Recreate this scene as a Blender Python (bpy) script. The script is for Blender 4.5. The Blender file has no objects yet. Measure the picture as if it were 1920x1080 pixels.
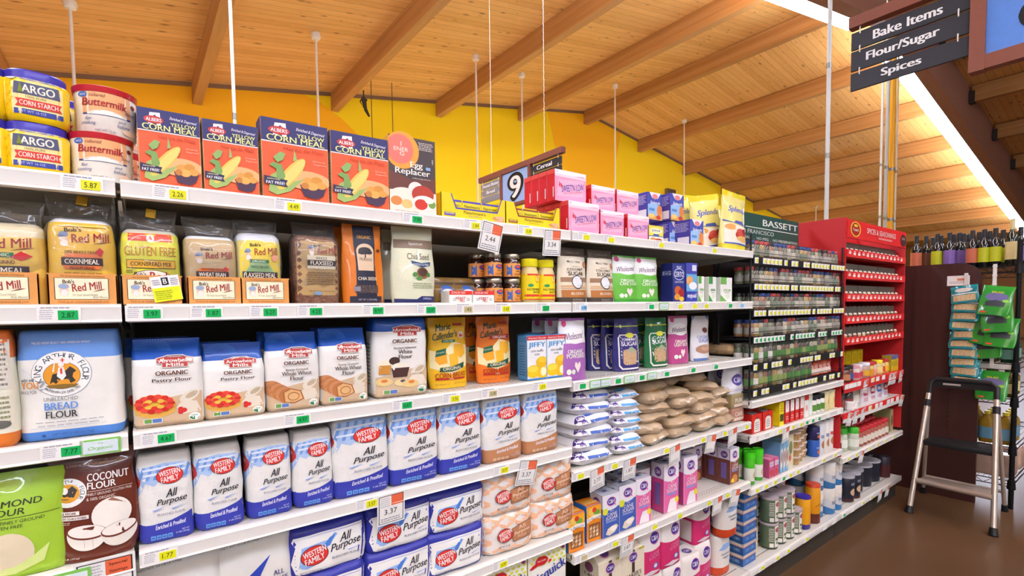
import bpy, bmesh, math, random
from mathutils import Vector as V, Matrix, noise
from mathutils.bvhtree import BVHTree
S = bpy.context.scene
COL = S.collection
# ---------------------------------------------------------------- camera, world, exposure
YAW, PITCH, ROLL, FOC, CY, CAMY, CAMZ = math.radians(53.1147), math.radians(-2.8606), math.radians(-.7328), 939.04, 624.56, -1.2642, 1.5095
fw = V((math.cos(YAW)*math.cos(PITCH), math.sin(YAW)*math.cos(PITCH), math.sin(PITCH)))
rt0 = V((math.sin(YAW), -math.cos(YAW), 0)); up0 = rt0.cross(fw)
rt = rt0*math.cos(ROLL)+up0*math.sin(ROLL); up = up0*math.cos(ROLL)-rt0*math.sin(ROLL)
cd = bpy.data.cameras.new('camera'); cam = bpy.data.objects.new('camera', cd); COL.objects.link(cam)
cd.sensor_width = 36; cd.lens = 36*FOC/1920; cd.shift_y = (CY-540)/1920; cd.clip_start = .02; cd.clip_end = 200
m = Matrix((rt, up, -fw)).transposed().to_4x4(); m.translation = (0, CAMY, CAMZ); cam.matrix_world = m
S.camera = cam
S.view_settings.view_transform = 'Standard'; S.view_settings.look = 'None'; S.view_settings.gamma = 1
S.view_settings.use_curve_mapping = False; S.view_settings.exposure = 0.0
w = bpy.data.worlds.new('store_air'); S.world = w; w.use_nodes = True
w.node_tree.nodes['Background'].inputs[0].default_value = (.9, .95, 1, 1)
w.node_tree.nodes['Background'].inputs[1].default_value = .42
PEND = 46.0       # pendant lamps on the rods of the next aisle
LIGHT = 38.0      # emission of the fluorescent diffusers

def Xat(px, y, z):
    "x of the point seen in photo column px at depth y and height z"
    k = px-960; dy = y-CAMY; dz = z-CAMZ
    return (k*(fw.y*dy+fw.z*dz)-FOC*(rt.y*dy+rt.z*dz))/(FOC*rt.x-k*fw.x)
def ray(px, py): return rt*((px-960)/FOC)-up*((py-CY)/FOC)+fw
def onY(px, py, y): d = ray(px, py); return V((0, CAMY, CAMZ))+d*((y-CAMY)/d.y)
def onZ(px, py, z): d = ray(px, py); return V((0, CAMY, CAMZ))+d*((z-CAMZ)/d.z)
def onX(px, py, x): d = ray(px, py); return V((0, CAMY, CAMZ))+d*(x/d.x)

# ---------------------------------------------------------------- materials
def lin(h):
    if not isinstance(h, str): return h
    h = h.lstrip('#'); h = ''.join(c*2 for c in h) if len(h) == 3 else h
    return tuple((c/12.92 if c <= .04045 else ((c+.055)/1.055)**2.4) for c in (int(h[i:i+2], 16)/255 for i in (0, 2, 4)))
MATS = {}
class NT:
    def __init__(s, name):
        s.m = bpy.data.materials.new(name); s.m.use_nodes = True; s.t = s.m.node_tree; s.p = s.t.nodes['Principled BSDF']
    def n(s, typ, ins=None, **kw):
        n = s.t.nodes.new('ShaderNode'+typ)
        for k, v in kw.items(): setattr(n, k, v)
        for k, v in (ins or {}).items():
            if hasattr(v, 'is_linked') or isinstance(v, bpy.types.NodeSocket): s.t.links.new(v, n.inputs[k])
            else: n.inputs[k].default_value = v
        return n
    def math(s, op, a, b=0.0, c=0.0):
        n = s.n('Math', {0: a, 1: b, 2: c}, operation=op); return n.outputs[0]
    def mix(s, f, a, b, blend='MIX'):
        n = s.n('Mix', data_type='RGBA', blend_type=blend)
        for k, v in ((0, f), (6, a), (7, b)):
            if isinstance(v, bpy.types.NodeSocket): s.t.links.new(v, n.inputs[k])
            else: n.inputs[k].default_value = v if not isinstance(v, tuple) else (*v, 1)[:4]
        return n.outputs[2]
    def set(s, k, v):
        if isinstance(v, bpy.types.NodeSocket): s.t.links.new(v, s.p.inputs[k])
        else: s.p.inputs[k].default_value = v
def mat(col, rough=.45, metal=0, coat=0, emit=0, var=.05, scale=60, bump=0, spec=.4):
    key = (col, rough, metal, coat, emit, var, bump)
    if key in MATS: return MATS[key]
    t = NT('paint_%s' % (col if isinstance(col, str) else 'x')); c = lin(col)
    t.set('Roughness', rough); t.set('Metallic', metal); t.set('Coat Weight', coat); t.set('Specular IOR Level', spec)
    if emit: t.set('Emission Color', (*c, 1)); t.set('Emission Strength', emit)
    if var:
        nz = t.n('TexNoise', {'Vector': t.n('TexCoord').outputs['Object'], 'Scale': scale, 'Detail': 3.0})
        a = tuple(max(0, x*(1-var*2)) for x in c); b = tuple(min(1, x*(1+var)) for x in c)
        t.set('Base Color', t.mix(nz.outputs['Fac'], a, b))
        if bump:
            bn = t.n('Bump', {'Height': nz.outputs['Fac'], 'Strength': bump, 'Distance': .004}); t.set('Normal', bn.outputs[0])
    else: t.set('Base Color', (*c, 1))
    MATS[key] = t.m; return t.m
def ink(col): return mat(col, .42, var=.03)
def bands(stops, rough=.45, sway=0, arch=0, coat=0, bump=.35, diag=0):
    "printed paper or film in horizontal colour bands by height; arch bends the band edges, sway tilts them"
    key = ('b', tuple(stops), rough, sway, arch, coat)
    if key in MATS: return MATS[key]
    t = NT('printed_bands'); uv = t.n('UVMap').outputs[0]; sp = t.n('SeparateXYZ', {0: uv})
    u, v = sp.outputs[0], sp.outputs[1]
    q = t.math('MULTIPLY', t.math('MULTIPLY', u, t.math('SUBTRACT', 1.0, u)), 4*arch)
    v = t.math('ADD', t.math('ADD', v, q), t.math('MULTIPLY', t.math('SUBTRACT', u, .5), sway))
    r = t.n('ValToRGB', {0: v}); r.color_ramp.interpolation = 'CONSTANT'; e = r.color_ramp.elements
    while len(e) < len(stops): e.new(.5)
    for k, (p, c) in zip(e, sorted(stops)): k.position = p; k.color = (*lin(c), 1)
    nz = t.n('TexNoise', {'Vector': t.n('TexCoord').outputs['Object'], 'Scale': 28.0, 'Detail': 4.0})
    t.set('Base Color', t.mix(.12, r.outputs[0], nz.outputs['Fac'], 'MULTIPLY'))
    if bump: t.set('Normal', t.n('Bump', {'Height': nz.outputs['Fac'], 'Strength': bump, 'Distance': .006}).outputs[0])
    t.set('Roughness', rough); t.set('Coat Weight', coat); t.set('Specular IOR Level', .4)
    MATS[key] = t.m; return t.m
def film(tint='#ffffff', amt=.04, bump=1.0, scale=17):
    "clear crinkled plastic film"
    key = ('film', tint, amt)
    if key in MATS: return MATS[key]
    t = NT('clear_film'); nt = t.t
    nz = t.n('TexNoise', {'Vector': t.n('TexCoord').outputs['Object'], 'Scale': float(scale), 'Detail': 2.0, 'Distortion': .8})
    bn = t.n('Bump', {'Height': nz.outputs['Fac'], 'Strength': bump, 'Distance': .01}).outputs[0]
    g = t.n('BsdfGlossy', {'Roughness': .12, 'Normal': bn}); tr = t.n('BsdfTransparent', {'Color': (*lin(tint), 1)})
    d = t.n('BsdfDiffuse', {'Color': (.75, .75, .72, 1), 'Normal': bn})
    fr = t.n('LayerWeight', {'Blend': .25, 'Normal': bn})
    m1 = t.n('MixShader', {0: t.math('MULTIPLY_ADD', fr.outputs['Fresnel'], .55, .03), 1: tr.outputs[0], 2: g.outputs[0]})
    m2 = t.n('MixShader', {0: amt, 1: m1.outputs[0], 2: d.outputs[0]})
    nt.links.new(m2.outputs[0], nt.nodes['Material Output'].inputs[0]); MATS[key] = t.m; return t.m
def glass(col, rough=.05, key='glass'):
    k = (key, col, rough)
    if k in MATS: return MATS[k]
    t = NT('glass_tint'); t.set('Base Color', (*lin(col), 1)); t.set('Roughness', rough); t.set('Transmission Weight', .6); t.set('IOR', 1.3)
    nz = t.n('TexNoise', {'Scale': 20.0}); t.set('Roughness', t.math('MULTIPLY_ADD', nz.outputs['Fac'], .06, rough))
    MATS[k] = t.m; return t.m
def grain(c1, c2, scale=220, rough=.8):
    "loose grain, seeds, sugar"
    k = ('grain', c1, c2, scale)
    if k in MATS: return MATS[k]
    t = NT('grain'); vo = t.n('TexVoronoi', {'Vector': t.n('TexCoord').outputs['Object'], 'Scale': float(scale)})
    t.set('Base Color', t.mix(t.n('SeparateColor', {0: vo.outputs['Color']}).outputs[0], lin(c1), lin(c2))); t.set('Roughness', rough)
    t.set('Normal', t.n('Bump', {'Height': vo.outputs['Distance'], 'Strength': .4, 'Distance': .002}).outputs[0]); MATS[k] = t.m; return t.m
def wood(name, c1, c2, along, plank=.14, groove=True, knots=True, rough=.5):
    "boards running along one world axis (0 x, 1 y, 2 z); lam layers or planks across another"
    t = NT(name); pos = t.n('NewGeometry').outputs['Position']; sp = t.n('SeparateXYZ', {0: pos}); ax = [sp.outputs[i] for i in range(3)]
    across = ax[1] if along == 0 else (ax[2] if along == 1 else ax[1])
    q = t.math('DIVIDE', across, plank); idx = t.math('FLOOR', q)
    wn = t.n('TexWhiteNoise', {'W': idx}, noise_dimensions='1D').outputs['Value']
    sc = [14.0, 14.0, 14.0]; sc[along] = .9
    cb = t.n('CombineXYZ', {i: t.math('MULTIPLY', t.math('ADD', ax[i], t.math('MULTIPLY', wn, 7.0) if i == along else 0.0), sc[i]) for i in range(3)})
    gr = t.n('TexNoise', {'Vector': cb.outputs[0], 'Scale': 1.6, 'Detail': 5.0, 'Roughness': .6}).outputs['Fac']
    c = t.mix(t.math('MULTIPLY_ADD', wn, .55, t.math('MULTIPLY_ADD', gr, .9, -.25)), lin(c1), lin(c2))
    if knots:
        s2 = [9.0, 9.0, 9.0]; s2[along] = 3.2
        kb = t.n('CombineXYZ', {i: t.math('MULTIPLY', ax[i], s2[i]) for i in range(3)})
        vo = t.n('TexVoronoi', {'Vector': kb.outputs[0], 'Scale': 1.0, 'Randomness': 1.0})
        rc = t.n('SeparateColor', {0: vo.outputs['Color']}).outputs; pick = t.math('GREATER_THAN', rc[0], .4)
        k = t.math('MULTIPLY', t.n('MapRange', {0: vo.outputs['Distance'], 1: .02, 2: t.math('MULTIPLY_ADD', rc[1], .24, .07), 3: .85, 4: 0.0}).outputs[0], pick)
        c = t.mix(k, c, lin('#5a3312'))
    if groove:
        fr = t.math('FRACT', q); g = t.math('LESS_THAN', fr, .05); c = t.mix(t.math('MULTIPLY', g, .55), c, lin('#4a2a10'))
    t.set('Base Color', c); t.set('Roughness', rough); t.set('Specular IOR Level', .3); return t.m

# ---------------------------------------------------------------- mesh helpers
def fin(name, bm, mats, smooth=35):
    me = bpy.data.meshes.new(name); bm.normal_update(); bm.to_mesh(me); bm.free()
    for x in mats: me.materials.append(x)
    if smooth: me.shade_smooth(); me.set_sharp_from_angle(angle=math.radians(smooth))
    return me
def cube(bm, x0, y0, z0, x1, y1, z1, mi=0, bev=0):
    r = bmesh.ops.create_cube(bm, size=1); vs = r['verts']
    for v in vs: v.co = V((x0+(v.co.x+.5)*(x1-x0), y0+(v.co.y+.5)*(y1-y0), z0+(v.co.z+.5)*(z1-z0)))
    fs = {f for v in vs for f in v.link_faces}
    for f in fs: f.material_index = mi
    if bev:
        es = list({e for v in vs for e in v.link_edges})
        r = bmesh.ops.bevel(bm, geom=es, offset=bev, segments=2, affect='EDGES', profile=.5)
        for f in r['faces']: f.material_index = mi
def tube(bm, pts, r, seg=10, mi=0, cap=True):
    rings = []; n = len(pts); pts = [V(p) for p in pts]; rs = r if isinstance(r, (list, tuple)) else [r]*n
    for i, p in enumerate(pts):
        d = (pts[min(i+1, n-1)]-pts[max(i-1, 0)]).normalized(); a = d.orthogonal().normalized()
        if i and rings: a = (rings[-1][1]-d*rings[-1][1].dot(d)).normalized()
        b = d.cross(a); rings.append(([bm.verts.new(p+(a*math.cos(t)+b*math.sin(t))*rs[i]) for t in [2*math.pi*k/seg for k in range(seg)]], a))
    for (A, _), (B, _) in zip(rings, rings[1:]):
        for k in range(seg): bm.faces.new((A[k], A[(k+1) % seg], B[(k+1) % seg], B[k])).material_index = mi
    if cap:
        bm.faces.new(rings[0][0][::-1]).material_index = mi; bm.faces.new(rings[-1][0]).material_index = mi
def cm(rows, sub):
    "Catmull-Rom through the rows"
    if sub < 2: return rows
    out = []; n = len(rows)
    for i in range(n-1):
        p = [rows[max(i-1, 0)], rows[i], rows[i+1], rows[min(i+2, n-1)]]
        for k in range(sub):
            t = k/sub
            out.append([.5*(2*b+(c-a)*t+(2*a-5*b+4*c-d)*t*t+(3*b-a-3*c+d)*t**3) for a, b, c, d in zip(*p)])
    out.append(list(rows[-1])); return out
def loft(rows, bm=None, sub=1, nf=9, ns=4, nc=4, amp=0, freq=22, seed=0, mi=0, H=None, cap=(1, 1), mat_rows=None):
    """stack of rounded-rectangle rings; a row is (z, half width, half depth, corner radius, bulge, y shift).
    It makes cans, jars, bags, pouches and bricks; UV x runs across the front, UV y up the height."""
    bm = bm or bmesh.new(); uvl = bm.loops.layers.uv.verify()
    rows = [list(r)+[0]*(6-len(r)) for r in rows]; rows = cm(rows, sub); H = H or rows[-1][0]; rings = []
    for z, w, d, r, bg, ys in rows:
        w = max(w, .0008); d = max(d, .0008); r = max(min(r, w*.999, d*.999), .0003); pts = []
        for sx, sy, a0 in ((1, -1, -90), (1, 1, 0), (-1, 1, 90), (-1, -1, 180)):
            cx, cy = sx*(w-r), sy*(d-r)
            for k in range(nc+1):
                a = math.radians(a0+90*k/nc); pts.append((cx+r*math.cos(a), cy+r*math.sin(a)))
            seg = ns if (sx, sy) in ((1, -1), (-1, 1)) else nf
            e0 = pts[-1]; nx = {(1, -1): (w, d-r), (1, 1): (-(w-r), d), (-1, 1): (-w, -(d-r)), (-1, -1): (w-r, -d)}[(sx, sy)]
            for k in range(1, seg): t = k/seg; pts.append((e0[0]+(nx[0]-e0[0])*t, e0[1]+(nx[1]-e0[1])*t))
        ring = []
        for x, y in pts:
            u = x/w; by = bg*(1-min(1, u*u)); y2 = y+(by if y > 0 else -by)*min(1, abs(y)/d); q = y/d
            x2 = x+bg*.4*(1-min(1, q*q))*(1 if x > 0 else -1)*min(1, abs(u))
            p = V((x2, y2+ys, z))
            if amp: nv = noise.noise_vector(p*freq+V((seed*7.3, seed*3.1, seed))); p = p+V((nv.x*amp, nv.y*amp, nv.z*amp*(.5 if 0 < z < H*.999 else 0)))
            ring.append((bm.verts.new(p), u*.5+.5))
        rings.append((ring, z/H))
    def setuv(f, data):
        for l in f.loops: l[uvl].uv = data[l.vert]
    for j, ((A, va), (B, vb)) in enumerate(zip(rings, rings[1:])):
        n = len(A)
        for k in range(n):
            k2 = (k+1) % n; f = bm.faces.new((A[k][0], A[k2][0], B[k2][0], B[k][0]))
            f.material_index = mi if mat_rows is None else mat_rows(va, vb)
            setuv(f, {A[k][0]: (A[k][1], va), A[k2][0]: (A[k2][1], va), B[k][0]: (B[k][1], vb), B[k2][0]: (B[k2][1], vb)})
    for on, (R, v) , rev in ((cap[0], rings[0], 1), (cap[1], rings[-1], 0)):
        if on:
            vs = [x[0] for x in R]; f = bm.faces.new(vs[::-1] if rev else vs); f.material_index = mi if mat_rows is None else mat_rows(v, v)
            setuv(f, {x[0]: (x[1], min(v, .999)) for x in R})
    return bm
def pillow(W, D, T, nx=12, ny=14, amp=.003, seed=0, bm=None, px=3.6, py=5):
    "filled flat bag lying down: x width, y depth, z thickness"
    bm = bm or bmesh.new(); uvl = bm.loops.layers.uv.verify(); g = {}
    for s in (1, -1):
        for i in range(nx+1):
            for j in range(ny+1):
                a, b = 2*i/nx-1, 2*j/ny-1; edge = abs(a) == 1 or abs(b) == 1
                if s < 0 and edge: g[s, i, j] = g[1, i, j]; continue
                t = T/2*(max(0, 1-abs(a)**px)**.36)*(max(0, 1-abs(b)**py)**.36)
                p = V((a*W/2*(1-.06*b*b), b*D/2*(1-.04*a*a), T/2+s*t)); nv = noise.noise_vector(p*26+V((seed*5.1, seed*2.3, s)))
                g[s, i, j] = bm.verts.new(p+nv*amp*(1.6 if edge else 1))
        for i in range(nx):
            for j in range(ny):
                q = [g[s, i, j], g[s, i+1, j], g[s, i+1, j+1], g[s, i, j+1]]; f = bm.faces.new(q if s > 0 else q[::-1])
                ct = {g[s, a, b]: (a/nx, b/ny) for a in (i, i+1) for b in (j, j+1)}
                for l in f.loops: l[uvl].uv = ct[l.vert]
    return bm
def carton(W, D, H, bev=.0015, bm=None, ox=0, oy=0, oz=0):
    "folding carton, front (-y) mat 0, sides mat 1, top mat 2"
    b = bmesh.new(); cube(b, -W/2, -D/2, 0, W/2, D/2, H)
    uvl = b.loops.layers.uv.verify()
    bmesh.ops.bevel(b, geom=b.edges[:], offset=bev, segments=1, affect='EDGES')
    b.normal_update()
    for f in b.faces:
        n = f.normal; f.material_index = 0 if abs(n.y) > .8 else (2 if n.z > .8 else 1)
        for l in f.loops: l[uvl].uv = (l.vert.co.x/W+.5, l.vert.co.z/H)
    return b
TXT = {}
def txt(s, bold=.0, shear=0.0):
    k = (s, bold, shear)
    if k not in TXT:
        c = bpy.data.curves.new('t', 'FONT'); c.body = s; c.shear = shear; c.resolution_u = 3 if len(s) > 1 else 6; c.fill_mode = 'FRONT'
        o = bpy.data.objects.new('t', c); COL.objects.link(o); dg = bpy.context.evaluated_depsgraph_get(); dg.update()
        me = bpy.data.meshes.new_from_object(o.evaluated_get(dg)); vs = [(v.co.x, v.co.y) for v in me.vertices]; fs = [tuple(p.vertices) for p in me.polygons]
        bpy.data.objects.remove(o); bpy.data.curves.remove(c); bpy.data.meshes.remove(me)
        xs = [v[0] for v in vs] or [0, 1]; ys = [v[1] for v in vs] or [0, 1]
        TXT[k] = (vs, fs, (min(xs), min(ys), max(xs), max(ys)))
    return TXT[k]
def ell(cu, cv, ru, rv, n=28, a0=0, a1=360, rot=0):
    o = []
    for k in range(n+(a1-a0 < 360)):
        a = math.radians(a0+(a1-a0)*k/n); x, y = ru*math.cos(a), rv*math.sin(a); c, s_ = math.cos(math.radians(rot)), math.sin(math.radians(rot))
        o.append((cu+x*c-y*s_, cv+x*s_+y*c))
    return o
def shapes(items, W, H):
    "flat 2-D graphics in metres: list of (verts, faces, colour)"
    out = []; rnd = random.Random(len(items)*7+int(W*1000))
    for it in items:
        k, a = it[0], it[1:]
        if k == 'r':
            u0, v0, u1, v1, c = a; P = [(u0, v0), (u1, v0), (u1, v1), (u0, v1)]; out.append(([(u*W, v*H) for u, v in P], [(0, 1, 2, 3)], c))
        elif k == 'e':
            cu, cv, ru, rv, c = a[:5]; rot = a[5] if len(a) > 5 else 0
            P = ell(cu*W, cv*H, ru*W, rv*H, rot=rot); out.append((P, [tuple(range(len(P)))], c))
        elif k == 'p':
            P, c = a; out.append(([(u*W, v*H) for u, v in P], [tuple(range(len(P)))], c))
        elif k == 'x':
            u0, v0, u1, v1, n, c = a; vs = []; fs = []; dv = (v1-v0)/n
            for i in range(n):
                y0 = v0+(i+.25)*dv; y1 = y0+dv*.45; u = u0+(u1-u0)*rnd.random()*.06; e = u1-(u1-u0)*rnd.random()*.15
                while u < e:
                    q = min(e, u+(u1-u0)*rnd.uniform(.06, .2)); b = len(vs)
                    vs += [(u*W, y0*H), (q*W, y0*H), (q*W, y1*H), (u*W, y1*H)]; fs.append((b, b+1, b+2, b+3)); u = q+(u1-u0)*.025
            out.append((vs, fs, c))
        elif k == 't':
            s, cu, cv, w_, h_, c = a[:6]; o = a[6] if len(a) > 6 else {}
            vs, fs, bb = txt(s, 0, o.get('sh', 0)); bo = o.get('b', 0); sx = w_*W/max(1e-6, bb[2]-bb[0]); sy = h_*H/max(1e-6, bb[3]-bb[1]); mx, my = (bb[0]+bb[2])/2, (bb[1]+bb[3])/2
            r = math.radians(o.get('rot', 0)); cr, sr = math.cos(r), math.sin(r); arc = o.get('arc', 0)
            # heavier strokes: the same letters laid down again slightly shifted
            for dx, dy in ([(0, 0)] if not bo else [(bo*1.4, 0), (-bo*1.4, 0)] if bo < .05 else [(bo*math.cos(a), bo*math.sin(a)) for a in [k_*math.pi/8 for k_ in range(16)]]):
                P = []
                for x, y in vs:
                    x, y = (x-mx+dx)*sx, (y-my+dy)*sy
                    if arc: y += arc*H*(1-(2*x/(w_*W))**2)
                    P.append((cu*W+x*cr-y*sr, cv*H+x*sr+y*cr))
                out.append((P, fs, c))
        elif k == 'a':
            s, cu, cv, ru, rv, a0, a1, h_, c = a[:9]; bold = a[9] if len(a) > 9 else .0; inner = a0 > a1
            vs_, fs_ = [], []
            for i, ch in enumerate(s):
                if ch == ' ': continue
                vs, fs, bb = txt(ch); an = a0+(a1-a0)*(i+.5)/len(s); A = math.radians(an); sc = h_*H/.72; rot = A-math.pi/2 if inner else A+math.pi/2
                X0, Y0 = cu*W+ru*W*math.cos(A), cv*H+rv*H*math.sin(A); mx = (bb[0]+bb[2])/2; b = len(vs_)
                for x, y in vs:
                    x = (x-mx)*sc; y = (y-.36)*sc; vs_.append((X0+x*math.cos(rot)-y*math.sin(rot), Y0+x*math.sin(rot)+y*math.cos(rot)))
                fs_ += [tuple(i_+b for i_ in f) for f in fs]
            out.append((vs_, fs_, c))
    return out
def decal(body, items, W, H, side='f', flat=False, D=None, seg=.014, eps=.0007, step=.00012, name='artwork'):
    "graphics laid on the surface of a body (bmesh), seen from the front, the left side or the top"
    ymin = min(v.co.y for v in body.verts); zmax = max(v.co.z for v in body.verts); bv = BVHTree.FromBMesh(body); bm = bmesh.new(); mats, idx = [], {}
    if D is None: D = max(v.co.y for v in body.verts)-min(v.co.y for v in body.verts)
    for li, (P, fs, c) in enumerate(shapes(items, D if side == 'l' else W, D if side == 't' else H)):
        if c not in idx: idx[c] = len(mats); mats.append(ink(c) if isinstance(c, str) else c)
        b = bmesh.new(); vs = [b.verts.new((x, y, 0)) for x, y in P]
        for f in fs:
            try: b.faces.new([vs[i] for i in f])
            except ValueError: pass
        if not flat:
            if any(len(f) > 3 for f in fs): bmesh.ops.triangulate(b, faces=b.faces[:])
            for _ in range(5):
                lg = [e for e in b.edges if e.calc_length() > seg]
                if not lg: break
                bmesh.ops.subdivide_edges(b, edges=lg, cuts=1); bmesh.ops.triangulate(b, faces=[f for f in b.faces if len(f.verts) > 3])
        mp = {}; e = eps+li*(step if li < 60 else step*.6); fl = 0
        for v in b.verts:
            x, y = v.co.x, v.co.y
            if side == 'f': o, d = V((x-W/2, -1, y)), V((0, 1, 0))
            elif side == 'l': o, d = V((-1, D/2-x, y)), V((1, 0, 0))
            else: o, d = V((x-W/2, -D/2+y, 2)), V((0, 0, -1))
            if flat:
                cl = lambda a, A: max(-A, min(A, a))
                h = V((cl(x-W/2, W/2-.0006), ymin, y)) if side == 'f' else (V((-W/2, cl(D/2-x, D/2-.0006), y)) if side == 'l' else V((cl(x-W/2, W/2-.0006), y-D/2, zmax)))
                mp[v] = bm.verts.new(h-d*e); continue
            h = bv.ray_cast(o, d)[0]
            if h is None:
                for k in (.985, .965, .93, .88):
                    c0 = {'f': V((0, -1, H/2)), 'l': V((-1, 0, H/2)), 't': V((0, 0, 2))}[side]; h = bv.ray_cast(c0+(o-c0)*k, d)[0]
                    if h is not None: break
            if h is None: h = bv.find_nearest(o+d*(1 if side != 't' else 2-H))[0]
            mp[v] = bm.verts.new(h-d*e)
        for f in b.faces:
            q = bm.faces.new([mp[v] for v in f.verts]); q.material_index = idx[c]; q.normal_update()
            n = {'f': V((0, -1, 0)), 'l': V((-1, 0, 0)), 't': V((0, 0, 1))}[side]
            if q.normal.dot(n) < 0: q.normal_flip()
        b.free()
    return fin(name, bm, mats, smooth=60)

# ---------------------------------------------------------------- things
class Proto:
    "a kind of thing: parts are (name, mesh, index of parent part or -1); d is its front-to-back depth"
    def __init__(s, name, parts, d=.1, h=.1): s.name, s.parts, s.d, s.h = name, parts, d, h
def tag(o, label, cat, group=None, kind=None):
    if label: o['label'] = label
    if cat: o['category'] = cat
    if group: o['group'] = group
    if kind: o['kind'] = kind
    return o
def mobj(name, me, parent=None, loc=(0, 0, 0)):
    o = bpy.data.objects.new(name, me); COL.objects.link(o); o.parent = parent; o.location = loc; return o
def put(p, loc, label, cat, group=None, rot=(0, 0, 0), sc=1):
    if len(p.parts) == 1 or p.parts[0][0] == 'root':
        r = mobj(p.name, p.parts[0][1]); made = [r]; rest = p.parts[1:]
    else:
        r = mobj(p.name, None); made = []; rest = p.parts; r.empty_display_size = .02
    r.location = loc; r.rotation_euler = [math.radians(a) for a in rot]; r.scale = (sc, sc, sc)
    for n, me, par in rest: made.append(mobj(n, me, r if par < 0 else made[par]))
    return tag(r, label, cat, group)
def shelfput(p, px, y, z, label, cat, group=None, rz=0, dz=0, rx=0, ry=0, **k):
    "stand a thing on a shelf: its front at depth y, its middle in photo column px"
    return put(p, (Xat(px, y, z+dz+p.h/2), y+p.d/2, z+dz), label, cat, group, (rx, ry, rz), **k)
def single(name, bm, mats, label, cat, group=None, loc=(0, 0, 0), kind=None, smooth=35):
    return tag(mobj(name, fin(name, bm, mats, smooth), None, loc), label, cat, group, kind)
ORD = 'first second third fourth fifth sixth seventh eighth ninth tenth eleventh twelfth thirteenth fourteenth fifteenth sixteenth seventeenth eighteenth nineteenth twentieth'.split()
ORD += ['twenty-'+w for w in ORD[:9]]
# ---------------------------------------------------------------- lights: rows of fluorescent strips
RIDGE, ZR, UPS, DNS = 10.79, 7.24, .169, .1525
def roofz(x): return ZR-(RIDGE-x)*UPS if x < RIDGE else ZR-(x-RIDGE)*DNS
m_tube = mat('#dde8ff', emit=LIGHT, var=0); m_upl = mat('#e2ecff', emit=LIGHT*1.3, var=0); m_house = mat('#e8e6e0', .5)
def light_row(x0, x1, y, dz, label):
    r = tag(mobj('strip_light', None), label, 'light', 'fluorescent strips under the roof'); r.location = (x0, y, roofz(x0)-dz)
    s = (roofz(x1)-roofz(x0)); L = x1-x0
    def slab(ya, yb, za, zb, mt, nm):
        b = bmesh.new(); cube(b, 0, ya, za, L, yb, zb)
        for v in b.verts: v.co.z += s*v.co.x/L
        mobj(nm, fin(nm, b, [mt], 0), r)
    slab(-.13, .13, .032, .075, m_house, 'housing'); slab(-.1, .1, .0755, .085, m_upl, 'added_uplight'); slab(-.115, .115, -.045, .03, m_tube, 'diffuser')  # the glowing strip on top of the housing is added to brighten the ceiling
GY = 1.95
light_row(6.2, 10.0, GY+.25, .86, 'white glowing strip light rising to the ridge behind the hanging aisle sign')
light_row(11.4, 27.0, GY+.25, .86, 'long white glowing strip light running down along the brown girder at right')
light_row(-4.0, 5.6, GY+.25, .86, 'white glowing strip light out of sight over the flour shelves')
for yy, lb in ((-2.9, 'unseen strip light added over the aisle behind the viewer'), (-8.0, 'unseen strip light added over the next aisle behind the viewer')): light_row(-7.0, 10.2, yy, .86, lb)  # rows out of view, put in to light the shelf fronts
# ---------------------------------------------------------------- setting
YW, XA, XB, YN = 9.4, -9.0, 30.0, -13.0
def struct(name, bm, mats, smooth=0): return tag(mobj(name, fin(name, bm, mats, smooth)), None, None, None, 'structure')
m_plank = wood('ceiling_planks', '#eebb74', '#d0964e', 0, .135); m_beam = wood('glulam_beam', '#c9965a', '#a8733c', 1, .045, knots=False); m_gird = wood('glulam_girder', '#b98a76', '#a0705e', 0, .9, groove=False, knots=False)
t = NT('floor_vinyl'); nz = t.n('TexNoise', {'Vector': t.n('NewGeometry').outputs['Position'], 'Scale': 1.2, 'Detail': 8.0, 'Roughness': .7})
t.set('Base Color', t.mix(nz.outputs['Fac'], lin('#6a4f37'), lin('#4e3826'))); t.set('Roughness', .3); t.set('Specular IOR Level', .3); m_floor = t.m
b = bmesh.new(); cube(b, XA, YN, -.1, XB, YW, 0); struct('floor', b, [m_floor])
b = bmesh.new()
for x0, x1 in ((XA, RIDGE), (RIDGE, XB)):
    q = [b.verts.new((x, y, roofz(x)+dz)) for dz in (0, .12) for x, y in ((x0, YN), (x1, YN), (x1, YW), (x0, YW))]
    for f in ((3, 2, 1, 0), (4, 5, 6, 7), (0, 1, 5, 4), (2, 3, 7, 6)): b.faces.new([q[i] for i in f])
struct('ceiling', b, [m_plank])
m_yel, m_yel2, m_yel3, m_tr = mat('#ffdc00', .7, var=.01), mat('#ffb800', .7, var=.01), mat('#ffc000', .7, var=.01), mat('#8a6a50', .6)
def wallpoly(pts, y): return [onY(px, py, y) for px, py in pts]
b = bmesh.new()
for x0, x1 in ((XA, RIDGE), (RIDGE, XB)):
    q = [b.verts.new(p) for y in (YW, YW+.15) for p in ((x0, y, 0), (x1, y, 0), (x1, y, roofz(x1)), (x0, y, roofz(x0)))]
    for f in ((0, 1, 2, 3), (7, 6, 5, 4), (0, 4, 5, 1), (3, 2, 6, 7)): b.faces.new([q[i] for i in f])
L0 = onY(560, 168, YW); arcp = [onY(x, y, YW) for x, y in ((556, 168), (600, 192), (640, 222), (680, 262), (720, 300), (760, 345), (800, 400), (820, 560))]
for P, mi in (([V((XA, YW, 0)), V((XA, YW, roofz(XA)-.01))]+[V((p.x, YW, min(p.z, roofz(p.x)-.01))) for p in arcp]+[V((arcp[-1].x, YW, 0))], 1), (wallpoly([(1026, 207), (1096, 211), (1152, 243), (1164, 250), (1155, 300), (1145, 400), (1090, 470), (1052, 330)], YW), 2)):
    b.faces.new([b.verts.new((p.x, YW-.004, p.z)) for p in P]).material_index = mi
b.normal_update()
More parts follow.
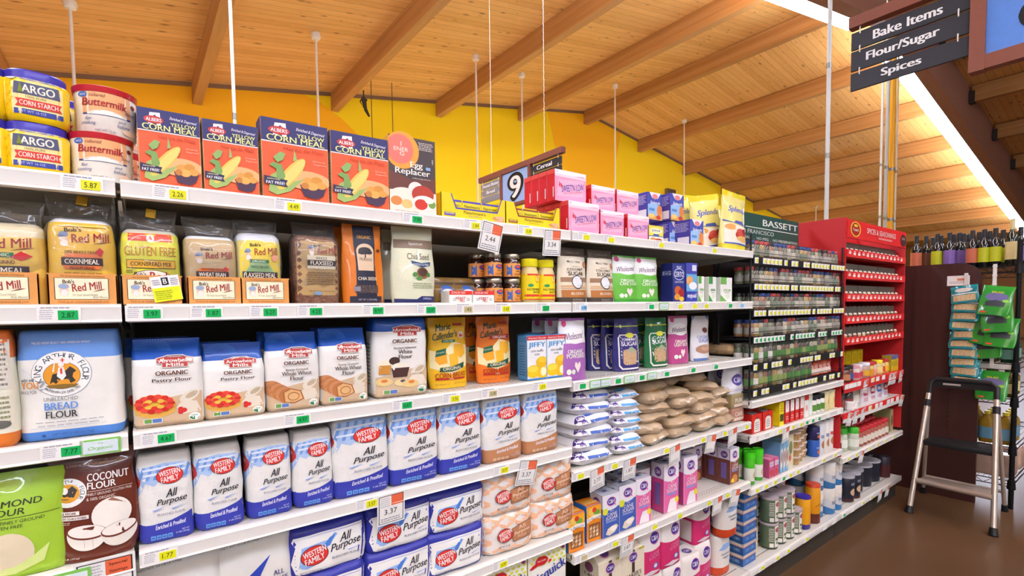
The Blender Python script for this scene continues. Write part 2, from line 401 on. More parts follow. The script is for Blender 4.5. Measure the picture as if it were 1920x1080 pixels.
struct('wall_back', b, [m_yel, m_yel2, m_yel3])
b = bmesh.new()
for x0, x1 in ((XA, RIDGE), (RIDGE, XB)):
    q = [b.verts.new((x, YW-d, roofz(x)-h)) for d in (.006, .03) for x, h in ((x0, .0), (x1, .0), (x1, .07), (x0, .07))]
    for f in ((0, 1, 2, 3), (7, 6, 5, 4), (0, 4, 5, 1), (3, 2, 6, 7)): b.faces.new([q[i] for i in f])
struct('trim_1', b, [m_tr])
b = bmesh.new(); cube(b, XB, YN, 0, XB+.15, YW, roofz(XB)); struct('wall_far', b, [mat('#8c6038', .7)])
for i, x in enumerate(RIDGE+.0+2.44*k for k in range(-6, 8)):
    b = bmesh.new(); cube(b, x-.075, GY+.085, roofz(x)-.38, x+.075, YW-.005, roofz(x)-.006 if abs(x-RIDGE) > .1 else roofz(x)-.02, bev=.008)
    o = struct('beam', b, [m_beam]); o.name = 'ceiling_beam'
    b = bmesh.new(); cube(b, x-.075, YN, roofz(x)-.38, x+.075, GY-.19, roofz(x)-.02, bev=.008); struct('ceiling_beam', b, [m_beam])
    b = bmesh.new(); cube(b, x-.085, GY-.24, roofz(x)-.4, x+.085, GY-.135, roofz(x)-.13); tag(mobj('beam_hanger', fin('beam_hanger', b, [mat('#3a332e', .5)], 0)), None, None, None, 'structure')
b = bmesh.new()
for x0, x1 in ((XA, RIDGE), (RIDGE, XB)):
    q = [b.verts.new((x, y, roofz(x)-h)) for h in (.0, .94) for x, y in ((x0, GY-.13), (x1, GY-.13), (x1, GY+.08), (x0, GY+.08))]
    for f in ((4, 5, 6, 7), (0, 1, 5, 4), (2, 3, 7, 6), (3, 2, 1, 0)): b.faces.new([q[i] for i in f])
o = struct('girder_beam', b, [m_gird])
p = onY(1254, 372, YW); b = bmesh.new(); cube(b, p.x-.24, YW-.12, p.z-.5, p.x+.24, YW-.005, p.z+.3, bev=.01); cube(b, p.x-.2, YW-.13, p.z-.46, p.x+.2, YW-.118, p.z+.26, 1)
single('wall_vent', b, [mat('#7a6a48'), mat('#4e4436')], 'dark square vent box on the far yellow wall above the blue boxes', 'vent')
# rods, cables, pipes
m_pend = mat('#f4f2ec', emit=PEND, var=0); m_wh, m_cup = mat('#e9e2d2', .4), mat('#f2ead6', .4)
def roofhit(px, py, drop=0):
    d = ray(px, py); lo, hi = 1.0, 40.0
    for _ in range(50):
        k = (lo+hi)/2; q = V((0, CAMY, CAMZ))+d*k
        if q.z > roofz(q.x)-drop: hi = k
        else: lo = k
    return V((0, CAMY, CAMZ))+d*lo
for i, (px, py, lb) in enumerate(((131, 6, 'above the corn starch tubs'), (592, 66, 'above the third corn meal box'), (892, 107, 'left of the number nine aisle sign'), (978, 140, 'just behind the number nine aisle sign'), (1153, 161, 'above the pink sweetener boxes'), (1283, 227, 'above the blue sweetener boxes'), (1530, 388, 'beyond the red spice rack header'))):
    q = roofhit(px, py, .03); r = tag(mobj('hanging_rod', None), 'thin white rod with a round ceiling cup hanging '+lb, 'rod', 'thin white rods hanging from the ceiling'); r.location = q
    b = bmesh.new(); rr = .075; loft([(-.07, .02, .02, .02), (-.06, rr*.8, rr*.8, rr), (-.02, rr, rr, rr), (.03, rr*.9, rr*.9, rr)], b, nc=5, nf=2, ns=2); mobj('ceiling_cup', fin('ceiling_cup', b, [m_cup]), r)
    b = bmesh.new(); tube(b, [(0, 0, -.06), (0, 0, 2.3-q.z)], .018, 8); mobj('rod', fin('rod', b, [m_wh]), r)
    b = bmesh.new(); cube(b, -.7, -.05, 2.2-q.z, .7, .05, 2.25-q.z, bev=.01); mobj('lamp_housing', fin('lamp_housing', b, [m_house]), r); b = bmesh.new(); cube(b, -.68, -.075, 2.251-q.z, .68, .075, 2.29-q.z, bev=.01); mobj('lamp_tube', fin('lamp_tube', b, [m_pend]), r)
for px, y, lb, r_, cl in ((1552, .95, 'tall white conduit pole left of the hanging aisle sign', .02, '#c6c8c4'), (438, 3.2, 'thin pale conduit pole behind the first two corn meal boxes', .013, '#d8d2c2'), (1650, GY, 'pale grey pipe left of the yellow pipe under the aisle sign', .02, '#cfcabc'), (1660, GY, 'grey pipe touching the left side of the yellow pipe', .03, '#b9b8b2'), (1669, GY, 'yellow pipe running up to the roof ridge', .05, '#f2b01e'), (1678, GY, 'thin white pipe right of the yellow pipe', .016, '#d8d4cc')):
    x = Xat(px, y, 3.2); b = bmesh.new(); tube(b, [(0, 0, 0), (0, 0, roofz(x)-(.96 if y == GY else .01))], r_, 12)
    for zc in (3.0, 3.9): tube(b, [(0, 0, zc), (0, 0, zc+.05)], r_*1.18, 12, 1)
    single('conduit_pipe', b, [mat(cl, .4), mat('#8e8c86', .4, .6)], lb, 'pipe', None, (x, y, 0))
for px, py, lb in ((694, 100, 'thin dark cable hanging beside the yellow wall behind the egg box'), (733, 95, 'second thin dark cable hanging behind the egg box')):
    q = onY(px, py, 8.6); b = bmesh.new(); tube(b, [(0, 0, 0), (0, 0, roofz(q.x)-2.5)], .008, 6); single('hanging_cable', b, [mat('#6a5230')], lb, 'cable', None, (q.x, q.y, 2.5))
b = bmesh.new(); q = roofhit(681, 150, .4); tube(b, [(0, 0, .1), (0, 0, 0), (-.07, 0, -.12), (-.02, -.02, -.22), (.06, 0, -.06), (0, 0, -.02)], .012, 6); tube(b, [(0, 0, -.06), (.03, 0, -.24)], [.05, .03], 8); tube(b, [(.03, 0, -.24), (.1, 0, -.36)], [.035, .02], 8)
x = RIDGE-2.44*3; single('cable_plug', b, [mat('#2a221a')], 'dark cable with a plug dangling from the second ceiling beam', 'cable', None, (x+.1, onX(681, 150, x+.1).y, roofz(x)-.5))
# ---------------------------------------------------------------- gondola shelving
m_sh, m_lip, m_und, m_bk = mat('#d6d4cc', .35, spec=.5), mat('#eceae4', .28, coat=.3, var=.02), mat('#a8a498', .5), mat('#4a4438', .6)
BX = [-.0178+1.22*k for k in range(-1, 4)]+[4.72]; BX[4] = 3.556; YB = .46
BAY = ['left', 'middle', 'right', 'spice', 'red']
m_slot = mat('#55534c')
def shelf(bay, z, nth, depth=.42, lipc=None, name='gondola_shelf', what='white metal shelf'):
    x0, x1 = BX[bay]+.004, BX[bay+1]-.004
    r = tag(mobj(name, None), '%s, %s from the top in the %s bay' % (what, nth, BAY[bay]), 'shelf', 'gondola shelves'); r.location = (x0, 0, z); L = x1-x0
    b = bmesh.new(); cube(b, 0, .006, -.022, L, depth, -.004, 0)
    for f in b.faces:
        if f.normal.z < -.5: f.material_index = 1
    n = int(L/.02)
    for k in range(n):
        for yy in (.045, .06): cube(b, .01+k*.02, yy, -.0042, .018+k*.02, yy+.003, -.0036, 2)
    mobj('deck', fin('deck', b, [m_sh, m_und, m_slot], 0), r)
    b = bmesh.new(); pr = [(.012, -.004), (.01, .0), (.002, .001), (-.006, -.001), (-.0095, -.006), (-.0085, -.01), (-.0075, -.03), (-.0095, -.034), (-.004, -.0365), (.006, -.036), (.012, -.03)]
    A = [b.verts.new((0, y, zz)) for y, zz in pr]; B = [b.verts.new((L, y, zz)) for y, zz in pr]
    for k in range(len(pr)): k2 = (k+1) % len(pr); b.faces.new((A[k], B[k], B[k2], A[k2]))
    b.faces.new(A[::-1]); b.faces.new(B); b.normal_update(); bmesh.ops.recalc_face_normals(b, faces=b.faces[:])
    mobj('price_channel', fin('price_channel', b, [lipc or m_lip], 25), r)
    for xx in (.003, L-.006):
        b = bmesh.new(); q = [b.verts.new((xx+dx, y, zz)) for dx in (0, .003) for y, zz in ((.01, -.022), (depth, -.022), (depth, -.065), (.08, -.04), (.012, -.036))]
        b.faces.new(q[:5]); b.faces.new(q[5:][::-1])
        for k in range(5): b.faces.new((q[k], q[5+k], q[5+(k+1) % 5], q[(k+1) % 5]))
        mobj('bracket', fin('bracket', b, [m_und], 0), r)
    return r
SH = {0: [1.773, 1.527, 1.269, 1.023, .723, .42], 1: [1.773, 1.527, 1.269, 1.023, .723, .42], 2: [1.773, 1.527, 1.251, .932, .632], 3: [1.031, .855, .59], 4: [1.0, .81, .526]}
for bay, zs in SH.items():
    for k, z in enumerate(zs):
        if bay == 4 and k < 2: continue
        shelf(bay, z, ORD[k])
for bay in range(5):
    x0, x1 = BX[bay], BX[bay+1]; r = tag(mobj('bottom_shelf', None), 'white base shelf with kick plate at the foot of the %s bay' % BAY[bay], 'shelf', 'gondola base shelves'); r.location = (x0, 0, 0); L = x1-x0
    b = bmesh.new(); cube(b, .003, .004, .14, L-.003, YB-.037, .166, 0)
    for k in range(8): cube(b, .02, .05+k*.05, .1658, L-.02, .054+k*.05, .1664, 1)
    mobj('deck', fin('deck', b, [m_sh, m_slot], 0), r)
    b = bmesh.new(); cube(b, .003, -.008, .132, L-.003, .006, .169, 0, .003); mobj('price_channel', fin('price_channel', b, [m_lip]), r)
    b = bmesh.new(); cube(b, .003, .03, 0, L-.003, .045, .14); mobj('kick_plate', fin('kick_plate', b, [mat('#3a3630')], 0), r)
    b = bmesh.new(); cube(b, 0, YB+.0005, 0, L, YB+.03, 1.86 if bay < 3 else 1.9); mobj('back_panel', fin('back_panel', b, [m_bk if bay < 4 else mat('#b3201f')], 0), r)
for k, x in enumerate(BX):
    b = bmesh.new(); cube(b, x-.014, YB-.035, 0, x+.014, YB-.0005, 1.86, bev=.002)
    for j in range(60): cube(b, x-.004, YB-.0356, .1+j*.028, x+.004, YB-.0345, .112+j*.028, 1)
    single('gondola_upright', b, [mat('#6d675a', .4), mat('#26231e')], ['slotted grey upright at the left end of the left bay', 'slotted grey upright between the left and middle bays', 'slotted grey upright between the middle and right bays', 'slotted upright between the right bay and the black spice rack', 'slotted upright between the spice bay and the red rack', 'slotted upright at the far end of the red rack'][k], 'upright')
# ---------------------------------------------------------------- price tags
TC = {'y': ('#e8e81c', 'yellow'), 'g': ('#14b45a', 'green'), 't': ('#c9bd8e', 'tan'), 'b': ('#8fc4ee', 'blue'), 'w': ('#f4f2ea', 'white'), 'o': ('#d8eccb', 'pale green bordered'), 's': ('#f0704a', 'white sale card with red corner')}
def card(W, H, T=.0012):
    b = bmesh.new(); cube(b, -W/2, -T, -H, W/2, 0, 0); return b
m_card = mat('#f6f5f0', .4, var=.01)
CARDS = {}
def price_tag(x, z, c, text, label, group, y=-.0098, W=.062, H=.031, rz=0, fine=True):
    k = (c, text, W, fine); col = TC[c][0]
    if k not in CARDS:
        if c == 'o':
            A = fin('card', card(W, H), [mat('#86c860', .4)], 0)
            b = card(W*.86, H*.76); B = fin('inner_panel', b, [mat('#dcecf0', .4)], 0)
            CARDS[k] = (A, B, None)
        else:
            b = card(W, H)
            bf = card(W, H)
            for v in bf.verts: v.co.z += H
            D = decal(bf, [('x', .05, .2, .38, .8, 5, '#b9b7c4'), ('x', .05, .82, .8, .98, 1, '#a9a7b2')], W, H, flat=True, eps=.0003) if fine else None; bf.free()
            A = fin('card', b, [m_card], 0)
            b = card(W*.46, H*.56); B = fin('price_sticker', b, [mat(col, .4, var=.01)], 0) if c != 'w' else None
            Lm = None
            if text:
                b = card(W*.46, H*.56)
                for v in b.verts: v.co.z += H*.56
                Lm = decal(b, [('t', text, .5, .5, .66, .56, '#2a3a16' if c == 'y' else '#0c3a1c')], W*.46, H*.56, flat=True, eps=.0003); b.free()
            CARDS[k] = (A, B, Lm, D)
    C = CARDS[k]; r = mobj('price_tag', C[0]); r.location = (x, y, z); r.rotation_euler = (math.radians(3), 0, math.radians(rz)); tag(r, label, 'price tag', group)
    if c == 'o':
        q = mobj('inner_panel', C[1], r, (0, -.0009, -H*.12)); lt = ORGT.setdefault(W, None)
        if lt is None:
            b = card(W*.86, H*.76)
            for v in b.verts: v.co.z += H*.76
            ORGT[W] = decal(b, [('t', 'Organic', .5, .38, .72, .36, '#7cc23f', {'sh': .3}), ('t', 'try', .5, .8, .14, .16, '#7cc23f')], W*.86, H*.76, flat=True, eps=.0003); b.free()
        mobj('lettering', ORGT[W], q, (0, 0, -H*.76)); return r
    if C[3]: mobj('fine_print', C[3], r, (0, 0, -H))
    if C[1]:
        q = mobj('price_sticker', C[1], r, (W*.2, -.0009, -H*.26))
        if C[2]: mobj('lettering', C[2], q, (0, 0, -H*.56))
    return r
ORGT = {}
SALE = {}
def sale_card(x, z, text, label, tilt=0, y=-.0115, W=.078, H=.088, rz=0):
    k = (text, W, H)
    if k not in SALE:
        bf = card(W, H)
        for v in bf.verts: v.co.z += H
        it = [('r', .05, .05, .95, .95, '#26262a'), ('r', .075, .07, .925, .93, '#f6f5f0'), ('r', .5, .6, .925, .93, '#f0704a'), ('x', .1, .58, .46, .9, 5, '#c3c1cc'), ('x', .1, .1, .9, .24, 2, '#9a98a4')]
        if text: it.append(('t', text, .48, .42, .46, .17, '#2a2a2e'))
        if W > .09: it += [('t', 'Special', .71, .84, .3, .075, '#4a2418'), ('t', 'Savings', .71, .69, .3, .075, '#4a2418')]
        SALE[k] = (fin('card', card(W, H), [m_card], 0), decal(bf, it, W, H, flat=True, eps=.0003)); bf.free()
    r = mobj('sale_card', SALE[k][0]); r.location = (x, y, z); r.rotation_euler = (math.radians(8), math.radians(tilt), math.radians(rz)); mobj('lettering', SALE[k][1], r, (0, 0, -H)); return tag(r, label, 'price card', 'sale cards on the shelf edges')
def tagrow(where, z, lst, **kw):
    "lst of (photo column, colour, text)"
    cnt = {}; tot = {}
    for px, c, s in lst: tot[c] = tot.get(c, 0)+1
    for px, c, s in sorted(lst):
        cnt[c] = cnt.get(c, 0)+1; nm = TC[c][1]; rd = (' reading '+s) if s else ''; o = ORD[cnt[c]-1] if tot[c] > 1 else 'only one'
        if c == 's': sale_card(Xat(px, -.01, z), z-.004, s, 'white sale card%s, %s on the %s' % (rd, (o+' card from left') if o != 'only one' else 'the only card', where), tilt=random.Random(px).uniform(-9, 9), **{k: v for k, v in kw.items() if k in ('W', 'H')}); continue
        price_tag(Xat(px, -.01, z), z-.003, c, s, '%s price tag%s, %s on %s' % (nm, rd, (o+' such tag from left') if o != 'only one' else 'the only one', where.replace('the ', '')), 'price tags on the shelf edges', **kw)
W1, W2, W3, W4, W5 = 'top shelf edge', 'second shelf edge', 'third shelf edge', 'fourth shelf edge', 'fifth shelf edge'
tagrow(W1, 1.773, [(153, 'y', '5.87'), (319, 'y', '2.26'), (540, 'y', '4.49'), (774, 'g', '7.98'), (885, 'y', '1.84'), (925, 's', '2.44'), (985, 'y', '3.34'), (1036, 's', '3.34'), (1095, 'y', ''), (1142, 'y', ''), (1237, 'y', ''), (1337, 'y', '')])
tagrow(W2, 1.527, [(110, 'g', '2.87'), (270, 'g', '3.97'), (387, 'g', '1.87'), (495, 'g', '5.27'), (582, 'g', '4.23'), (700, 'g', '8.97'), (800, 'g', '12.47'), (871, 't', '.45'), (943, 'y', '1.43'), (1018, 'g', '2.27'), (1090, 'b', '4.98'), (1218, 'g', ''), (1273, 'y', ''), (1300, 'y', ''), (1322, 'y', ''), (1367, 'g', ''), (1389, 'b', ''), (1245, 'o', '')])
tagrow('third edge left', 1.269, [(116, 'g', '7.77'), (188, 'o', ''), (297, 'g', '4.67'), (557, 'g', '4.97'), (755, 'g', '6.67'), (846, 'y', '3.56'), (918, 't', '5.08'), (1012, 'y', '.55')])
tagrow('third edge, right bay', 1.251, [(1088, 'g', ''), (1155, 'g', ''), (1200, 'g', ''), (1247, 'g', ''), (1297, 'g', ''), (1340, 'g', ''), (1117, 'o', ''), (1135, 'o', ''), (1180, 'o', ''), (1223, 'o', '')])
tagrow('fourth edge, mid bay', 1.023, [(300, 'y', '1.77'), (688, 'y', '3.57'), (733, 's', '3.37'), (940, 'y', '3.57'), (992, 's', '3.37')])
price_tag(Xat(122, -.02, 1.0), 1.02, 'o', '', 'large pale green bordered organic card on the lowest shelf edge at far left', 'organic cards', W=.075, H=.05, y=-.012); sale_card(Xat(198, -.02, .99), 1.03, '3.97', 'large white special savings card under the brown coconut flour pouch', 0, W=.095, H=.1)
tagrow('fourth edge, right bay', .932, [(1084, 'y', ''), (1119, 's', '2.77'), (1149, 'y', ''), (1181, 's', '1.87'), (1247, 'y', ''), (1265, 's', ''), (1316, 'y', ''), (1335, 's', ''), (1357, 'y', ''), (1374, 's', ''), (1398, 'y', '')])
tagrow('fifth edge, middle bay', .723, [(938, 'y', '4.97')])
tagrow('fifth edge, right bay', .632, [(1091, 't', ''), (1150, 'y', ''), (1177, 's', '3.87'), (1224, 'y', ''), (1272, 'y', ''), (1327, 'y', ''), (1346, 's', ''), (1362, 'y', ''), (1381, 's', '')])
tagrow('edge under black spice rack', .855, [(1412, 'w', ''), (1428, 'w', ''), (1448, 'w', ''), (1461, 'y', ''), (1474, 's', ''), (1486, 'y', ''), (1501, 'y', ''), (1512, 'g', ''), (1523, 'g', ''), (1535, 'g', ''), (1553, 'w', ''), (1573, 'w', '')], fine=False)
tagrow('edge under the clear tubs', .59, [(1418, 'y', ''), (1435, 'y', ''), (1452, 'y', ''), (1468, 'g', ''), (1481, 'y', ''), (1495, 'y', ''), (1508, 'w', ''), (1522, 'w', ''), (1544, 'y', ''), (1565, 'y', '')], fine=False)
tagrow('lowest edge near the floor', .168, [(1428, 'y', ''), (1457, 'y', ''), (1477, 'y', ''), (1512, 'y', ''), (1547, 'w', ''), (1565, 'w', ''), (1582, 'g', ''), (1599, 'w', ''), (1618, 'y', ''), (1634, 'y', ''), (1651, 's', ''), (1665, 's', '')], fine=False)
tagrow('lower red rack edge', .526, [(1590, 'y', ''), (1605, 'y', ''), (1617, 's', ''), (1630, 'y', ''), (1645, 'y', ''), (1660, 'y', ''), (1675, 'y', '')], fine=False)
# ---------------------------------------------------------------- package bodies
def brick(W, D, H, bulge=.006, top=.8, r=.016, amp=.002, seed=0, sub=2):
    w, d = W/2, D/2-bulge
    return loft([(0, w*.92, d*.9, r, 0), (H*.025, w*.98, d*.98, r, bulge*.4), (H*.12, w, d, r, bulge*.9), (H*.5, w, d, r*.9, bulge), (H*.84, w*.99, d*.98, r*.8, bulge*.7), (H*.93, w*.97, d*.95, r*.7, bulge*.3), (H*.985, w*.95, d*.88, r*.6), (H, w*.92, d*top, r*.6)], sub=sub, nf=14, ns=8, amp=amp, seed=seed)
def pouch(W, D, H, amp=.0025, seed=0, flare=1.0, waist=1.0, sub=2):
    w = W/2; r = .012
    return loft([(0, w*.9, D*.3, r, D*.12), (H*.04, w*.95, D*.26, r, D*.22), (H*.3, w*.97, D*.16, r, D*.34), (H*.6, w*.95*waist, D*.09, r*.6, D*.26), (H*.82, w*.96*waist, .006, .004, D*.1), (H*.92, w*.98*flare, .0016, .001, .004), (H, w*flare, .0012, .001, .0)], sub=sub, nf=14, ns=3, amp=amp, seed=seed)
def gusset(W, D, H, fold=.76, amp=.0025, seed=0, lean=0):
    "flat-bottom paper bag with a pinched top"
    w, d = W/2, D/2-.006
    return loft([(0, w*.92, d*.9, .012), (H*.03, w*.98, d*.98, .014, .003), (H*.3, w, d, .014, .006), (H*fold*.9, w*.99, d*.95, .012, .005), (H*fold, w*.985, d*.86, .012, .003), (H*(fold+.1), w*.97, d*.5, .008, .001, lean*.5), (H*.94, w*.95, .006, .003, 0, lean), (H, w*.96, .002, .001, 0, lean)], sub=2, nf=14, ns=8, amp=amp, seed=seed)
def can(R, H, lip=.002, nc=8, top=None):
    return loft([(0, R*.94, R*.94, R), (.003, R, R, R), (H*.5, R, R, R), (H-.003, R, R, R), (H, R*.95, R*.95, R)] if top is None else top, nc=nc, nf=2, ns=2)
def pack(name, bname, body, mats, W, D, H, front=(), left=(), top=(), flat=False, extra=(), smooth=40):
    parts = [(bname, None, -1)]
    for its, sd, nm in ((front, 'f', 'front_artwork'), (left, 'l', 'side_artwork'), (top, 't', 'top_artwork')):
        if its: parts.append((nm, decal(body, list(its), W, H, sd, flat, D), 0))
    parts[0] = (bname, fin(bname, body, mats, smooth), -1)
    return Proto(name, parts+list(extra), D, H)
def box(name, W, D, H, cols, front=(), left=(), top=(), **k):
    return pack(name, 'carton', carton(W, D, H), [mat(c, .4) for c in cols], W, D, H, front, left, top, True, **k)
B = {'b': .014}; BI = {'b': .012, 'sh': .35}; IT = {'sh': .35}
def SC(**k): return dict({'sh': .4, 'b': .012}, **k)
# ---------------------------------------------------------------- top shelf
Z1, Z2, Z3, Z3b, Z4, Z4b, Z5, Z5b, Z6, ZB = 1.7705, 1.5245, 1.2665, 1.2485, 1.0205, .9295, .7205, .6295, .4175, .168
def argo(seed):
    W, H = .094, .078; R = W/2
    body = loft([(0, R*.86, R*.86, R*.6), (.004, R*.92, R*.92, R*.6), (.012, R*.95, R*.95, R*.55), (H*.9, R, R, R*.55), (H*.96, R*.97, R*.97, R*.6), (H, R*.86, R*.86, R*.7)], nf=12, ns=12, nc=5)
    lid = loft([(H-.004, R*.86, R*.86, R*.7), (H-.003, R*.92, R*.92, R*.7), (H+.012, R*.93, R*.93, R*.7), (H+.015, R*.88, R*.88, R*.7)], nc=5, H=H)
    for v in lid.verts: v.co.x *= 1; 
    F = [('r', .03, .12, .86, .9, '#f3e6a0'), ('r', .03, .78, .97, .9, '#3b49a0'), ('r', .03, .12, .97, .22, '#3b49a0'), ('t', 'STAY FRESH CONTAINER', .47, .84, .7, .055, '#dfe6ff'), ('p', [(.14, .5), (.16, .72), (.8, .72), (.82, .5)], '#565a78'), ('t', 'ARGO', .5, .61, .48, .15, '#fbf6e0', {'b': .018}), ('t', '100% PURE', .46, .455, .3, .045, '#8a7a4a'),
         ('p', [(.16, .26), (.2, .33), (.16, .41), (.84, .41), (.8, .33), (.84, .26)], '#dd3a2c'), ('t', 'CORN STARCH', .5, .335, .56, .09, '#fff0e0', B), ('e', .12, .83, .07, .08, '#c8d4c0'), ('p', [(.2, .52), (.28, .52), (.24, .73)], '#7d8a2a'), ('t', 'NET WT 16 OZ', .4, .17, .4, .045, '#c8d0f0')]+[('e', .05+.035*(i % 3), .3+.055*i, .012, .02, '#f9c514') for i in range(8)]
    return pack('corn_starch_tub', 'tub', body, [mat('#f7cf12', .3, coat=.2)], W, W, H+.015, F, extra=[('lid', fin('lid', lid, [mat('#3f38ae', .3)], 40), -1)])
pA = argo(0)
zA = Z1+.093
for px, z, y, rz, lb in ((64, Z1, .014, 6, 'yellow corn starch tub with blue lid standing on the shelf, lower of the front stack'), (61, zA, .012, 10, 'yellow corn starch tub with blue lid on top of another at far left'), (-52, Z1, .012, 0, 'yellow corn starch tub cut off by the left frame edge, lower one'), (-58, zA, .012, 0, 'yellow corn starch tub cut off by the left frame edge, upper one')):
    shelfput(pA, px, y, z, lb, 'tub', 'corn starch tubs', rz)
shelfput(pA, 100, .135, Z1, 'yellow corn starch tub in the second row, lower one, behind the buttermilk tubs', 'tub', 'corn starch tubs'); shelfput(pA, 98, .135, zA, 'yellow corn starch tub in the second row, upper one behind the buttermilk tubs', 'tub', 'corn starch tubs')
def butter():
    R, H = .052, .088
    body = loft([(0, R*.88, R*.88, R), (.003, R*.92, R*.92, R), (H-.002, R*.97, R*.97, R), (H, R*.96, R*.96, R)], nf=2, ns=2, nc=10)
    lid = loft([(H-.008, R*.99, R*.99, R), (H+.003, R*1.02, R*1.02, R), (H+.004, R*.99, R*.99, R), (H+.002, R*.9, R*.9, R)], nf=2, ns=2, nc=10, H=H)
    F = [('r', .04, .42, .96, .9, '#f3b178'), ('r', .04, .39, .96, .425, '#2e3f8c'), ('p', ell(.5, .4, .3, .1, 20, 0, 180), '#f4efe4'), ('e', .15, .8, .06, .06, '#3a66b8'), ('t', 'SACO', .15, .8, .08, .04, '#fff'), ('t', 'cultured', .36, .8, .24, .07, '#7a3a2a', IT), ('t', 'Buttermilk', .47, .65, .66, .15, '#a81e26', {'b': .016, 'sh': .12}), ('t', 'Blend', .84, .53, .14, .07, '#8a3a2a', IT),
         ('t', 'for', .22, .31, .1, .07, '#31498f', IT), ('t', 'cooking', .22, .21, .2, .09, '#31498f', IT), ('t', 'and', .72, .31, .12, .06, '#31498f', IT), ('t', 'baking', .74, .21, .2, .09, '#31498f', IT), ('t', 'NET WT 12 oz', .46, .07, .3, .045, '#6a5a70'), ('e', .82, .12, .1, .06, '#e9c9b0'), ('e', .9, .72, .035, .045, '#8a2a22')]
    return pack('buttermilk_tub', 'tub', body, [mat('#f2ece0', .35)], R*2, R*2, H+.004, F, extra=[('lid', fin('lid', lid, [mat('#c21f28', .3, coat=.2)], 40), -1)])
pB = butter()
for px, z, y, lb in ((190, Z1, .012, 'cream buttermilk tub with red lid standing on the shelf front'), (197, Z1+.092, .016, 'cream buttermilk tub with red lid stacked on top of the front one'), (214, Z1+.094, .125, 'buttermilk tub with red lid peeking out behind the stacked one'), (216, Z1, .13, 'buttermilk tub standing behind the front one, hidden low in the second row')):
    shelfput(pB, px, y, z, lb, 'tub', 'buttermilk tubs', 4)
def corn(W, H):
    F = [('r', 0, .72, 1, 1, '#34356f'), ('r', 0, .705, 1, .72, '#f3e7e0'), ('p', [(.17, .8), (.2, .95), (.36, .96), (.37, .79), (.3, .79), (.3, .84), (.25, .84), (.24, .8)], '#f2eef4'), ('e', .28, .885, .028, .04, '#34356f'), ('e', .26, .86, .155, .05, '#c43c3a'), ('t', 'ALBERS', .26, .86, .24, .045, '#fff', B), ('t', 'Enriched & Degermed', .73, .895, .44, .05, '#e9e6f4', SC(rot=-4)), ('t', 'YELLOW', .73, .83, .42, .05, '#e6ea9a', B), ('t', 'CORN MEAL', .51, .765, .86, .075, '#e6ea9a', B),
         ('t', 'Harina de Maiz', .62, .655, .6, .055, '#cf4a22'), ('t', 'Genuinely', .85, .535, .2, .028, '#f7c3a8'), ('t', 'Degermed', .86, .495, .2, .028, '#f7c3a8'),
         ('e', .66, .28, .36, .12, '#f7b77e'), ('p', [(.08, .1), (.12, .3), (.2, .34), (.3, .2), (.62, .3), (.4, .12), (.2, .06)], '#9fba6a'), ('e', .42, .34, .1, .26, '#e8c65a', -38), ('e', .44, .35, .07, .24, '#f2d878', -38), ('p', [(.1, .42), (.16, .46), (.28, .44), (.33, .3), (.27, .2), (.2, .28), (.2, .38)], '#7fa55c'), ('p', [(.16, .52), (.26, .6), (.34, .58), (.3, .5), (.22, .46)], '#8fb56a'), ('p', [(.45, .5), (.47, .66), (.51, .52)], '#9ab870'),
         ('p', [(.54, .22), (.6, .08), (.78, .05), (.9, .1), (.96, .24), (.75, .2)], '#4a3550'), ('e', .67, .27, .08, .05, '#e0a24c'), ('e', .8, .29, .09, .05, '#d8963e'), ('e', .87, .23, .08, .045, '#e0a24c'), ('e', .73, .21, .09, .05, '#e8b05a'), ('e', .62, .21, .06, .04, '#c8823a'),
         ('p', [(.02, .19), (.02, .285), (.36, .25), (.33, .205), (.36, .165)], '#2f3358'), ('t', 'naturally', .16, .25, .2, .03, '#f0e6b0', IT), ('t', 'FAT FREE!', .18, .205, .26, .035, '#fff', B), ('t', 'NET WT', .68, .045, .36, .025, '#c23f1c')]
    return box('corn_meal_box', W, .055, H, ('#ee6236', '#d9b68c', '#34356f'), F, [('r', 0, .72, 1, 1, '#34356f'), ('x', .1, .1, .9, .65, 12, '#8a6a50')])
pC1, pC2 = corn(.109, .157), corn(.15, .187)
for p, px, lb in ((pC1, 320, 'first small orange and navy corn meal box from left, beside the buttermilk tubs'), (pC1, 435, 'second small orange and navy corn meal box from left'), (pC2, 556, 'first of the two taller corn meal boxes, right of the small ones'), (pC2, 677, 'taller corn meal box standing against the brown egg box')):
    shelfput(p, px, .014, Z1, lb, 'box', 'corn meal boxes', rz=-1.5)
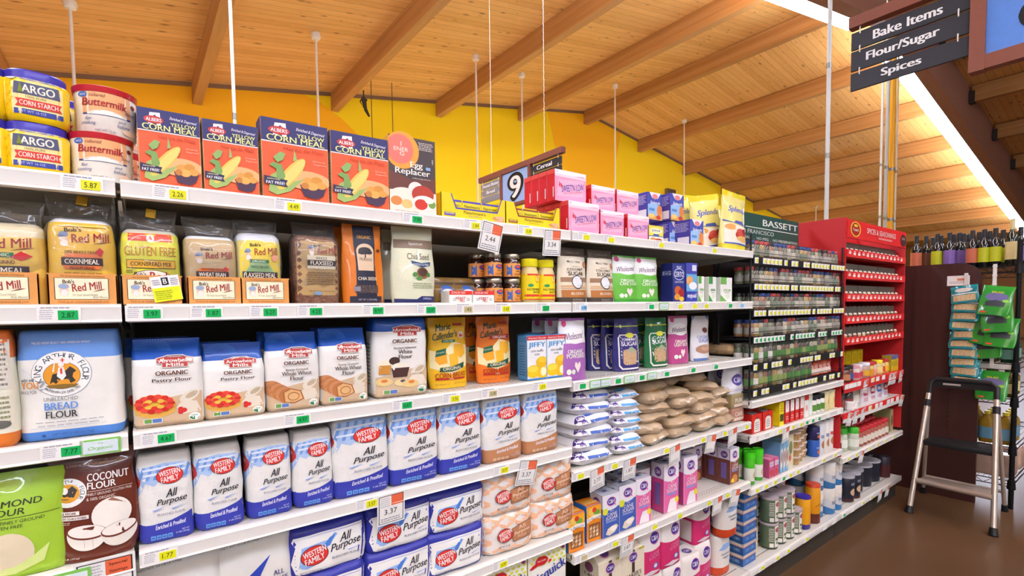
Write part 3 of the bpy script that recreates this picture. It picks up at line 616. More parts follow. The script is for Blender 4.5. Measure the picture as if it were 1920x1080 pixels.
EG = [('r', 0, .3, 1, 1, '#4a3f42'), ('p', [(0, .3), (0, .55), (.5, .45), (1, .5), (1, .3)], '#6e4038'), ('e', .28, .82, .36, .24, '#f2a23c'), ('e', .24, .83, .28, .19, '#ee7a6c'), ('t', 'ENER', .26, .83, .3, .05, '#ffe8d8'), ('t', 'G', .28, .775, .09, .05, '#ffe8d8'), ('r', .255, .87, .27, .93, '#ffe8d8'), ('t', 'Egg', .58, .64, .26, .1, '#f8f2e6', B), ('t', 'Replacer', .5, .545, .74, .1, '#f8f2e6', B), ('t', 'A Balanced Egg Substitute', .68, .475, .4, .022, '#e8d8c8', IT), ('x', .62, .85, .96, .96, 5, '#d8cfc8'), ('r', .78, .6, .88, .64, '#8fb0d8'), ('t', '1 BOX', .93, .72, .1, .02, '#fff', {'rot': 90}),
      ('r', 0, 0, 1, .3, '#efe2d2'), ('e', .3, .2, .34, .14, '#f6ecda'), ('e', .14, .16, .12, .06, '#d98a4a'), ('e', .36, .13, .12, .06, '#e6c27a'), ('e', .55, .33, .16, .1, '#f4ece0'), ('e', .7, .27, .24, .12, '#b8402e'), ('e', .72, .16, .26, .1, '#f3ece4'), ('e', .66, .14, .14, .07, '#cc3a2a'), ('e', .9, .15, .08, .05, '#7aa04a'), ('e', .84, .2, .1, .04, '#f0f0e0'), ('t', 'NET WT 16oz (454g)', .36, .03, .5, .025, '#8a6a58')]
shelfput(box('egg_replacer_box', .137, .06, .208, ('#5a4540', '#eeb13c', '#e9a0a0'), EG), 775, .014, Z1, 'tall brown carton with an orange sun and a food photo, right of the corn meal', 'box', None, -3)
def yeast_tray(c, word):
    W, D, H = .226, .09, .075; t_ = .003; b = bmesh.new()
    def pan(pts, y0, y1, mi):
        A = [b.verts.new((x*W-W/2, y0, z*H)) for x, z in pts]; Bv = [b.verts.new((x*W-W/2, y1, z*H)) for x, z in pts]; n = len(pts)
        b.faces.new(A).material_index = mi; b.faces.new(Bv[::-1]).material_index = mi
        for k in range(n): b.faces.new((A[k], Bv[k], Bv[(k+1) % n], A[(k+1) % n])).material_index = 1
    prof = [(0, 0), (1, 0), (1, 1), (.93, .98), (.86, .42), (.22, .42), (.15, .98), (0, 1)]
    pan(prof, -D/2, -D/2+t_, 0); pan([(0, 0), (1, 0), (1, .9), (0, .9)], D/2-t_, D/2, 0)
    for s in (-1, 1): cube(b, s*W/2-(t_ if s > 0 else 0), -D/2, 0, s*W/2+(t_ if s < 0 else 0), D/2, H*.97, 0)
    cube(b, -W/2, -D/2, 0, W/2, D/2, t_); bmesh.ops.recalc_face_normals(b, faces=b.faces[:])
    F = [('p', [(0, .0), (0, 1), (.15, .98), (.22, .42), (.86, .42), (.93, .98), (1, 1), (1, 0)], '#f3d61a'), ('p', [(.135, .98), (.15, .98), (.225, .46), (.86, .46), (.93, .98), (.945, .98), (.87, .4), (.21, .4)], c), ('t', "Fleischmann's", .5, .31, .34, .13, '#4a3a10', {'b': .005}), ('t', word, .5, .17, .2, .06, c, IT), ('r', .04, .12, .2, .26, c), ('t', 'NON GMO', .12, .19, .13, .06, '#f3e9a0'), ('r', .05, .22, .19, .25, '#d8c23a')]+[('e', .88+.03*math.cos(k*1.9), .13+.035*k, .075, .07, q) for k, q in enumerate(('#d9a06a', '#e8bd92', '#c98a58', '#e6b488'))]
    pr = [('tray', fin('tray', b, [mat('#f3d61a', .4), mat('#d8b914', .4)], 0), -1)]
    bb = carton(W, D, H*.42); pr.append(('front_artwork', decal(bb, F, W, H, flat=True, D=D), 0)); bb.free()
    return Proto('yeast_display_tray', pr, D, H)
def yeast_packet(c, word):
    W, H = .066, .058; b = carton(W, .006, H, .0008)
    F = [('r', 0, .9, 1, 1, c), ('t', "Fleischmann's", .5, .72, .84, .16, '#3a3010', {'sh': .1}), ('t', word, .5, .42, .86, .22, c, B), ('r', .05, .26, .95, .29, c)]
    return pack('yeast_packet', 'packet', b, [mat('#e8d714', .35)]*3, W, .006, H, F, flat=True)
for px, c, word, lb in ((890, '#4a3fae', 'RapidRise', 'blue trimmed'), (1001, '#8a3a2a', 'ActiveDry', 'red trimmed')):
    pt, pp = yeast_tray(c, word), yeast_packet(c, word); x = Xat(px, .012, Z1+.03)
    put(pt, (x, .012+.045, Z1), 'open yellow cardboard tray with %s edge holding yeast packets' % lb, 'tray', 'yeast display trays')
    for k in range(3):
        for r_ in range(3): put(pp, (x+(k-1)*.0685+.003, .03+r_*.026, Z1+.0035), 'yellow yeast packet, %s from left, %s row in the %s tray' % (ORD[k], ('front', 'middle', 'back')[r_], lb), 'packet', 'yeast packets in the %s tray' % lb, rot=(-6, 0, 0))
def snl(W, D, H):
    F = [('r', 0, .84, 1, 1, '#f6f2f4'), ('p', [(0, .06), (.06, .8), (.9, .9), (1, .86), (1, .16), (.86, .02), (.1, .0)], '#f2a0c4'), ('p', [(.08, .16), (.1, .68), (.92, .76), (.9, .22)], '#f6b6d2'), ('r', 0, .78, 1, .86, '#f9d6e4'), ('t', "SWEET'N LOW", .56, .48, .72, .22, '#3a3a9c', {'b': .014, 'rot': 9, 'sh': .1}), ('t', 'Zero Calorie Sweetener', .57, .33, .6, .05, '#c23a6a', {'rot': 9}), ('p', [(.16, .42), (.12, .5), (.14, .66), (.17, .52)], '#d8334a'), ('e', .2, .5, .02, .08, '#d8334a', 20), ('t', '100', .06, .93, .06, .05, '#4a7ac0')]
    return box('sweetener_box', W, D, H, ('#f4b4cf', '#d9232e', '#f3e6ec'), F, [('r', .78, .12, .9, .44, '#f2dede'), ('r', .0, .86, 1, 1, '#e8524a')])
pS1, pS2 = snl(.152, .041, .108), snl(.128, .045, .094)
G = 'pink sweetener boxes'
for p, px, y, z, lb in ((pS1, 1095, .012, Z1, 'large pink sweetener box standing on the shelf edge'), (pS1, 1070, .045, Z1+.11, 'large pink sweetener box on top of the pile, frontmost'), (pS2, 1148, .014, Z1, 'middle pink sweetener box in the bottom row'), (pS2, 1197, .016, Z1, 'rightmost pink sweetener box in the bottom row'), (pS2, 1131, .05, Z1+.096, 'middle pink sweetener box in the upper row'), (pS2, 1177, .05, Z1+.096, 'rightmost pink sweetener box in the upper row')):
    shelfput(p, px, y, z, lb, 'box', G)
xs = Xat(1070, .045, Z1+.16)
for k in range(3):
    put(pS1, (xs-.014*0, .045+.0205+.0425*(k+1), Z1+.11), 'pink sweetener box with its red side showing, %s behind the frontmost upper one' % ORD[k], 'box', G)
    put(pS1, (Xat(1095, .012, Z1+.05), .012+.0205+.0425*(k+1), Z1), 'pink sweetener box low in the pile, %s behind the large front one' % ORD[k], 'box', G)
for px in (1131, 1177): put(pS2, (Xat(px, .05, Z1+.13)+.002, .13, Z1+.096), 'pink sweetener box in the upper row, second row behind the %s one' % ('middle' if px < 1150 else 'rightmost'), 'box', G); put(pS2, (Xat(px+17, .014, Z1+.05), .095, Z1), 'pink sweetener box in the bottom row, second behind the %s one' % ('middle' if px < 1150 else 'rightmost'), 'box', G)
def splbox(W, D, H):
    F = [('p', [(0, 0), (0, .55), (.5, .62), (1, .5), (1, 0)], '#9cc4ee'), ('p', [(.1, 1), (.3, .8), (.5, .76), (.7, .8), (.9, 1)], '#f4f2f6'), ('e', .5, .86, .2, .09, '#e88a90'), ('t', 'Splenda', .5, .62, .7, .14, '#f4f6ff', SC()), ('r', .08, .32, .46, .42, '#5f8fd0'), ('e', .8, .34, .18, .22, '#e08c4a'), ('p', [(0, 0), (0, .14), (.3, .24), (.7, .1), (1, .3), (1, 0)], '#e6a552'), ('e', .25, .14, .2, .08, '#f2d27a'), ('e', .72, .1, .16, .08, '#c84a3a')]
    return box('sweetener_box', W, D, H, ('#4a58b4', '#4a3fa0', '#5a52b0'), F, [('x', .3, .55, .95, .9, 7, '#c8c4ea'), ('r', .5, .06, .95, .36, '#e6e4f0'), ('r', .28, .06, .42, .3, '#d8d6e8'), ('r', 0, 0, .2, 1, '#8f94d4')])
pP = splbox(.1, .13, .118); G = 'blue sweetener boxes'
for px, y, z, lb in ((1307, .03, Z1, 'rightmost blue sweetener box in the bottom row, against the yellow bag'), (1268, .11, Z1, 'blue sweetener box in the bottom row behind the small yellow box'), (1270, .1, Z1+.12, 'rightmost blue sweetener box of the upper row with an orange food picture'), (1228, .14, Z1+.12, 'left blue sweetener box of the upper row')):
    shelfput(pP, px, y, z, lb, 'box', G)
SY = [('r', 0, .35, 1, 1, '#f6e24a'), ('e', .5, .68, .42, .2, '#f9f3c0'), ('t', 'Splenda', .48, .68, .6, .2, '#4a6ac0', SC()), ('r', .3, .36, .7, .46, '#3a56a8'), ('r', 0, .3, 1, .35, '#3a56a8'), ('r', 0, 0, 1, .3, '#f3ead0'), ('e', .3, .12, .2, .1, '#d88a4a'), ('e', .66, .1, .24, .1, '#a8402e')]
shelfput(box('sweetener_box', .094, .03, .062, ('#f6e24a', '#3a3f8c', '#4a4aa0'), SY), 1230, .012, Z1, 'small yellow sweetener box in front of the blue boxes', 'box')
def splbag(W, D, H, seed):
    F = [('t', 'Splenda', .5, .68, .72, .13, '#5a6ac4', SC(b=.02)), ('p', [(.0, .5), (.3, .46), (.35, .5), (.65, .5), (.7, .44), (1, .44), (1, .41), (.0, .47)], '#5060b4'), ('p', [(.02, .12), (.02, .44), (.98, .4), (.98, .12)], '#f2e9d6'), ('e', .2, .38, .16, .05, '#e0a050'), ('e', .6, .26, .28, .09, '#c23a34'), ('e', .52, .31, .16, .06, '#d8574a'), ('e', .66, .2, .3, .05, '#e8b86a'), ('e', .72, .33, .12, .05, '#a82a2a'), ('r', .02, .095, .98, .12, '#5060b4')]
    return pack('sweetener_bag', 'bag', pouch(W, D, H, .005, seed, 1.05), [bands([(0, '#eedc3c'), (.1, '#f2e88a'), (.9, '#f0dc2a')], .25, coat=.5)], W, D, H, F)
G = 'yellow sweetener bags'
for px, y, z, W, H, s, ry, lb in ((1387, .012, Z1, .2, .285, 1, 3, 'rightmost yellow sweetener bag at the end of the shelf'), (1344, .1, Z1, .19, .28, 2, -9, 'yellow sweetener bag tilting left, left of the rightmost one'), (1369, .19, Z1, .2, .27, 3, 4, 'yellow sweetener bag behind the two front ones'), (1302, .19, Z1+.02, .2, .27, 4, -4, 'yellow sweetener bag behind the blue boxes with dark lettering')):
    shelfput(splbag(W, .08, H, s), px, y, z, lb, 'bag', G, ry=ry, rz=(-12 if s == 2 else 0))
# ---------------------------------------------------------------- second shelf
def man(cu, cv, s):
    "small emblem: a bearded head under a flat blue-grey cap"
    return [('e', cu, cv-.02*s, .05*s, .05*s, '#e2c0a4'), ('e', cu+.005*s, cv-.055*s, .045*s, .03*s, '#efe8e0'), ('e', cu, cv+.03*s, .055*s, .026*s, '#8294b8'), ('e', cu-.03*s, cv+.015*s, .04*s, .012*s, '#6a7ca0')]
def mill(cu, cv, s, k=1):
    return [('t', "Bob's", cu-.17*s, cv+.085*s*k, .24*s, .05*s*k, '#4a2a1c', {'b': .02, 'rot': 4}), ('t', 'Red Mill', cu+.08*s, cv-.005*s, .56*s, .1*s*k, '#a3201f', {'b': .01, 'rot': 5, 'sh': .12}), ('p', [(cu+.1*s, cv-.08*s*k), (cu+.28*s, cv-.045*s*k), (cu+.4*s, cv-.04*s*k), (cu+.28*s, cv-.06*s*k)], '#8a4a3a')]
TRF = [('r', .09, .2, .87, .86, '#3a2a20'), ('r', .1, .21, .86, .85, '#f1eccb'), ('t', 'An Employee-Owned Company', .5, .92, .64, .06, '#7a4a22'), ('t', "Bob's", .29, .75, .16, .12, '#4a2a1c', {'b': .02}), ('t', 'Red Mill', .55, .6, .44, .24, '#a3201f', {'b': .01, 'rot': 8, 'sh': .12}), ('e', .22, .48, .06, .15, '#e6cbb4'), ('e', .23, .4, .05, .1, '#f0e8e0'), ('e', .22, .6, .075, .08, '#9aaac8'), ('p', [(.62, .43), (.75, .52), (.83, .53), (.76, .49)], '#8a3a2a'), ('t', 'To Your Good Health', .52, .34, .36, .06, '#8a8468', IT), ('t', 'Bob Moore', .74, .27, .22, .05, '#9a9478', SC()), ('t', 'Find us at: www.bobsredmill.com', .5, .13, .72, .07, '#7a4a22')]
def tray(W, H=.062):
    b = bmesh.new(); t_ = .002; D = .2
    for a in ((-W/2, -D/2, 0, W/2, -D/2+t_, H), (-W/2, D/2-t_, 0, W/2, D/2, H), (-W/2, -D/2, 0, -W/2+t_, D/2, H*.96), (W/2-t_, -D/2, 0, W/2, D/2, H*.96), (-W/2, -D/2, 0, W/2, D/2, t_)): cube(b, *a)
    bb = carton(W, D, H); p = Proto('display_tray', [('tray', fin('tray', b, [mat('#dd9a52', .6, var=.06)], 0), -1), ('front_artwork', decal(bb, TRF, W, H, flat=True, D=D), 0), ('side_artwork', decal(bb, [('r', .2, .2, .8, .85, '#8a6a4e'), ('x', .5, .25, .78, .7, 5, '#5a4030')], W, H, 'l', True, D=D), 0)], D, H); bb.free(); return p
def clearbag(W, D, H, body, label, stops, fillc=('#d8c9a0', '#efe2bc'), seed=0, top=.76, clear='#ffffff', badge=True, name='meal_bag'):
    "block bag of printed film, clear above the label, with a loose clear fin on top"
    hb = H*top
    k = bands(stops, .35, coat=.08) if stops else grain(*fillc)
    bd = loft([(0, W*.46, D*.42, .014), (hb*.04, W*.485, D*.46, .014, .003), (hb*.5, W*.49, D*.46, .014, .007), (hb*.9, W*.48, D*.44, .014, .006), (hb, W*.46, D*.34, .014, .004), (hb*1.05, W*.4, D*.24, .014)], sub=2, nf=12, ns=6, amp=.003, seed=seed, H=hb)
    fl = loft([(.002, W*.475, D*.44, .014), (hb*.5, W*.5, D*.475, .014, .009), (hb*.92, W*.49, D*.45, .014, .008), (hb*1.06, W*.475, D*.3, .014, .004), (H*.93, W*.49, .014, .01, .006), (H*.98, W*.52, .004, .003, 0), (H, W*.53, .001, .0008, 0)], sub=3, nf=16, ns=8, amp=.006, freq=30, seed=seed+5, cap=(0, 0))
    parts = [('filled_bag', None, -1), ('front_artwork', decal(bd, label, W*.98, hb, D=D), 0)]
    if badge:
        bb = carton(.018, .002, .022, .0005); parts.append(('top_badge', fin('top_badge', bb, [mat('#e3b43a'), mat('#3a2a10'), mat('#3a2a10')], 0), -1))
    parts[0] = ('filled_bag', fin('filled_bag', bd, [k], 45), -1); parts.append(('clear_wrap', fin('clear_wrap', fl, [film(clear)], 180), -1))
    p = Proto(name, parts, D, H); p.badge = (W*.02, -.022, H*.9); return p
def bagput(p, px, y, z, lb, group='bags of meal and flour in clear wrap', **k):
    r = shelfput(p, px, y, z, lb, 'bag', group, **k)
    for o in COL.objects:
        if o.parent == r and o.name.startswith('top_badge'): o.location = p.badge; o.rotation_euler = (math.radians(-24), math.radians(8), 0)
    return r
def oval(word, v, c='#e27a3a', w=.52, fnt=None): return [('p', [(.24, v-.09), (.2, v-.05), (.2, v+.05), (.28, v+.1), (.74, v+.1), (.8, v+.05), (.8, v-.05), (.76, v-.09)], c), ('r', .19, v-.045, .82, v+.05, '#35242c'), ('t', word, .5, v+.002, w, .06, '#f6ecd8', B)]
LA = man(.24, .81, 1.3)+mill(.56, .82, 1.05)+[('t', '100% WHOLE GRAIN', .5, .635, .5, .04, '#6a2a18', B)]+oval('CORNMEAL', .52)+[('t', 'MEDIUM GRIND', .5, .445, .38, .03, '#7a2a18', B), ('p', [(.7, .64), (.78, .7), (.84, .66), (.8, .58)], '#c9252a'), ('x', .2, .2, .82, .4, 5, '#a87a1a'), ('t', 'CORNMEAL PANCAKES', .5, .17, .36, .03, '#7a5a14'), ('r', .12, .95, .9, .965, '#f2cf4a')]
LB = [('r', 0, .88, 1, .99, '#e0442e'), ('t', 'sweet and light', .2, .92, .28, .03, '#f8d8c8'), ('t', 'easy to prepare', .78, .9, .26, .03, '#f8d8c8'), ('e', .5, .92, .07, .055, '#f6e7da'), ('p', [(.46, .9), (.5, .96), (.54, .9)], '#e0442e'), ('t', 'GLUTEN FREE', .5, .74, .9, .13, '#c98a1c', B), ('r', .07, .5, .93, .62, '#3a2a10'), ('r', .08, .508, .92, .612, '#f0b52a'), ('t', 'CORNBREAD MIX', .5, .56, .72, .06, '#3a2a10', B), ('e', .5, .34, .38, .14, '#4a3018'), ('e', .5, .34, .365, .132, '#f6efe0')]+[('t', "Bob's", .3, .42, .2, .06, '#4a2a1c', B), ('t', 'Red', .62, .39, .3, .12, '#a3201f', B), ('t', 'Mill', .66, .27, .34, .12, '#a3201f', B)]+man(.3, .28, 1.5)+[('x', .06, .43, .18, .48, 2, '#6a5a10')]
def LC(word, sub, c='#e27a3a'): return man(.26, .72, 1.2)+mill(.57, .76, .95)+oval(word, .45, c)+[('t', sub, .5, .53, .42, .03, '#6a2a18', B), ('x', .24, .12, .8, .3, 5, '#8a7a5a'), ('p', [(.68, .52), (.76, .58), (.84, .54), (.76, .49)], '#c9352a')]
LD = [('r', .04, .0, .98, .93, '#f2d94a')]+man(.22, .74, 1.2)+mill(.56, .78, 1.0)+[('r', .24, .6, .7, .65, '#2f7a4a'), ('t', 'ORGANIC', .47, .625, .32, .034, '#e6f0d8', B), ('p', [(.1, .42), (.28, .6), (.68, .6), (.88, .42), (.84, .3), (.12, .3)], '#9cc48a'), ('t', 'WHOLE GROUND', .48, .54, .42, .04, '#2a4a20', B), ('r', .08, .37, .9, .47, '#35242c'), ('t', 'FLAXSEED MEAL', .48, .42, .74, .07, '#f6ecd8', B), ('t', 'HIGH FIBER WHOLE GRAIN', .5, .34, .5, .028, '#3a5a2a'), ('e', .84, .68, .07, .05, '#e8a08a'), ('x', .12, .06, .9, .24, 4, '#a8901a')]
LZ = mill(.42, .78, 1.2)+[('r', .05, .6, .6, .66, '#2f7a4a'), ('t', 'ORGANIC', .34, .63, .4, .04, '#e6f0d8', B), ('t', 'MEDIUM GRIND', .36, .54, .5, .045, '#6a2a18', B), ('p', [(.55, .6), (.7, .68), (.86, .62), (.7, .56)], '#c9252a')]+[('r', .0, .36, .8, .49, '#35242c'), ('t', 'CORNMEAL', .38, .425, .7, .09, '#f6ecd8', B), ('x', .05, .08, .8, .26, 4, '#a87a1a')]
zt = Z2
YEL, TAN = [(0, '#eec344')], [(0, '#cdb488')]
for px, W, H, lab, st, fc, clr, seed, lb in ((12, .1, .195, LZ, [(0, '#eec85a'), (.86, '#e8dcb8')], None, '#ffffff', 1, 'clear topped yellow cornmeal bag cut off by the left frame edge'), (153, .1, .215, LA, YEL, None, '#ffffff', 2, 'yellow medium grind cornmeal bag under the gap between the left and middle bays'), (283, .098, .2, LB, [(0, '#e9e84a'), (.99, '#e8e0c8')], None, '#ffffff', 3, 'lime yellow gluten free cornbread mix bag with red stripe'), (397, .1, .193, LC('WHEAT BRAN', "UNPROCESSED MILLER'S"), TAN, None, '#ffffff', 4, 'tan wheat bran bag with clear crinkled top'), (488, .092, .196, LD, [(0, '#e8dc9a'), (.93, '#e4e6ea')], None, '#f4f6ff', 5, 'yellow and white flaxseed meal bag with a green band')):
    p = clearbag(W, .07, H, None, lab, st, seed=seed, badge=px in (153, 283), top=.74 if px != 488 else .8)
    bagput(p, px, .022 if px != 12 else .022, Z2+.0025, lb)
LF = [('r', .02, .14, .98, .98, '#b99a68')]+man(.34, .83, 1.1)+mill(.64, .82, .85)+[('r', .24, .54, .9, .74, '#e6ddc4'), ('t', 'WHOLE', .56, .7, .26, .04, '#4a5a30', B), ('r', .24, .585, .92, .67, '#35242c'), ('t', 'FLAXSEED', .57, .627, .52, .06, '#f6ecd8', B), ('x', .2, .3, .92, .5, 6, '#8a6a40'), ('t', 'NET WT 24 OZ (1 LB 8 OZ) 680g', .56, .2, .6, .022, '#5a4426'), ('e', .46, .17, .09, .03, '#7f9ab8')]
bagput(clearbag(.106, .075, .203, None, LF, None, ('#6a4434', '#8a6450'), 7, .8, badge=False, name='flaxseed_bag'), 597, .016, Z2, 'brown whole flaxseed bag with see-through bottom and crinkled clear top')
G = 'tan cardboard trays holding the bags'
for px, lb in ((157, 'tan cardboard tray under the yellow medium grind cornmeal bag'), (287, 'tan cardboard tray under the cornbread mix bag, with a paper note on it'), (404, 'tan cardboard tray under the wheat bran bag'), (499, 'tan cardboard tray under the flaxseed meal bag')):
    shelfput(tray(.103), px, .012, Z2, lb, 'tray', G)
shelfput(tray(.103), 0, .012, Z2, 'tan cardboard tray at the left frame edge with its dark side showing', 'tray', G)
# note on the tray
b = card(.05, .052)
for v in b.verts: v.co.z += .052
D_ = decal(b, [('r', 0, 0, 1, .55, '#e6f01c'), ('r', .38, .64, .62, .94, '#222'), ('t', 'B', .5, .79, .12, .2, '#fff', B), ('x', .06, .66, .34, .9, 3, '#a8a6b2'), ('x', .68, .6, .96, .92, 4, '#a8a6b2'), ('x', .05, .06, .7, .45, 5, '#a8b01a')], .05, .052, flat=True, eps=.0004); b.free()
r = mobj('paper_note', fin('paper_note', card(.05, .052), [m_card], 0)); r.location = (Xat(307, .008, Z2+.05), .0095, Z2+.061); r.rotation_euler = (0, math.radians(-9), 0); mobj('lettering', D_, r, (0, 0, -.052)); tag(r, 'white and yellow paper note with a black letter taped to a tan tray', 'note')
def chia(seed):
    W, D, H = .1, .05, .209
    F = [('p', [(.26, .07), (.28, .5), (.24, .75), (.24, .99), (.8, .99), (.8, .75), (.78, .5), (.82, .07)], '#26283c'), ('r', .24, .14, .84, .24, grain('#2c2428', '#6a5a58', 500)), ('r', .1, .02, .95, .1, '#2a2a3c'), ('t', 'ORGANIC', .52, .84, .36, .04, '#d8a03c', B), ('x', .32, .9, .72, .96, 3, '#4a4c64'), ('p', ell(.53, .66, .23, .1, 18, 0, 180)+[(.33, .42), (.74, .42)], '#d9bfa0'), ('e', .52, .67, .17, .045, '#2f2c34'), ('e', .44, .645, .1, .025, '#2f2c34'), ('e', .62, .65, .1, .025, '#2f2c34'), ('r', .51, .58, .54, .66, '#2f2c34'), ('t', 'TRUROOTS', .53, .56, .34, .035, '#2f2c34', {'sh': .2, 'rot': -4}), ('t', 'CHIA SEEDS', .56, .32, .5, .04, '#f0e2cc', B), ('t', 'NET WT 12 OZ (340g)', .55, .055, .5, .025, '#c9c2d0'), ('r', .2, .16, .36, .22, '#8a8690'), ('e', .9, .68, .06, .02, '#6a3a14')]
    return pack('chia_seed_pouch', 'pouch', pouch(W, D, H, .003, seed, 1.0), [mat('#dd7a1e', .35, coat=.2)], W, D, H, F)
pc = chia(11)
shelfput(pc, 686, .014, Z2, 'orange and navy chia seed pouch with a tree emblem, front one', 'pouch', 'orange chia seed pouches', rz=-3); shelfput(pc, 668, .085, Z2, 'orange chia seed pouch half hidden behind the front one', 'pouch', 'orange chia seed pouches', rz=4)
W, D, H = .118, .06, .216
F = [('r', .03, .72, .98, .83, '#8a7460'), ('t', 'Spectrum', .55, .775, .34, .045, '#f0e6d6'), ('t', 'Chia Seed', .6, .615, .56, .08, '#5a4a3c'), ('p', [(.42, .52), (.4, .56), (.66, .53), (.92, .55), (.9, .5), (.66, .47)], '#2f4a72'), ('t', 'OMEGA-3 & FIBER', .66, .51, .42, .028, '#e6ecf4'), ('e', .68, .4, .16, .075, '#8a5a34'), ('e', .68, .41, .12, .055, '#4a3024'), ('e', .48, .38, .06, .03, '#4a8a3a'), ('e', .58, .33, .08, .025, '#4a8a3a'), ('e', .84, .38, .05, .03, '#4a8a3a'), ('x', .4, .2, .95, .28, 3, '#a8b08a'), ('p', [(.0, .0), (.0, .07), (.5, .06), (.62, .1), (1, .1), (1, 0)], '#2a2f66'), ('t', 'OMEGA-3', .78, .07, .24, .025, '#d8dcf0')]
ps = pack('chia_seed_pouch', 'pouch', pouch(W, D, H, .003, 13, 1.0), [bands([(0, '#dfe3c6')], .3, coat=.3)], W, D, H, F)
shelfput(ps, 782, .014, Z2, 'pale green chia seed pouch with a brown band, front one', 'pouch', 'pale green chia seed pouches', rz=-6); shelfput(ps, 760, .09, Z2, 'pale green chia seed pouch hidden behind the front one', 'pouch', 'pale green chia seed pouches')
def yeastbag(seed):
    W, D, H = .09, .06, .082
    F = [('r', .05, .72, .95, .82, '#4a3a22'), ('e', .55, .45, .3, .26, '#3f66b0'), ('e', .55, .42, .24, .14, '#e6ecf4'), ('e', .4, .3, .2, .12, '#7a5a30')]
    return pack('yeast_bag', 'bag', gusset(W, D, H, .6, .003, seed), [mat('#8a6a34', .35, coat=.3)], W, D, H, F)
pY = yeastbag(3)
for px, lb in ((838, 'short brown yeast bag behind the first red and white box'), (877, 'short brown yeast bag behind the second red and white box')): shelfput(pY, px, .075, Z2, lb, 'bag', 'short brown yeast bags')
F = [('r', 0, .7, 1, 1, '#d8382c'), ('t', 'ACTIVE DRY YEAST', .4, .85, .6, .16, '#f8e0d8', B), ('t', 'YEAST', .5, .42, .44, .22, '#c23a38', BI), ('t', 'MILL', .55, .22, .24, .16, '#c23a38', BI), ('x', .15, .2, .3, .45, 2, '#9aa0a8'), ('x', .75, .2, .9, .45, 2, '#9aa0a8')]
pY = box('yeast_box', .079, .05, .038, ('#f2efe8', '#e8e2da', '#d8382c'), F)
for px, lb in ((864, 'small red and white yeast box, left one of two'), (907, 'small red and white yeast box, right one of two beside the jars')): shelfput(pY, px, .012, Z2, lb, 'box', 'small red and white yeast boxes')
def jar(R, H, capc, capm, bodyc, lab, lc, name='jar', capH=.16, lv=(.08, .62)):
    hb = H*(1-capH)
    body = loft([(0, R*.9, R*.9, R), (.003, R, R, R), (hb*.72, R, R, R), (hb*.86, R*.92, R*.92, R), (hb*.94, R*.8, R*.8, R), (hb, R*.8, R*.8, R)], nc=6, nf=2, ns=2)
    cap = loft([(hb-.001, R*.86, R*.86, R), (hb+.002, R*.9, R*.9, R), (H-.002, R*.9, R*.9, R), (H, R*.84, R*.84, R)], nc=6, nf=2, ns=2, H=H)
    wr = loft([(H*lv[0], R*1.012, R*1.012, R), (H*lv[1], R*1.012, R*1.012, R)], nc=6, nf=2, ns=2, cap=(0, 0), H=H)
    art = decal(wr, lab, R*2, H, D=R*2) if lab else None
    parts = [('jar_body', fin('jar_body', body, [bodyc], 50), -1), ('cap', fin('cap', cap, [capm], 40), -1), ('wrap_label', fin('wrap_label', wr, [mat(lc, .4)], 180), -1)]
    if art: parts.append(('label_artwork', art, 2))
    return Proto(name, parts, R*2, H)
F = [('e', .6, .46, .26, .1, '#3a52a8'), ('e', .6, .48, .18, .05, '#d84a3a'), ('p', [(.02, .1), (.02, .55), (.22, .55), (.22, .1)], '#4a6ab4'), ('t', 'YEAST', .6, .3, .4, .06, '#5a3a1c', B), ('e', .84, .2, .14, .07, '#8a4a2a'), ('x', .3, .12, .7, .22, 2, '#b8762c')]
pJ = jar(.028, .079, None, mat('#b9b2a0', .3, .8), mat('#3a1e16', .15, coat=.5), F, '#f0a04c', 'yeast_jar'); G = 'brown glass yeast jars'
for k, (px, y, z, lb) in enumerate(((905, .075, 0, 'behind the red and white boxes, bottom row'), (903, .075, 1, 'leftmost of the upper row'), (936, .02, 0, 'middle of the bottom row'), (934, .02, 1, 'middle of the upper row'), (970, .02, 0, 'rightmost of the bottom row'), (969, .02, 1, 'rightmost of the upper row'))):
    shelfput(pJ, px, y, Z2+z*.0795, 'brown glass yeast jar with metal lid, '+lb, 'jar', G)
F = [('r', .02, .62, .98, .66, '#d8402c'), ('r', .02, .12, .98, .62, '#f4dc1c'), ('e', .66, .54, .2, .09, '#d8402c'), ('e', .66, .56, .1, .06, '#f2e6d8'), ('e', .25, .4, .13, .035, '#2f9a5a'), ('t', 'NUTRITIONAL', .5, .31, .8, .05, '#2a3a1a', B), ('t', 'SEASONING', .62, .25, .56, .04, '#2a3a1a', B), ('r', .02, .15, .98, .2, '#d8402c'), ('r', .02, .08, .98, .1, '#d8402c')]
pN = jar(.032, .147, None, mat('#f2e81e', .35), mat('#dcc88c', .3, coat=.3), F, '#f4dc1c', 'seasoning_shaker', .17, (.08, .66))
for px, y, lb in ((1004, .014, 'yellow capped nutritional seasoning shaker, left one of two'), (1034, .014, 'yellow capped nutritional seasoning shaker, right one beside the sugar pouch')): shelfput(pN, px, y, Z2, lb, 'shaker', 'yellow capped shakers')
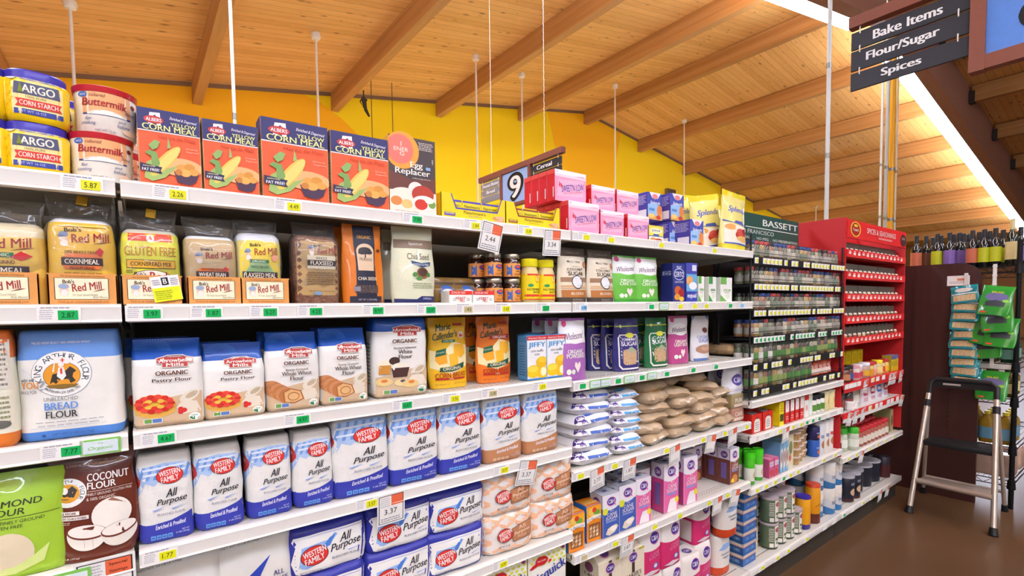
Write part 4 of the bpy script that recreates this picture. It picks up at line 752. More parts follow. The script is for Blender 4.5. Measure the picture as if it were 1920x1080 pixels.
def coco(seed):
    W, D, H = .128, .07, .197
    F = [('t', 'BIG TREE', .5, .74, .44, .035, '#5a4c40'), ('e', .26, .745, .04, .018, '#5a4c40'), ('t', 'ORGANIC', .5, .655, .28, .022, '#a08a70'), ('t', 'COCONUT', .5, .605, .58, .045, '#4a3e34', B), ('t', 'SUGAR', .5, .53, .54, .07, '#3a3028', B), ('r', .02, .38, .98, .46, '#9a7456'), ('r', .02, .26, .98, .29, '#d9b48c'), ('r', .02, .3, .98, .32, '#d9b48c'), ('r', .02, .1, .98, .235, '#b8763a'), ('e', .49, .375, .19, .123, '#4a3a2e'), ('e', .49, .375, .165, .107, '#dfe4e8'), ('t', 'BLONDE', .5, .17, .46, .045, '#f4e6d4', B), ('e', .92, .7, .08, .06, '#b87a48'), ('r', 0, 0, 1, .1, '#4e453c'), ('e', .9, .05, .07, .035, '#c8d4d8'), ('x', .3, .02, .75, .08, 2, '#9a9084'), ('t', 'WONDERFULLY SWEET', .5, .905, .5, .02, '#b8a890')]
    return pack('coconut_sugar_pouch', 'pouch', pouch(W, D, H, .0025, seed), [bands([(0, '#4e453c'), (.1, '#e4dac4'), (.84, '#574b42')], .4)], W, D, H, F)
pc = coco(21); G = 'brown and cream coconut sugar pouches'
for px, y, lb in ((1084, .014, 'cream and brown coconut sugar pouch, left one of the front pair'), (1137, .014, 'cream and brown coconut sugar pouch, right one of the front pair'), (1062, .1, 'coconut sugar pouch tucked behind the left front one')): shelfput(pc, px, y, Z2, lb, 'pouch', G, rz=(0 if y < .05 else -10))
def whole(stops, word, sub, seed, W=.135, H=.184, c='#5a2a6a'):
    D = .06
    F = [('e', .5, .72, .42, .13, '#f4f2f0'), ('t', 'Wholesome!', .5, .72, .74, .11, c, SC(rot=4)), ('e', .16, .92, .09, .055, '#d8508a'), ('t', word, .5, .47, .6, .06, '#f2fae8', B), ('t', sub, .52, .4, .72, .07, '#f2fae8', B), ('p', [(.5, .13), (.38, .24), (.4, .3), (.46, .3), (.5, .26), (.54, .3), (.6, .3), (.62, .24)], '#f4e6e0'), ('e', .2, .15, .07, .045, '#e8f0e0'), ('e', .34, .15, .06, .04, '#e8f0e0')]
    return pack('sugar_pouch', 'pouch', pouch(W, D, H, .004, seed), [bands(stops, .3, coat=.3)], W, D, H, F)
pg = whole([(0, '#4aa83a'), (.08, '#6cc044'), (.62, '#eef0ea'), (.96, '#5cb444')], 'ORGANIC', 'CANE SUGAR', 31)
for px, y, lb in ((1222, .014, 'green and white cane sugar pouch, right one'), (1181, .02, 'green and white cane sugar pouch, left one beside the coconut sugar')): shelfput(pg, px, y, Z2, lb, 'pouch', 'green cane sugar pouches')
CE = [('t', 'CERTO', .5, .72, .74, .13, '#f2f4fa', B), ('p', ell(.5, .72, .45, .15)+ell(.5, .72, .42, .13)[::-1], '#c8d0f0'), ('t', 'FRUIT', .5, .9, .4, .06, '#dfe4f6', B), ('t', 'LIQUID PECTIN', .5, .52, .7, .05, '#dfe4f6', B), ('e', .4, .3, .28, .12, '#c8642e'), ('e', .68, .24, .24, .12, '#a82a30'), ('e', .34, .14, .24, .08, '#d89a3a'), ('e', .7, .09, .2, .06, '#e6c04a')]
shelfput(box('pectin_box', .085, .06, .165, ('#2f3a8c', '#262f74', '#3a46a0'), CE, [('t', 'CERTO', .5, .75, .3, .26, '#c8d0f0', {'rot': 90})]), 1273, .014, Z2, 'dark blue pectin box with an oval logo and fruit picture', 'box')
EQ = [('r', 0, .72, 1, 1, '#4a4fb0'), ('e', .3, .55, .3, .12, '#e8a860'), ('e', .6, .42, .36, .1, '#f0f4fa'), ('t', 'equal', .5, .16, .86, .16, '#fff', B), ('r', 0, .0, 1, .28, '#3a46a8'), ('t', 'equal', .5, .16, .8, .15, '#fff', B), ('r', .5, .8, .9, .95, '#dfe2f6')]
shelfput(box('sweetener_box', .08, .05, .17, ('#6ab0e0', '#3a46a8', '#4a4fb0'), EQ), 1297, .012, Z2, 'light blue sweetener box with white word equal, right of the dark blue pectin box', 'box')
for px, W, c, w_, lb in ((1315, .045, '#5cae4a', 'truvia', 'narrow white and green sweetener box, first of three from left'), (1336, .06, '#3f9a46', 'stevia', 'white sweetener box with green leaf corner, middle of three'), (1362, .1, '#7ab85a', 'in the raw', 'wide white and green sweetener box at the shelf end, third of three')):
    F = [('r', 0, .72, .5, 1, c), ('p', [(0, 0), (0, .3), (.6, .0)], c), ('t', w_, .55, .5, .6, .12, c, B), ('e', .6, .24, .2, .1, '#dcebd0'), ('x', .3, .36, .8, .42, 1, '#9aa89a')]
    shelfput(box('sweetener_box', W, .05, .115, ('#f0f2ec', '#dfe6da', '#e8eee4'), F), px, .014, Z2, lb, 'box')
# ---------------------------------------------------------------- third shelf
FX = [('r', .02, .86, .1, .96, '#8a8a8a')]
KAF = [('t', 'MILLED FROM SELECT 100% AMERICAN WHEAT', .43, .885, .56, .02, '#dfe8f8', B), ('e', .42, .6, .29, .21, '#8a94a4'), ('e', .42, .6, .285, .206, '#f2f1ec'), ('a', 'KING ARTHUR FLOUR', .42, .6, .235, .168, 206, -26, .05, '#3a4650', .012), ('e', .42, .585, .18, .125, '#5a5046'), ('e', .42, .585, .175, .121, '#e39b2c'),
    ('p', [(.3, .51), (.33, .6), (.4, .61), (.46, .63), (.5, .665), (.54, .64), (.56, .62), (.53, .605), (.52, .57), (.55, .53), (.5, .51), (.48, .55), (.4, .55), (.36, .51), (.33, .53)], '#38322e'), ('p', [(.37, .58), (.39, .66), (.44, .66), (.46, .58), (.42, .54)], '#f2ece2'), ('e', .415, .685, .028, .022, '#f2ece2'), ('r', .405, .6, .425, .65, '#d23a34'), ('p', [(.33, .62), (.345, .62), (.37, .75), (.36, .75)], '#f2ece2'), ('p', [(.36, .7), (.36, .76), (.5, .745), (.49, .69)], '#f4eee6'), ('r', .425, .705, .437, .745, '#d23a34'), ('r', .41, .722, .452, .73, '#d23a34'), ('p', [(.26, .5), (.3, .475), (.42, .468), (.54, .475), (.58, .5), (.42, .508)], '#8a6a2a'),
    ('a', 'BAKING WITH JOY SINCE 1790', .42, .6, .235, .168, 226, 314, .022, '#5a6470'), ('t', 'who will', .1, .56, .12, .03, '#4a5058', SC()), ('t', 'YOU', .115, .51, .16, .06, '#e08a2a', B), ('t', 'BAKE FOR', .1, .45, .15, .03, '#5a6068'), ('t', '?', .23, .505, .05, .09, '#9aa4b0'), ('p', [(.04, .66), (.06, .66), (.12, .6), (.14, .57), (.11, .61)], '#c8d4e8'),
    ('t', 'UNBLEACHED', .4, .375, .33, .032, '#6a7078'), ('t', 'BREAD', .4, .31, .32, .064, '#5f8fd8', B), ('t', 'FLOUR', .4, .232, .3, .062, '#33373c', B), ('x', .12, .16, .86, .175, 1, '#9a9aa0'), ('x', .14, .128, .8, .143, 1, '#9a9aa0'), ('r', .1, .118, .84, .121, '#9ab0d8'), ('t', 'NET WT 5 LBS (2.27kg)', .5, .048, .4, .026, '#2a4a86'), ('e', .22, .048, .02, .012, '#2a4a86')]
W, D, H = .153, .09, .212
pk = pack('bread_flour_bag', 'paper_bag', brick(W, D, H, .007, .72, .014, .003, 1), [bands([(0, '#4f86d4'), (.085, '#ecebe4'), (.735, '#6a9ae0')], .5)], W, D, H, KAF, [('x', .1, .14, .45, .85, 14, '#6a7280')])
shelfput(pk, 136, .03, Z3, 'large blue and white bread flour bag with a knight in a gold oval', 'flour bag', rz=-3)
OF = [('r', 0, .0, 1, .12, '#dd7a2c'), ('r', 0, .78, 1, 1, '#e8762c'), ('r', .74, .5, .98, .92, '#d8d4c8'), ('x', .76, .52, .96, .9, 9, '#7a7468'), ('x', .74, .2, .98, .45, 6, '#9a9a7a'), ('e', .87, .2, .09, .035, '#6a6a62')]
shelfput(pack('flour_bag', 'paper_bag', brick(.15, .09, .215, .006, .75, .014, .003, 4), [bands([(0, '#dd7a2c'), (.12, '#ecead4'), (.76, '#e8762c')], .5)], .15, .09, .215, OF), -88, .012, Z3, 'orange and cream paper flour bag cut off by the left frame edge', 'flour bag')
def arrow(W, H, kind, seed, fold=.78, big=False):
    D = .075 if not big else .09; yb = .8 if not big else .86
    F = []
    for k in range(18 if not big else 0):
        a = math.radians(10*k); F.append(('p', [(.3+.06*math.cos(a), .87+.04*math.sin(a)), (.3+.26*math.cos(a-.05), .87+.13*math.sin(a-.05)), (.3+.26*math.cos(a+.05), .87+.13*math.sin(a+.05))], '#3f78d0'))
    v = .745 if not big else .84
    F += [('p', [(.34, v-.03), (.34, v+.04), (.44, v+.055), (.5, v+.07), (.72, v+.07), (.78, v+.05), (.88, v+.035), (.88, v-.03), (.8, v-.03), (.8, v-.075), (.42, v-.075), (.42, v-.03)], '#d9cfc4'), ('p', [(.35, v-.02), (.35, v+.035), (.45, v+.048), (.51, v+.06), (.71, v+.06), (.77, v+.043), (.87, v+.028), (.87, v-.022), (.79, v-.022), (.79, v-.066), (.43, v-.066), (.43, v-.022)], '#b3362f'), ('p', [(.45, v+.04), (.5, v+.062), (.71, v+.062), (.76, v+.04), (.61, v+.052)], '#4a4a5c'), ('t', 'ORGANIC', .61, v+.05, .22, .014, '#e6e0dc'), ('t', 'Arrowhead', .61, v+.008, .46, .042, '#f8ece2', B), ('t', 'Mills', .61, v-.042, .25, .038, '#f8ece2', B),
          ('t', 'ORGANIC', .56, v-.135, .46, .05, '#5e3020', {'b': .02}), ('r', .3, v-.178, .82, v-.175, '#b0a490')]
    nm = {'pastry': ['Pastry Flour'], 'wheat': ['Stone Ground', 'Whole Wheat', 'Flour'], 'white': ['Enriched Unbleached', 'White', 'Flour']}[kind]; y = v-.22
    for i, w_ in enumerate(nm): sm = len(nm) > 1 and i == 0; F.append(('t', w_, .56, y, (.42 if sm else .56) if len(w_) > 7 else .26, .028 if sm else .05, '#40281c', {'b': .012})); y -= .05 if sm else .062
    F += [('p', [(.02, .26), (.5, .33), (.98, .38), (.98, .03), (.02, .03)], '#cdb393'), ('e', .8, .33, .16, .055, '#e2dccb', 28), ('e', .83, .34, .1, .03, '#bfae92', 28), ('p', [(.6, .2), (.7, .29), (.9, .26), (.97, .14), (.7, .12)], '#e2d8c6')]
    if kind == 'pastry':
        F += [('e', .3, .24, .3, .12, '#dba64a'), ('p', ell(.3, .24, .3, .12, 20, 180, 360)+[(.58, .18), (.5, .12), (.3, .09), (.1, .12), (.03, .18)][0:0]+[(.6, .22), (.57, .15), (.3, .085), (.04, .15), (0.01, .22)], '#e0b050'), ('e', .3, .265, .285, .105, '#e2b43c')]
        for k in range(14): a = k*.449; F.append(('e', .3+.23*math.cos(a), .265+.082*math.sin(a), .055, .028, ('#cc2b24', '#e0483a')[k % 2]))
        for k in range(8): a = k*.785; F.append(('e', .3+.12*math.cos(a), .265+.045*math.sin(a), .05, .022, ('#d8382c', '#eebc4a')[k % 2]))
        F += [('e', .3, .275, .03, .016, '#9ab83a')]+[('e', .68+.035*math.cos(k*2.1), .165+.02*math.sin(k*2.1), .04, .026, '#d23430') for k in range(3)]
    elif kind == 'wheat':
        for k in range(6): F.append(('e', .1+.055*k, .3-.022*k, .17, .1, ('#c98a5c', '#b87848')[k % 2], -20))
        F += [('p', [(.3, .1), (.28, .24), (.42, .29), (.62, .25), (.68, .14), (.5, .09)], '#a8683a'), ('p', [(.33, .115), (.31, .235), (.43, .275), (.6, .24), (.65, .145), (.5, .105)], '#dfb078'), ('e', .48, .18, .11, .055, '#9a6034'), ('e', .48, .18, .095, .045, '#e0b47e')]
    else:
        F += [('e', .18, .42, .13, .05, '#efe6cc'), ('p', [(.06, .3), (.08, .41), (.28, .41), (.27, .3)], '#c98a3a'), ('e', .35, .46, .1, .05, '#46302c'), ('e', .46, .38, .17, .055, '#f0ead8'), ('p', [(.32, .25), (.29, .37), (.63, .37), (.58, .25)], '#4e3430'), ('e', .16, .2, .15, .05, '#e2c98a'), ('e', .16, .215, .06, .02, '#d87a3a'), ('e', .48, .18, .14, .045, '#e6d29a'), ('e', .5, .2, .05, .018, '#5a4a6a'), ('e', .64, .16, .16, .05, '#dfc485'), ('e', .66, .18, .06, .02, '#d87a3a'), ('t', 'ENRICHED', .78, .28, .2, .02, '#8a7a4a')]
    F += [('r', .14, .045, .4, .1, '#e8eee6'), ('r', .15, .05, .25, .095, '#6a9a4a'), ('r', .26, .05, .39, .095, '#5a78b8'), ('e', .86, .08, .085, .046, '#f4f6f0'), ('p', ell(.86, .08, .075, .04, 14, 180, 360), '#2f7a4a'), ('t', 'USDA', .86, .095, .1, .02, '#2f7a4a', B), ('t', 'NET WT 32 OZ (2 LB) 907g', .56, .045, .34, .016, '#7a6448')]
    bdy = gusset(W, D, H, fold, .003, seed) if not big else brick(W, D, H, .006, .6, .014, .003, seed)
    return pack('flour_bag', 'paper_bag', bdy, [bands([(0, '#cdb393'), (.05, '#eeece6'), (yb-.06, '#eeece6'), (yb-.03, '#1f56b4')], .42, coat=.15)], W, D, H, F, [('x', .2, .15, .7, .7, 12, '#8a8478')])
G = 'blue topped paper bags of organic flour'
for px, W, H, kd, s, rz, lb in ((318, .126, .186, 'pastry', 1, -4, 'organic pastry flour bag with a fruit tart, nearer the left upright'), (442, .125, .17, 'pastry', 2, -3, 'shorter organic pastry flour bag with a fruit tart, second from left'), (552, .122, .19, 'wheat', 3, -3, 'organic whole wheat flour bag with sliced loaf, left one of two'), (649, .122, .196, 'wheat', 4, -3, 'organic whole wheat flour bag with sliced loaf, right one of two')):
    p = arrow(W, H, kd, s, .7 if H < .18 else .76); shelfput(p, px, .035, Z3, lb, 'flour bag', G, rz=rz)
    shelfput(p, px-18, .13, Z3, 'organic %s flour bag in the second row behind the %s one' % (kd, ORD[s-1]), 'flour bag', G, rz=2)
shelfput(arrow(.155, .22, 'white', 5, big=True), 756, .035, Z3, 'large organic white flour bag with cupcakes beside the yellow cornbread pouch', 'flour bag', G, rz=-4)
def marie(c1, c2, org, seed):
    W, D, H = .124, .05, .216
    F = [('p', [(.0, .55), (.3, .5), (.6, .66), (1, .6), (1, .3), (.5, .2), (0, .3)], '#f0dfa8'), ('t', 'Marie', .36, .87, .42, .1, '#1f4a34', SC(b=.02, rot=8)), ('t', "Callender's", .4, .755, .66, .1, '#1f4a34', SC(b=.02, rot=8)), ('r', .62, .885, .9, .92, '#c2452a')]
    F += [('p', [(.3, .66), (.36, .71), (.95, .73), (.9, .66)], '#b8281f'), ('t', 'ORGANIC', .63, .69, .44, .04, '#f6e8d8', B)] if org else [('r', .3, .65, .66, .69, '#2a7a4a'), ('t', 'LOW FAT', .48, .67, .26, .026, '#e8f0d8'), ('e', .84, .75, .08, .05, '#e8e0d8'), ('e', .84, .75, .055, .03, '#d8483a')]
    F += [('p', [(.12, .4), (.14, .53), (.36, .55), (.46, .45), (.42, .36), (.2, .34)], '#e8a21e'), ('p', [(.6, .5), (.62, .62), (.9, .62), (.94, .48), (.8, .42)], '#eeb02a'), ('p', [(.42, .28), (.4, .47), (.66, .5), (.72, .46), (.7, .26)], '#f0b22a'), ('p', [(.42, .28), (.4, .47), (.45, .48), (.48, .27)], '#e6d8a0'), ('p', [(.12, .45), (.15, .54), (.4, .57), (.38, .48)], '#24603f'), ('t', 'MOIST & DELICIOUS', .26, .51, .22, .02, '#d8e8c8', {'rot': 8}),
          ('p', [(.2, .24), (.22, .3), (.5, .31), (.9, .36), (.88, .28), (.5, .24)], '#23523c'), ('t', 'ORIGINAL', .54, .285, .5, .045, '#f2e6c8', {'b': .01, 'rot': 4}), ('t', 'CORN BREAD', .52, .19, .84, .07, '#a3281f', {'b': .014, 'rot': 2}), ('r', .1, .125, .9, .15, '#b8281f'), ('t', 'MIX', .5, .138, .12, .018, '#f6e0b0'), ('t', 'NO TRANS FAT', .28, .06, .36, .022, '#7a5a1a'), ('t', 'NET WT 16 OZ', .74, .07, .34, .022, '#7a5a1a')]
    return pack('cornbread_mix_pouch', 'pouch', pouch(W, D, H, .004, seed, 1.03), [bands([(0, c1)], .25, coat=.5)], W, D, H, F)
py_, po_ = marie('#f2bd1c', '#f2bd1c', 0, 41), marie('#ea7a1e', '#ea7a1e', 1, 42); G = 'corn bread mix pouches'
for p, px, y, rz, lb in ((py_, 846, .07, -4, 'yellow corn bread mix pouch in the front row'), (po_, 933, .07, -4, 'orange organic corn bread mix pouch in the front row'), (py_, 838, .15, 3, 'yellow corn bread mix pouch hidden behind the front yellow one'), (po_, 903, .15, 3, 'orange corn bread mix pouch showing between the two front pouches')): shelfput(p, px, y, Z3, lb, 'pouch', G, rz=rz)
JF = [('r', 0, .9, 1, .99, '#cf2a2e'), ('t', "America's Favorite", .5, .945, .9, .05, '#f8e6e0', BI), ('t', 'JIFFY', .5, .78, .84, .14, '#2f8fd0', {'b': .014}), ('t', 'corn muffin', .5, .66, .62, .06, '#4a5a6a', {'sh': .1}), ('t', 'mix', .5, .58, .26, .05, '#4a5a6a', {'sh': .1}), ('e', .74, .4, .3, .12, '#f0bc1c'), ('e', .76, .44, .22, .06, '#f6cf3a'), ('e', .3, .2, .36, .14, '#f2c41e'), ('e', .28, .25, .26, .07, '#f8d84a'), ('e', .76, .16, .28, .14, '#f0bc1c'), ('e', .8, .18, .15, .1, '#f8efc0'), ('r', 0, 0, 1, .04, '#3a7ab8'), ('r', .96, 0, 1, .9, '#5aa0d8')]
pj = box('muffin_mix_box', .087, .05, .15, ('#f0f2f2', '#4a86b8', '#48a0dc'), JF, [('r', .05, .05, .95, .85, '#5a90bc'), ('x', .15, .1, .85, .8, 12, '#2f5f8a')], [('t', 'JIFFY', .5, .5, .6, .4, '#e6f0fa', B)])
G = 'blue and white muffin mix boxes'
for px, y, dz, lb in ((1007, .03, 0, 'left muffin mix box of the front pair'), (1043, .03, 0, 'right muffin mix box of the front pair'), (1003, .1, 0, 'muffin mix box standing behind the left front one'), (1015, .155, .04, 'taller set muffin mix box at the back showing its blue top')): shelfput(pj, px, y, Z3, lb, 'box', G, dz=dz if dz == 0 else 0)
put(pj, (Xat(1013, .19, Z3+.2), .21, Z3+.0), 'muffin mix box furthest back on the left side', 'box', G)
pp = whole([(0, '#a86ab8'), (.6, '#efedf0'), (.96, '#9a5aa8')], 'ORGANIC', 'POWDERED', 51, .126, .222); G = 'purple and white powdered sugar pouches'
for px, y, lb in ((1083, .012, 'purple powdered sugar pouch with white heart, front one'), (1057, .09, 'purple powdered sugar pouch second in line behind the muffin mix'), (1032, .16, 'purple powdered sugar pouch third in line behind the muffin mix')): shelfput(pp, px, y, Z3b, lb, 'pouch', G)
def bowbag(c, word, seed):
    W, D, H = .132, .06, .212
    F = [('r', .02, .845, .98, .865, '#c8d44a'), ('e', .22, .855, .05, .03, '#dfe48a'), ('p', [(.1, .64), (.16, .7), (.84, .7), (.92, .64), (.92, .06), (.86, .03), (.2, .03), (.1, .1)], '#e4e0dc'), ('p', [(.14, .64), (.18, .68), (.82, .68), (.88, .64), (.88, .1), (.82, .06), (.22, .06), (.14, .12)], c), ('p', [(.24, .16), (.24, .36), (.32, .42), (.72, .42), (.8, .36), (.8, .16), (.74, .12), (.3, .12)], grain('#c8aa84', '#b8946c', 300)), ('e', .54, .68, .16, .05, '#d8d43a'), ('t', word[0], .52, .6, .6, .05, '#e6e2ea', B), ('t', word[1], .52, .52, .64, .08, '#f2eef2', B), ('e', .55, .4, .12, .06, '#9aa890'), ('p', [(.4, .08), (.9, .06), (.9, .14)], c)]
    return pack('sugar_pouch', 'pouch', pouch(W, D, H, .004, seed, .96), [mat(c, .25, coat=.4)], W, D, H, F)
pt_ = bowbag('#2f2a72', ('TURBINADO', 'SUGAR'), 61); pgx = bowbag('#1f6a3a', ('CANE', 'SUGAR'), 62)
for px, y, lb in ((1184, .065, 'purple sugar pouch with yellow bow print, front one'), (1160, .12, 'purple sugar pouch with yellow bow print, second in line'), (1133, .16, 'purple sugar pouch with yellow bow print, third in line')): shelfput(pt_, px, y, Z3b, lb, 'pouch', 'purple sugar pouches with bow print', rz=-8)
for px, y, lb in ((1240, .06, 'green sugar pouch with yellow bow print, front one'), (1212, .13, 'green sugar pouch with yellow bow print, behind the front one')): shelfput(pgx, px, y, Z3b, lb, 'pouch', 'green sugar pouches with bow print', rz=-5)
shelfput(whole([(0, '#c04a8a'), (.62, '#efe6ec'), (.95, '#c85a94')], 'ORGANIC', 'LIGHT BROWN', 71, .13, .216), 1281, .08, Z3b, 'pink and white brown sugar pouch right of the green pouches', 'pouch', rz=-4)
CSF = [('e', .62, .68, .16, .06, '#7a4a3c'), ('t', 'COCONUT', .5, .53, .64, .06, '#6a7ab0', B), ('t', 'SUGAR', .5, .45, .52, .08, '#5a6aa8', B), ('e', .5, .26, .4, .1, '#a8806a'), ('e', .55, .28, .25, .06, '#c09a80'), ('r', .02, 0, .98, .06, '#5a7ab8'), ('p', [(0, .9), (.2, 1), (.0, 1)], '#5a80c0'), ('p', [(.9, .9), (1, 1), (.8, 1)], '#5a80c0'), ('e', .85, .05, .12, .05, '#d8a06a')]
shelfput(pack('sugar_pouch', 'pouch', pouch(.14, .06, .212, .004, 72), [bands([(0, '#e6e4e6')], .3, coat=.3)], .14, .06, .212, CSF), 1322, .085, Z3b, 'white coconut sugar pouch with brown mound, near the right end', 'pouch')
put(Proto('sugar_bag', [('bag', fin('bag', pillow(.16, .2, .06, seed=5), [grain('#b89a72', '#a8845a', 250)], 60), -1)]), (Xat(1352, .2, Z3b), .2, Z3b), 'tan sugar bag lying at the right end of the third shelf', 'bag')
# ---------------------------------------------------------------- fourth shelf
AF = [('t', 'ALMOND', .5, .71, .56, .06, '#2f3a1c', {'b': .01, 'sh': .12}), ('t', 'FLOUR', .4, .63, .42, .06, '#2f3a1c', {'b': .005, 'sh': .12}), ('r', .2, .575, .95, .58, '#3a4a20'), ('t', 'SUPER FINELY GROUND', .5, .54, .6, .03, '#3f4f22', {'sh': .1}), ('t', '& GLUTEN FREE', .38, .495, .42, .03, '#3f4f22', {'sh': .1}), ('e', .45, .25, .24, .19, '#dccfb0', 15), ('p', [(.0, .12), (.2, .06), (.5, .05), (.78, .12), (.84, .28), (.7, .2), (.5, .12), (.2, .12), (.05, .18)], '#cfe08a'), ('e', .06, .68, .12, .09, '#f0f0e6'), ('e', .06, .68, .09, .065, '#d89a3a')]
shelfput(pack('almond_flour_pouch', 'pouch', pouch(.14, .06, .195, .005, 81, 1.04), [bands([(0, '#a4cc3a')], .25, coat=.5)], .14, .06, .195, AF), 26, .012, Z4, 'lime green almond flour pouch at the lower left frame edge', 'pouch', rz=-3)
CF = [('e', .2, .64, .23, .13, '#e9e8e2'), ('a', 'KING ARTHUR FLOUR', .2, .64, .185, .1, 200, -40, .034, '#3a4650', .012), ('e', .2, .635, .15, .083, '#d89a2c'), ('p', [(.08, .59), (.12, .66), (.2, .67), (.26, .7), (.32, .66), (.28, .6), (.2, .58)], '#38322e'), ('e', .17, .66, .04, .03, '#efe6dc'), ('t', 'COCONUT', .69, .755, .5, .07, '#f4ece4', B), ('t', 'FLOUR', .61, .68, .34, .06, '#f4ece4', B), ('r', .44, .63, .98, .634, '#d8c0b4'), ('t', 'FINELY GROUND, GLUTEN FREE', .7, .605, .54, .025, '#e6d4c8'), ('t', '& 100% ORGANIC', .6, .565, .34, .026, '#e6d4c8'), ('t', 'A KING ARTHUR FLOUR COMPANY', .5, .875, .6, .016, '#c8a898'), ('r', .02, .44, .34, .475, '#f0e8e0'), ('t', 'TIPS & RECIPE', .17, .457, .26, .02, '#5a2c20', B), ('r', .02, .395, .45, .43, '#f0e8e0'), ('t', 'EXCELLENT SOURCE OF FIBER', .23, .412, .38, .02, '#5a2c20', B), ('x', .03, .355, .25, .385, 2, '#c8a898'),
      ('e', .72, .4, .24, .15, '#efe9de'), ('p', [(.68, .53), (.73, .55), (.9, .47), (.8, .5)], '#9a6a54'), ('p', ell(.42, .25, .24, .15, 20, 170, 370), '#efe9de'), ('e', .42, .27, .24, .07, '#6e3424', -6), ('e', .42, .278, .225, .06, '#f4eee4', -6), ('p', ell(.8, .23, .22, .14, 20, 170, 370), '#e9e2d6'), ('e', .8, .25, .22, .065, '#6e3424', 8), ('e', .8, .258, .205, .055, '#f4eee4', 8), ('r', .38, .13, .385, .2, '#b8a898'), ('r', .48, .12, .485, .2, '#b8a898'), ('t', '1 LB (454g)', .22, .045, .2, .02, '#e0ccc0')]
shelfput(pack('coconut_flour_pouch', 'pouch', pouch(.13, .06, .215, .005, 82, 1.06), [bands([(0, '#6a2e1e')], .22, coat=.6)], .13, .06, .215, CF), 176, .014, Z4, 'brown coconut flour pouch with white coconuts and a round emblem', 'pouch', rz=-4)
def ging(v0, v1, n=7):
    "blue checked cloth drawn across the top of the bag front"
    o = [('p', [(.0, v0+.02), (.0, v0-.1), (.06, v0-.16), (.14, v0-.06), (.3, v0-.1), (.42, v0-.04), (.55, v0-.1), (.8, v0-.05), (1, v0-.07), (1, v1), (.5, v1+.015), (0, v1-.02)], '#a9c4ea')]
    for i in range(n): u = i/n; o.append(('p', [(u, v0-.03), (u+.06, v0-.03), (u+.16, v1-.01), (u+.1, v1-.01)], '#6f9bdc'))
    for k in range(2): v = v0+.01+k*(v1-v0)*.45; o.append(('p', [(0, v), (1, v+.03), (1, v+.055), (0, v+.025)], '#dfe9f8'))
    return o
def wf(W, D, H, seed, c='#3840a8', split=0, top='#ecebe6', small=True):
    t0 = .88 if small else .95
    F = ging(.74, t0-.01)+[('e', .6, .74, .26, .095, '#5a2a30'), ('e', .6, .74, .25, .088, '#d8352c'), ('t', 'WESTERN', .6, .775, .4, .06, '#f6f2ee', {'b': .016, 'rot': 8, 'sh': .08}), ('t', 'FAMILY', .6, .705, .34, .06, '#f6f2ee', {'b': .016, 'rot': 8, 'sh': .08}), ('t', 'All', .62, .545, .24, .09, '#2b2b33', SC(rot=5)), ('t', 'Purpose', .62, .45, .58, .09, '#2b2b33', SC(rot=5)), ('p', [(.24, .37), (.5, .4), (.3, .355)], '#8aa6dc'), ('p', [(.6, .365), (.86, .39), (.64, .35)], '#8aa6dc')]
    F += [('t', 'BLEACHED FLOUR' if not split else 'UNBLEACHED FLOUR', .6, .315, .52, .026, '#5a6484'), ('p', [(0, .0), (0, .215), (.25, .21), (.6, .235), (1, .3), (1, 0)], c), ('t', 'Enriched & Presifted', .58, .185, .58, .05, '#e8eaf6', SC(rot=5, b=.02)), ('t', 'NET WT', .86, .1, .14, .02, '#cfd6f4'), ('t', '2 LBS (907g)' if small else '5 LBS (2.26kg)', .8, .07, .26, .022, '#cfd6f4')]
    if not split: F += [('r', .2+.105*k, .035, .29+.105*k, .085, '#6fa6e6') for k in range(4)]+[('r', .215+.105*k, .05, .275+.105*k, .07, '#3c6ac0') for k in range(4)]
    else: F += [('r', .2+.105*k, .035, .285+.105*k, .075, '#d8b496') for k in range(4)]
    Lf = [('p', [(0, .5), (.5, .4), (1, .62), (1, .86), (0, .86)], '#9dbce8'), ('e', .5, .7, .4, .12, '#b83230'), ('t', 'WESTERN', .5, .72, .5, .05, '#f0e6e4', {'rot': 12}), ('r', 0, 0, 1, .22, c)]
    return pack('flour_bag', 'paper_bag', brick(W, D, H, .006, .62 if small else .8, .014, .0038, seed), [bands([(0, c), (.2, '#ecebe6'), (.97 if small else .99, '#d9d8d2')], .5, bump=.8)], W, D, H, F, Lf)
G = 'white and blue two pound flour bags'
p2 = [wf(.094, .065, .19, s) for s in (1, 2)]
for k, px in enumerate((312, 412, 507, 590)):
    shelfput(p2[k % 2], px, .025, Z4, 'white and blue two pound flour bag, %s from left in the front row' % ORD[k], 'flour bag', G, rz=-3+k)
    shelfput(p2[(k+1) % 2], px-4, .1, Z4, 'white and blue two pound flour bag in the second row behind the %s one' % ORD[k], 'flour bag', G, rz=1)
    shelfput(p2[k % 2], px-9, .175, Z4, 'white and blue two pound flour bag in the third row behind the %s one' % ORD[k], 'flour bag', G)
G = 'five pound flour bags'
p5 = [wf(.146, .095, .214, s, small=False) for s in (3, 4)]; p5u = wf(.146, .095, .208, 5, '#b9825a', 1, small=False)
for k, (px, p) in enumerate(((681, p5[0]), (780, p5[1]), (867, p5[0]), (946, p5u), (1018, p5u))):
    shelfput(p, px, .018, Z4, 'five pound flour bag with %s base, %s from left of the five' % ('blue' if k < 3 else 'brown', ORD[k]), 'flour bag', G, rz=-2)
    shelfput(p, px-8, .125, Z4, 'five pound flour bag in the second row behind the %s one' % ORD[k], 'flour bag', G, rz=2)
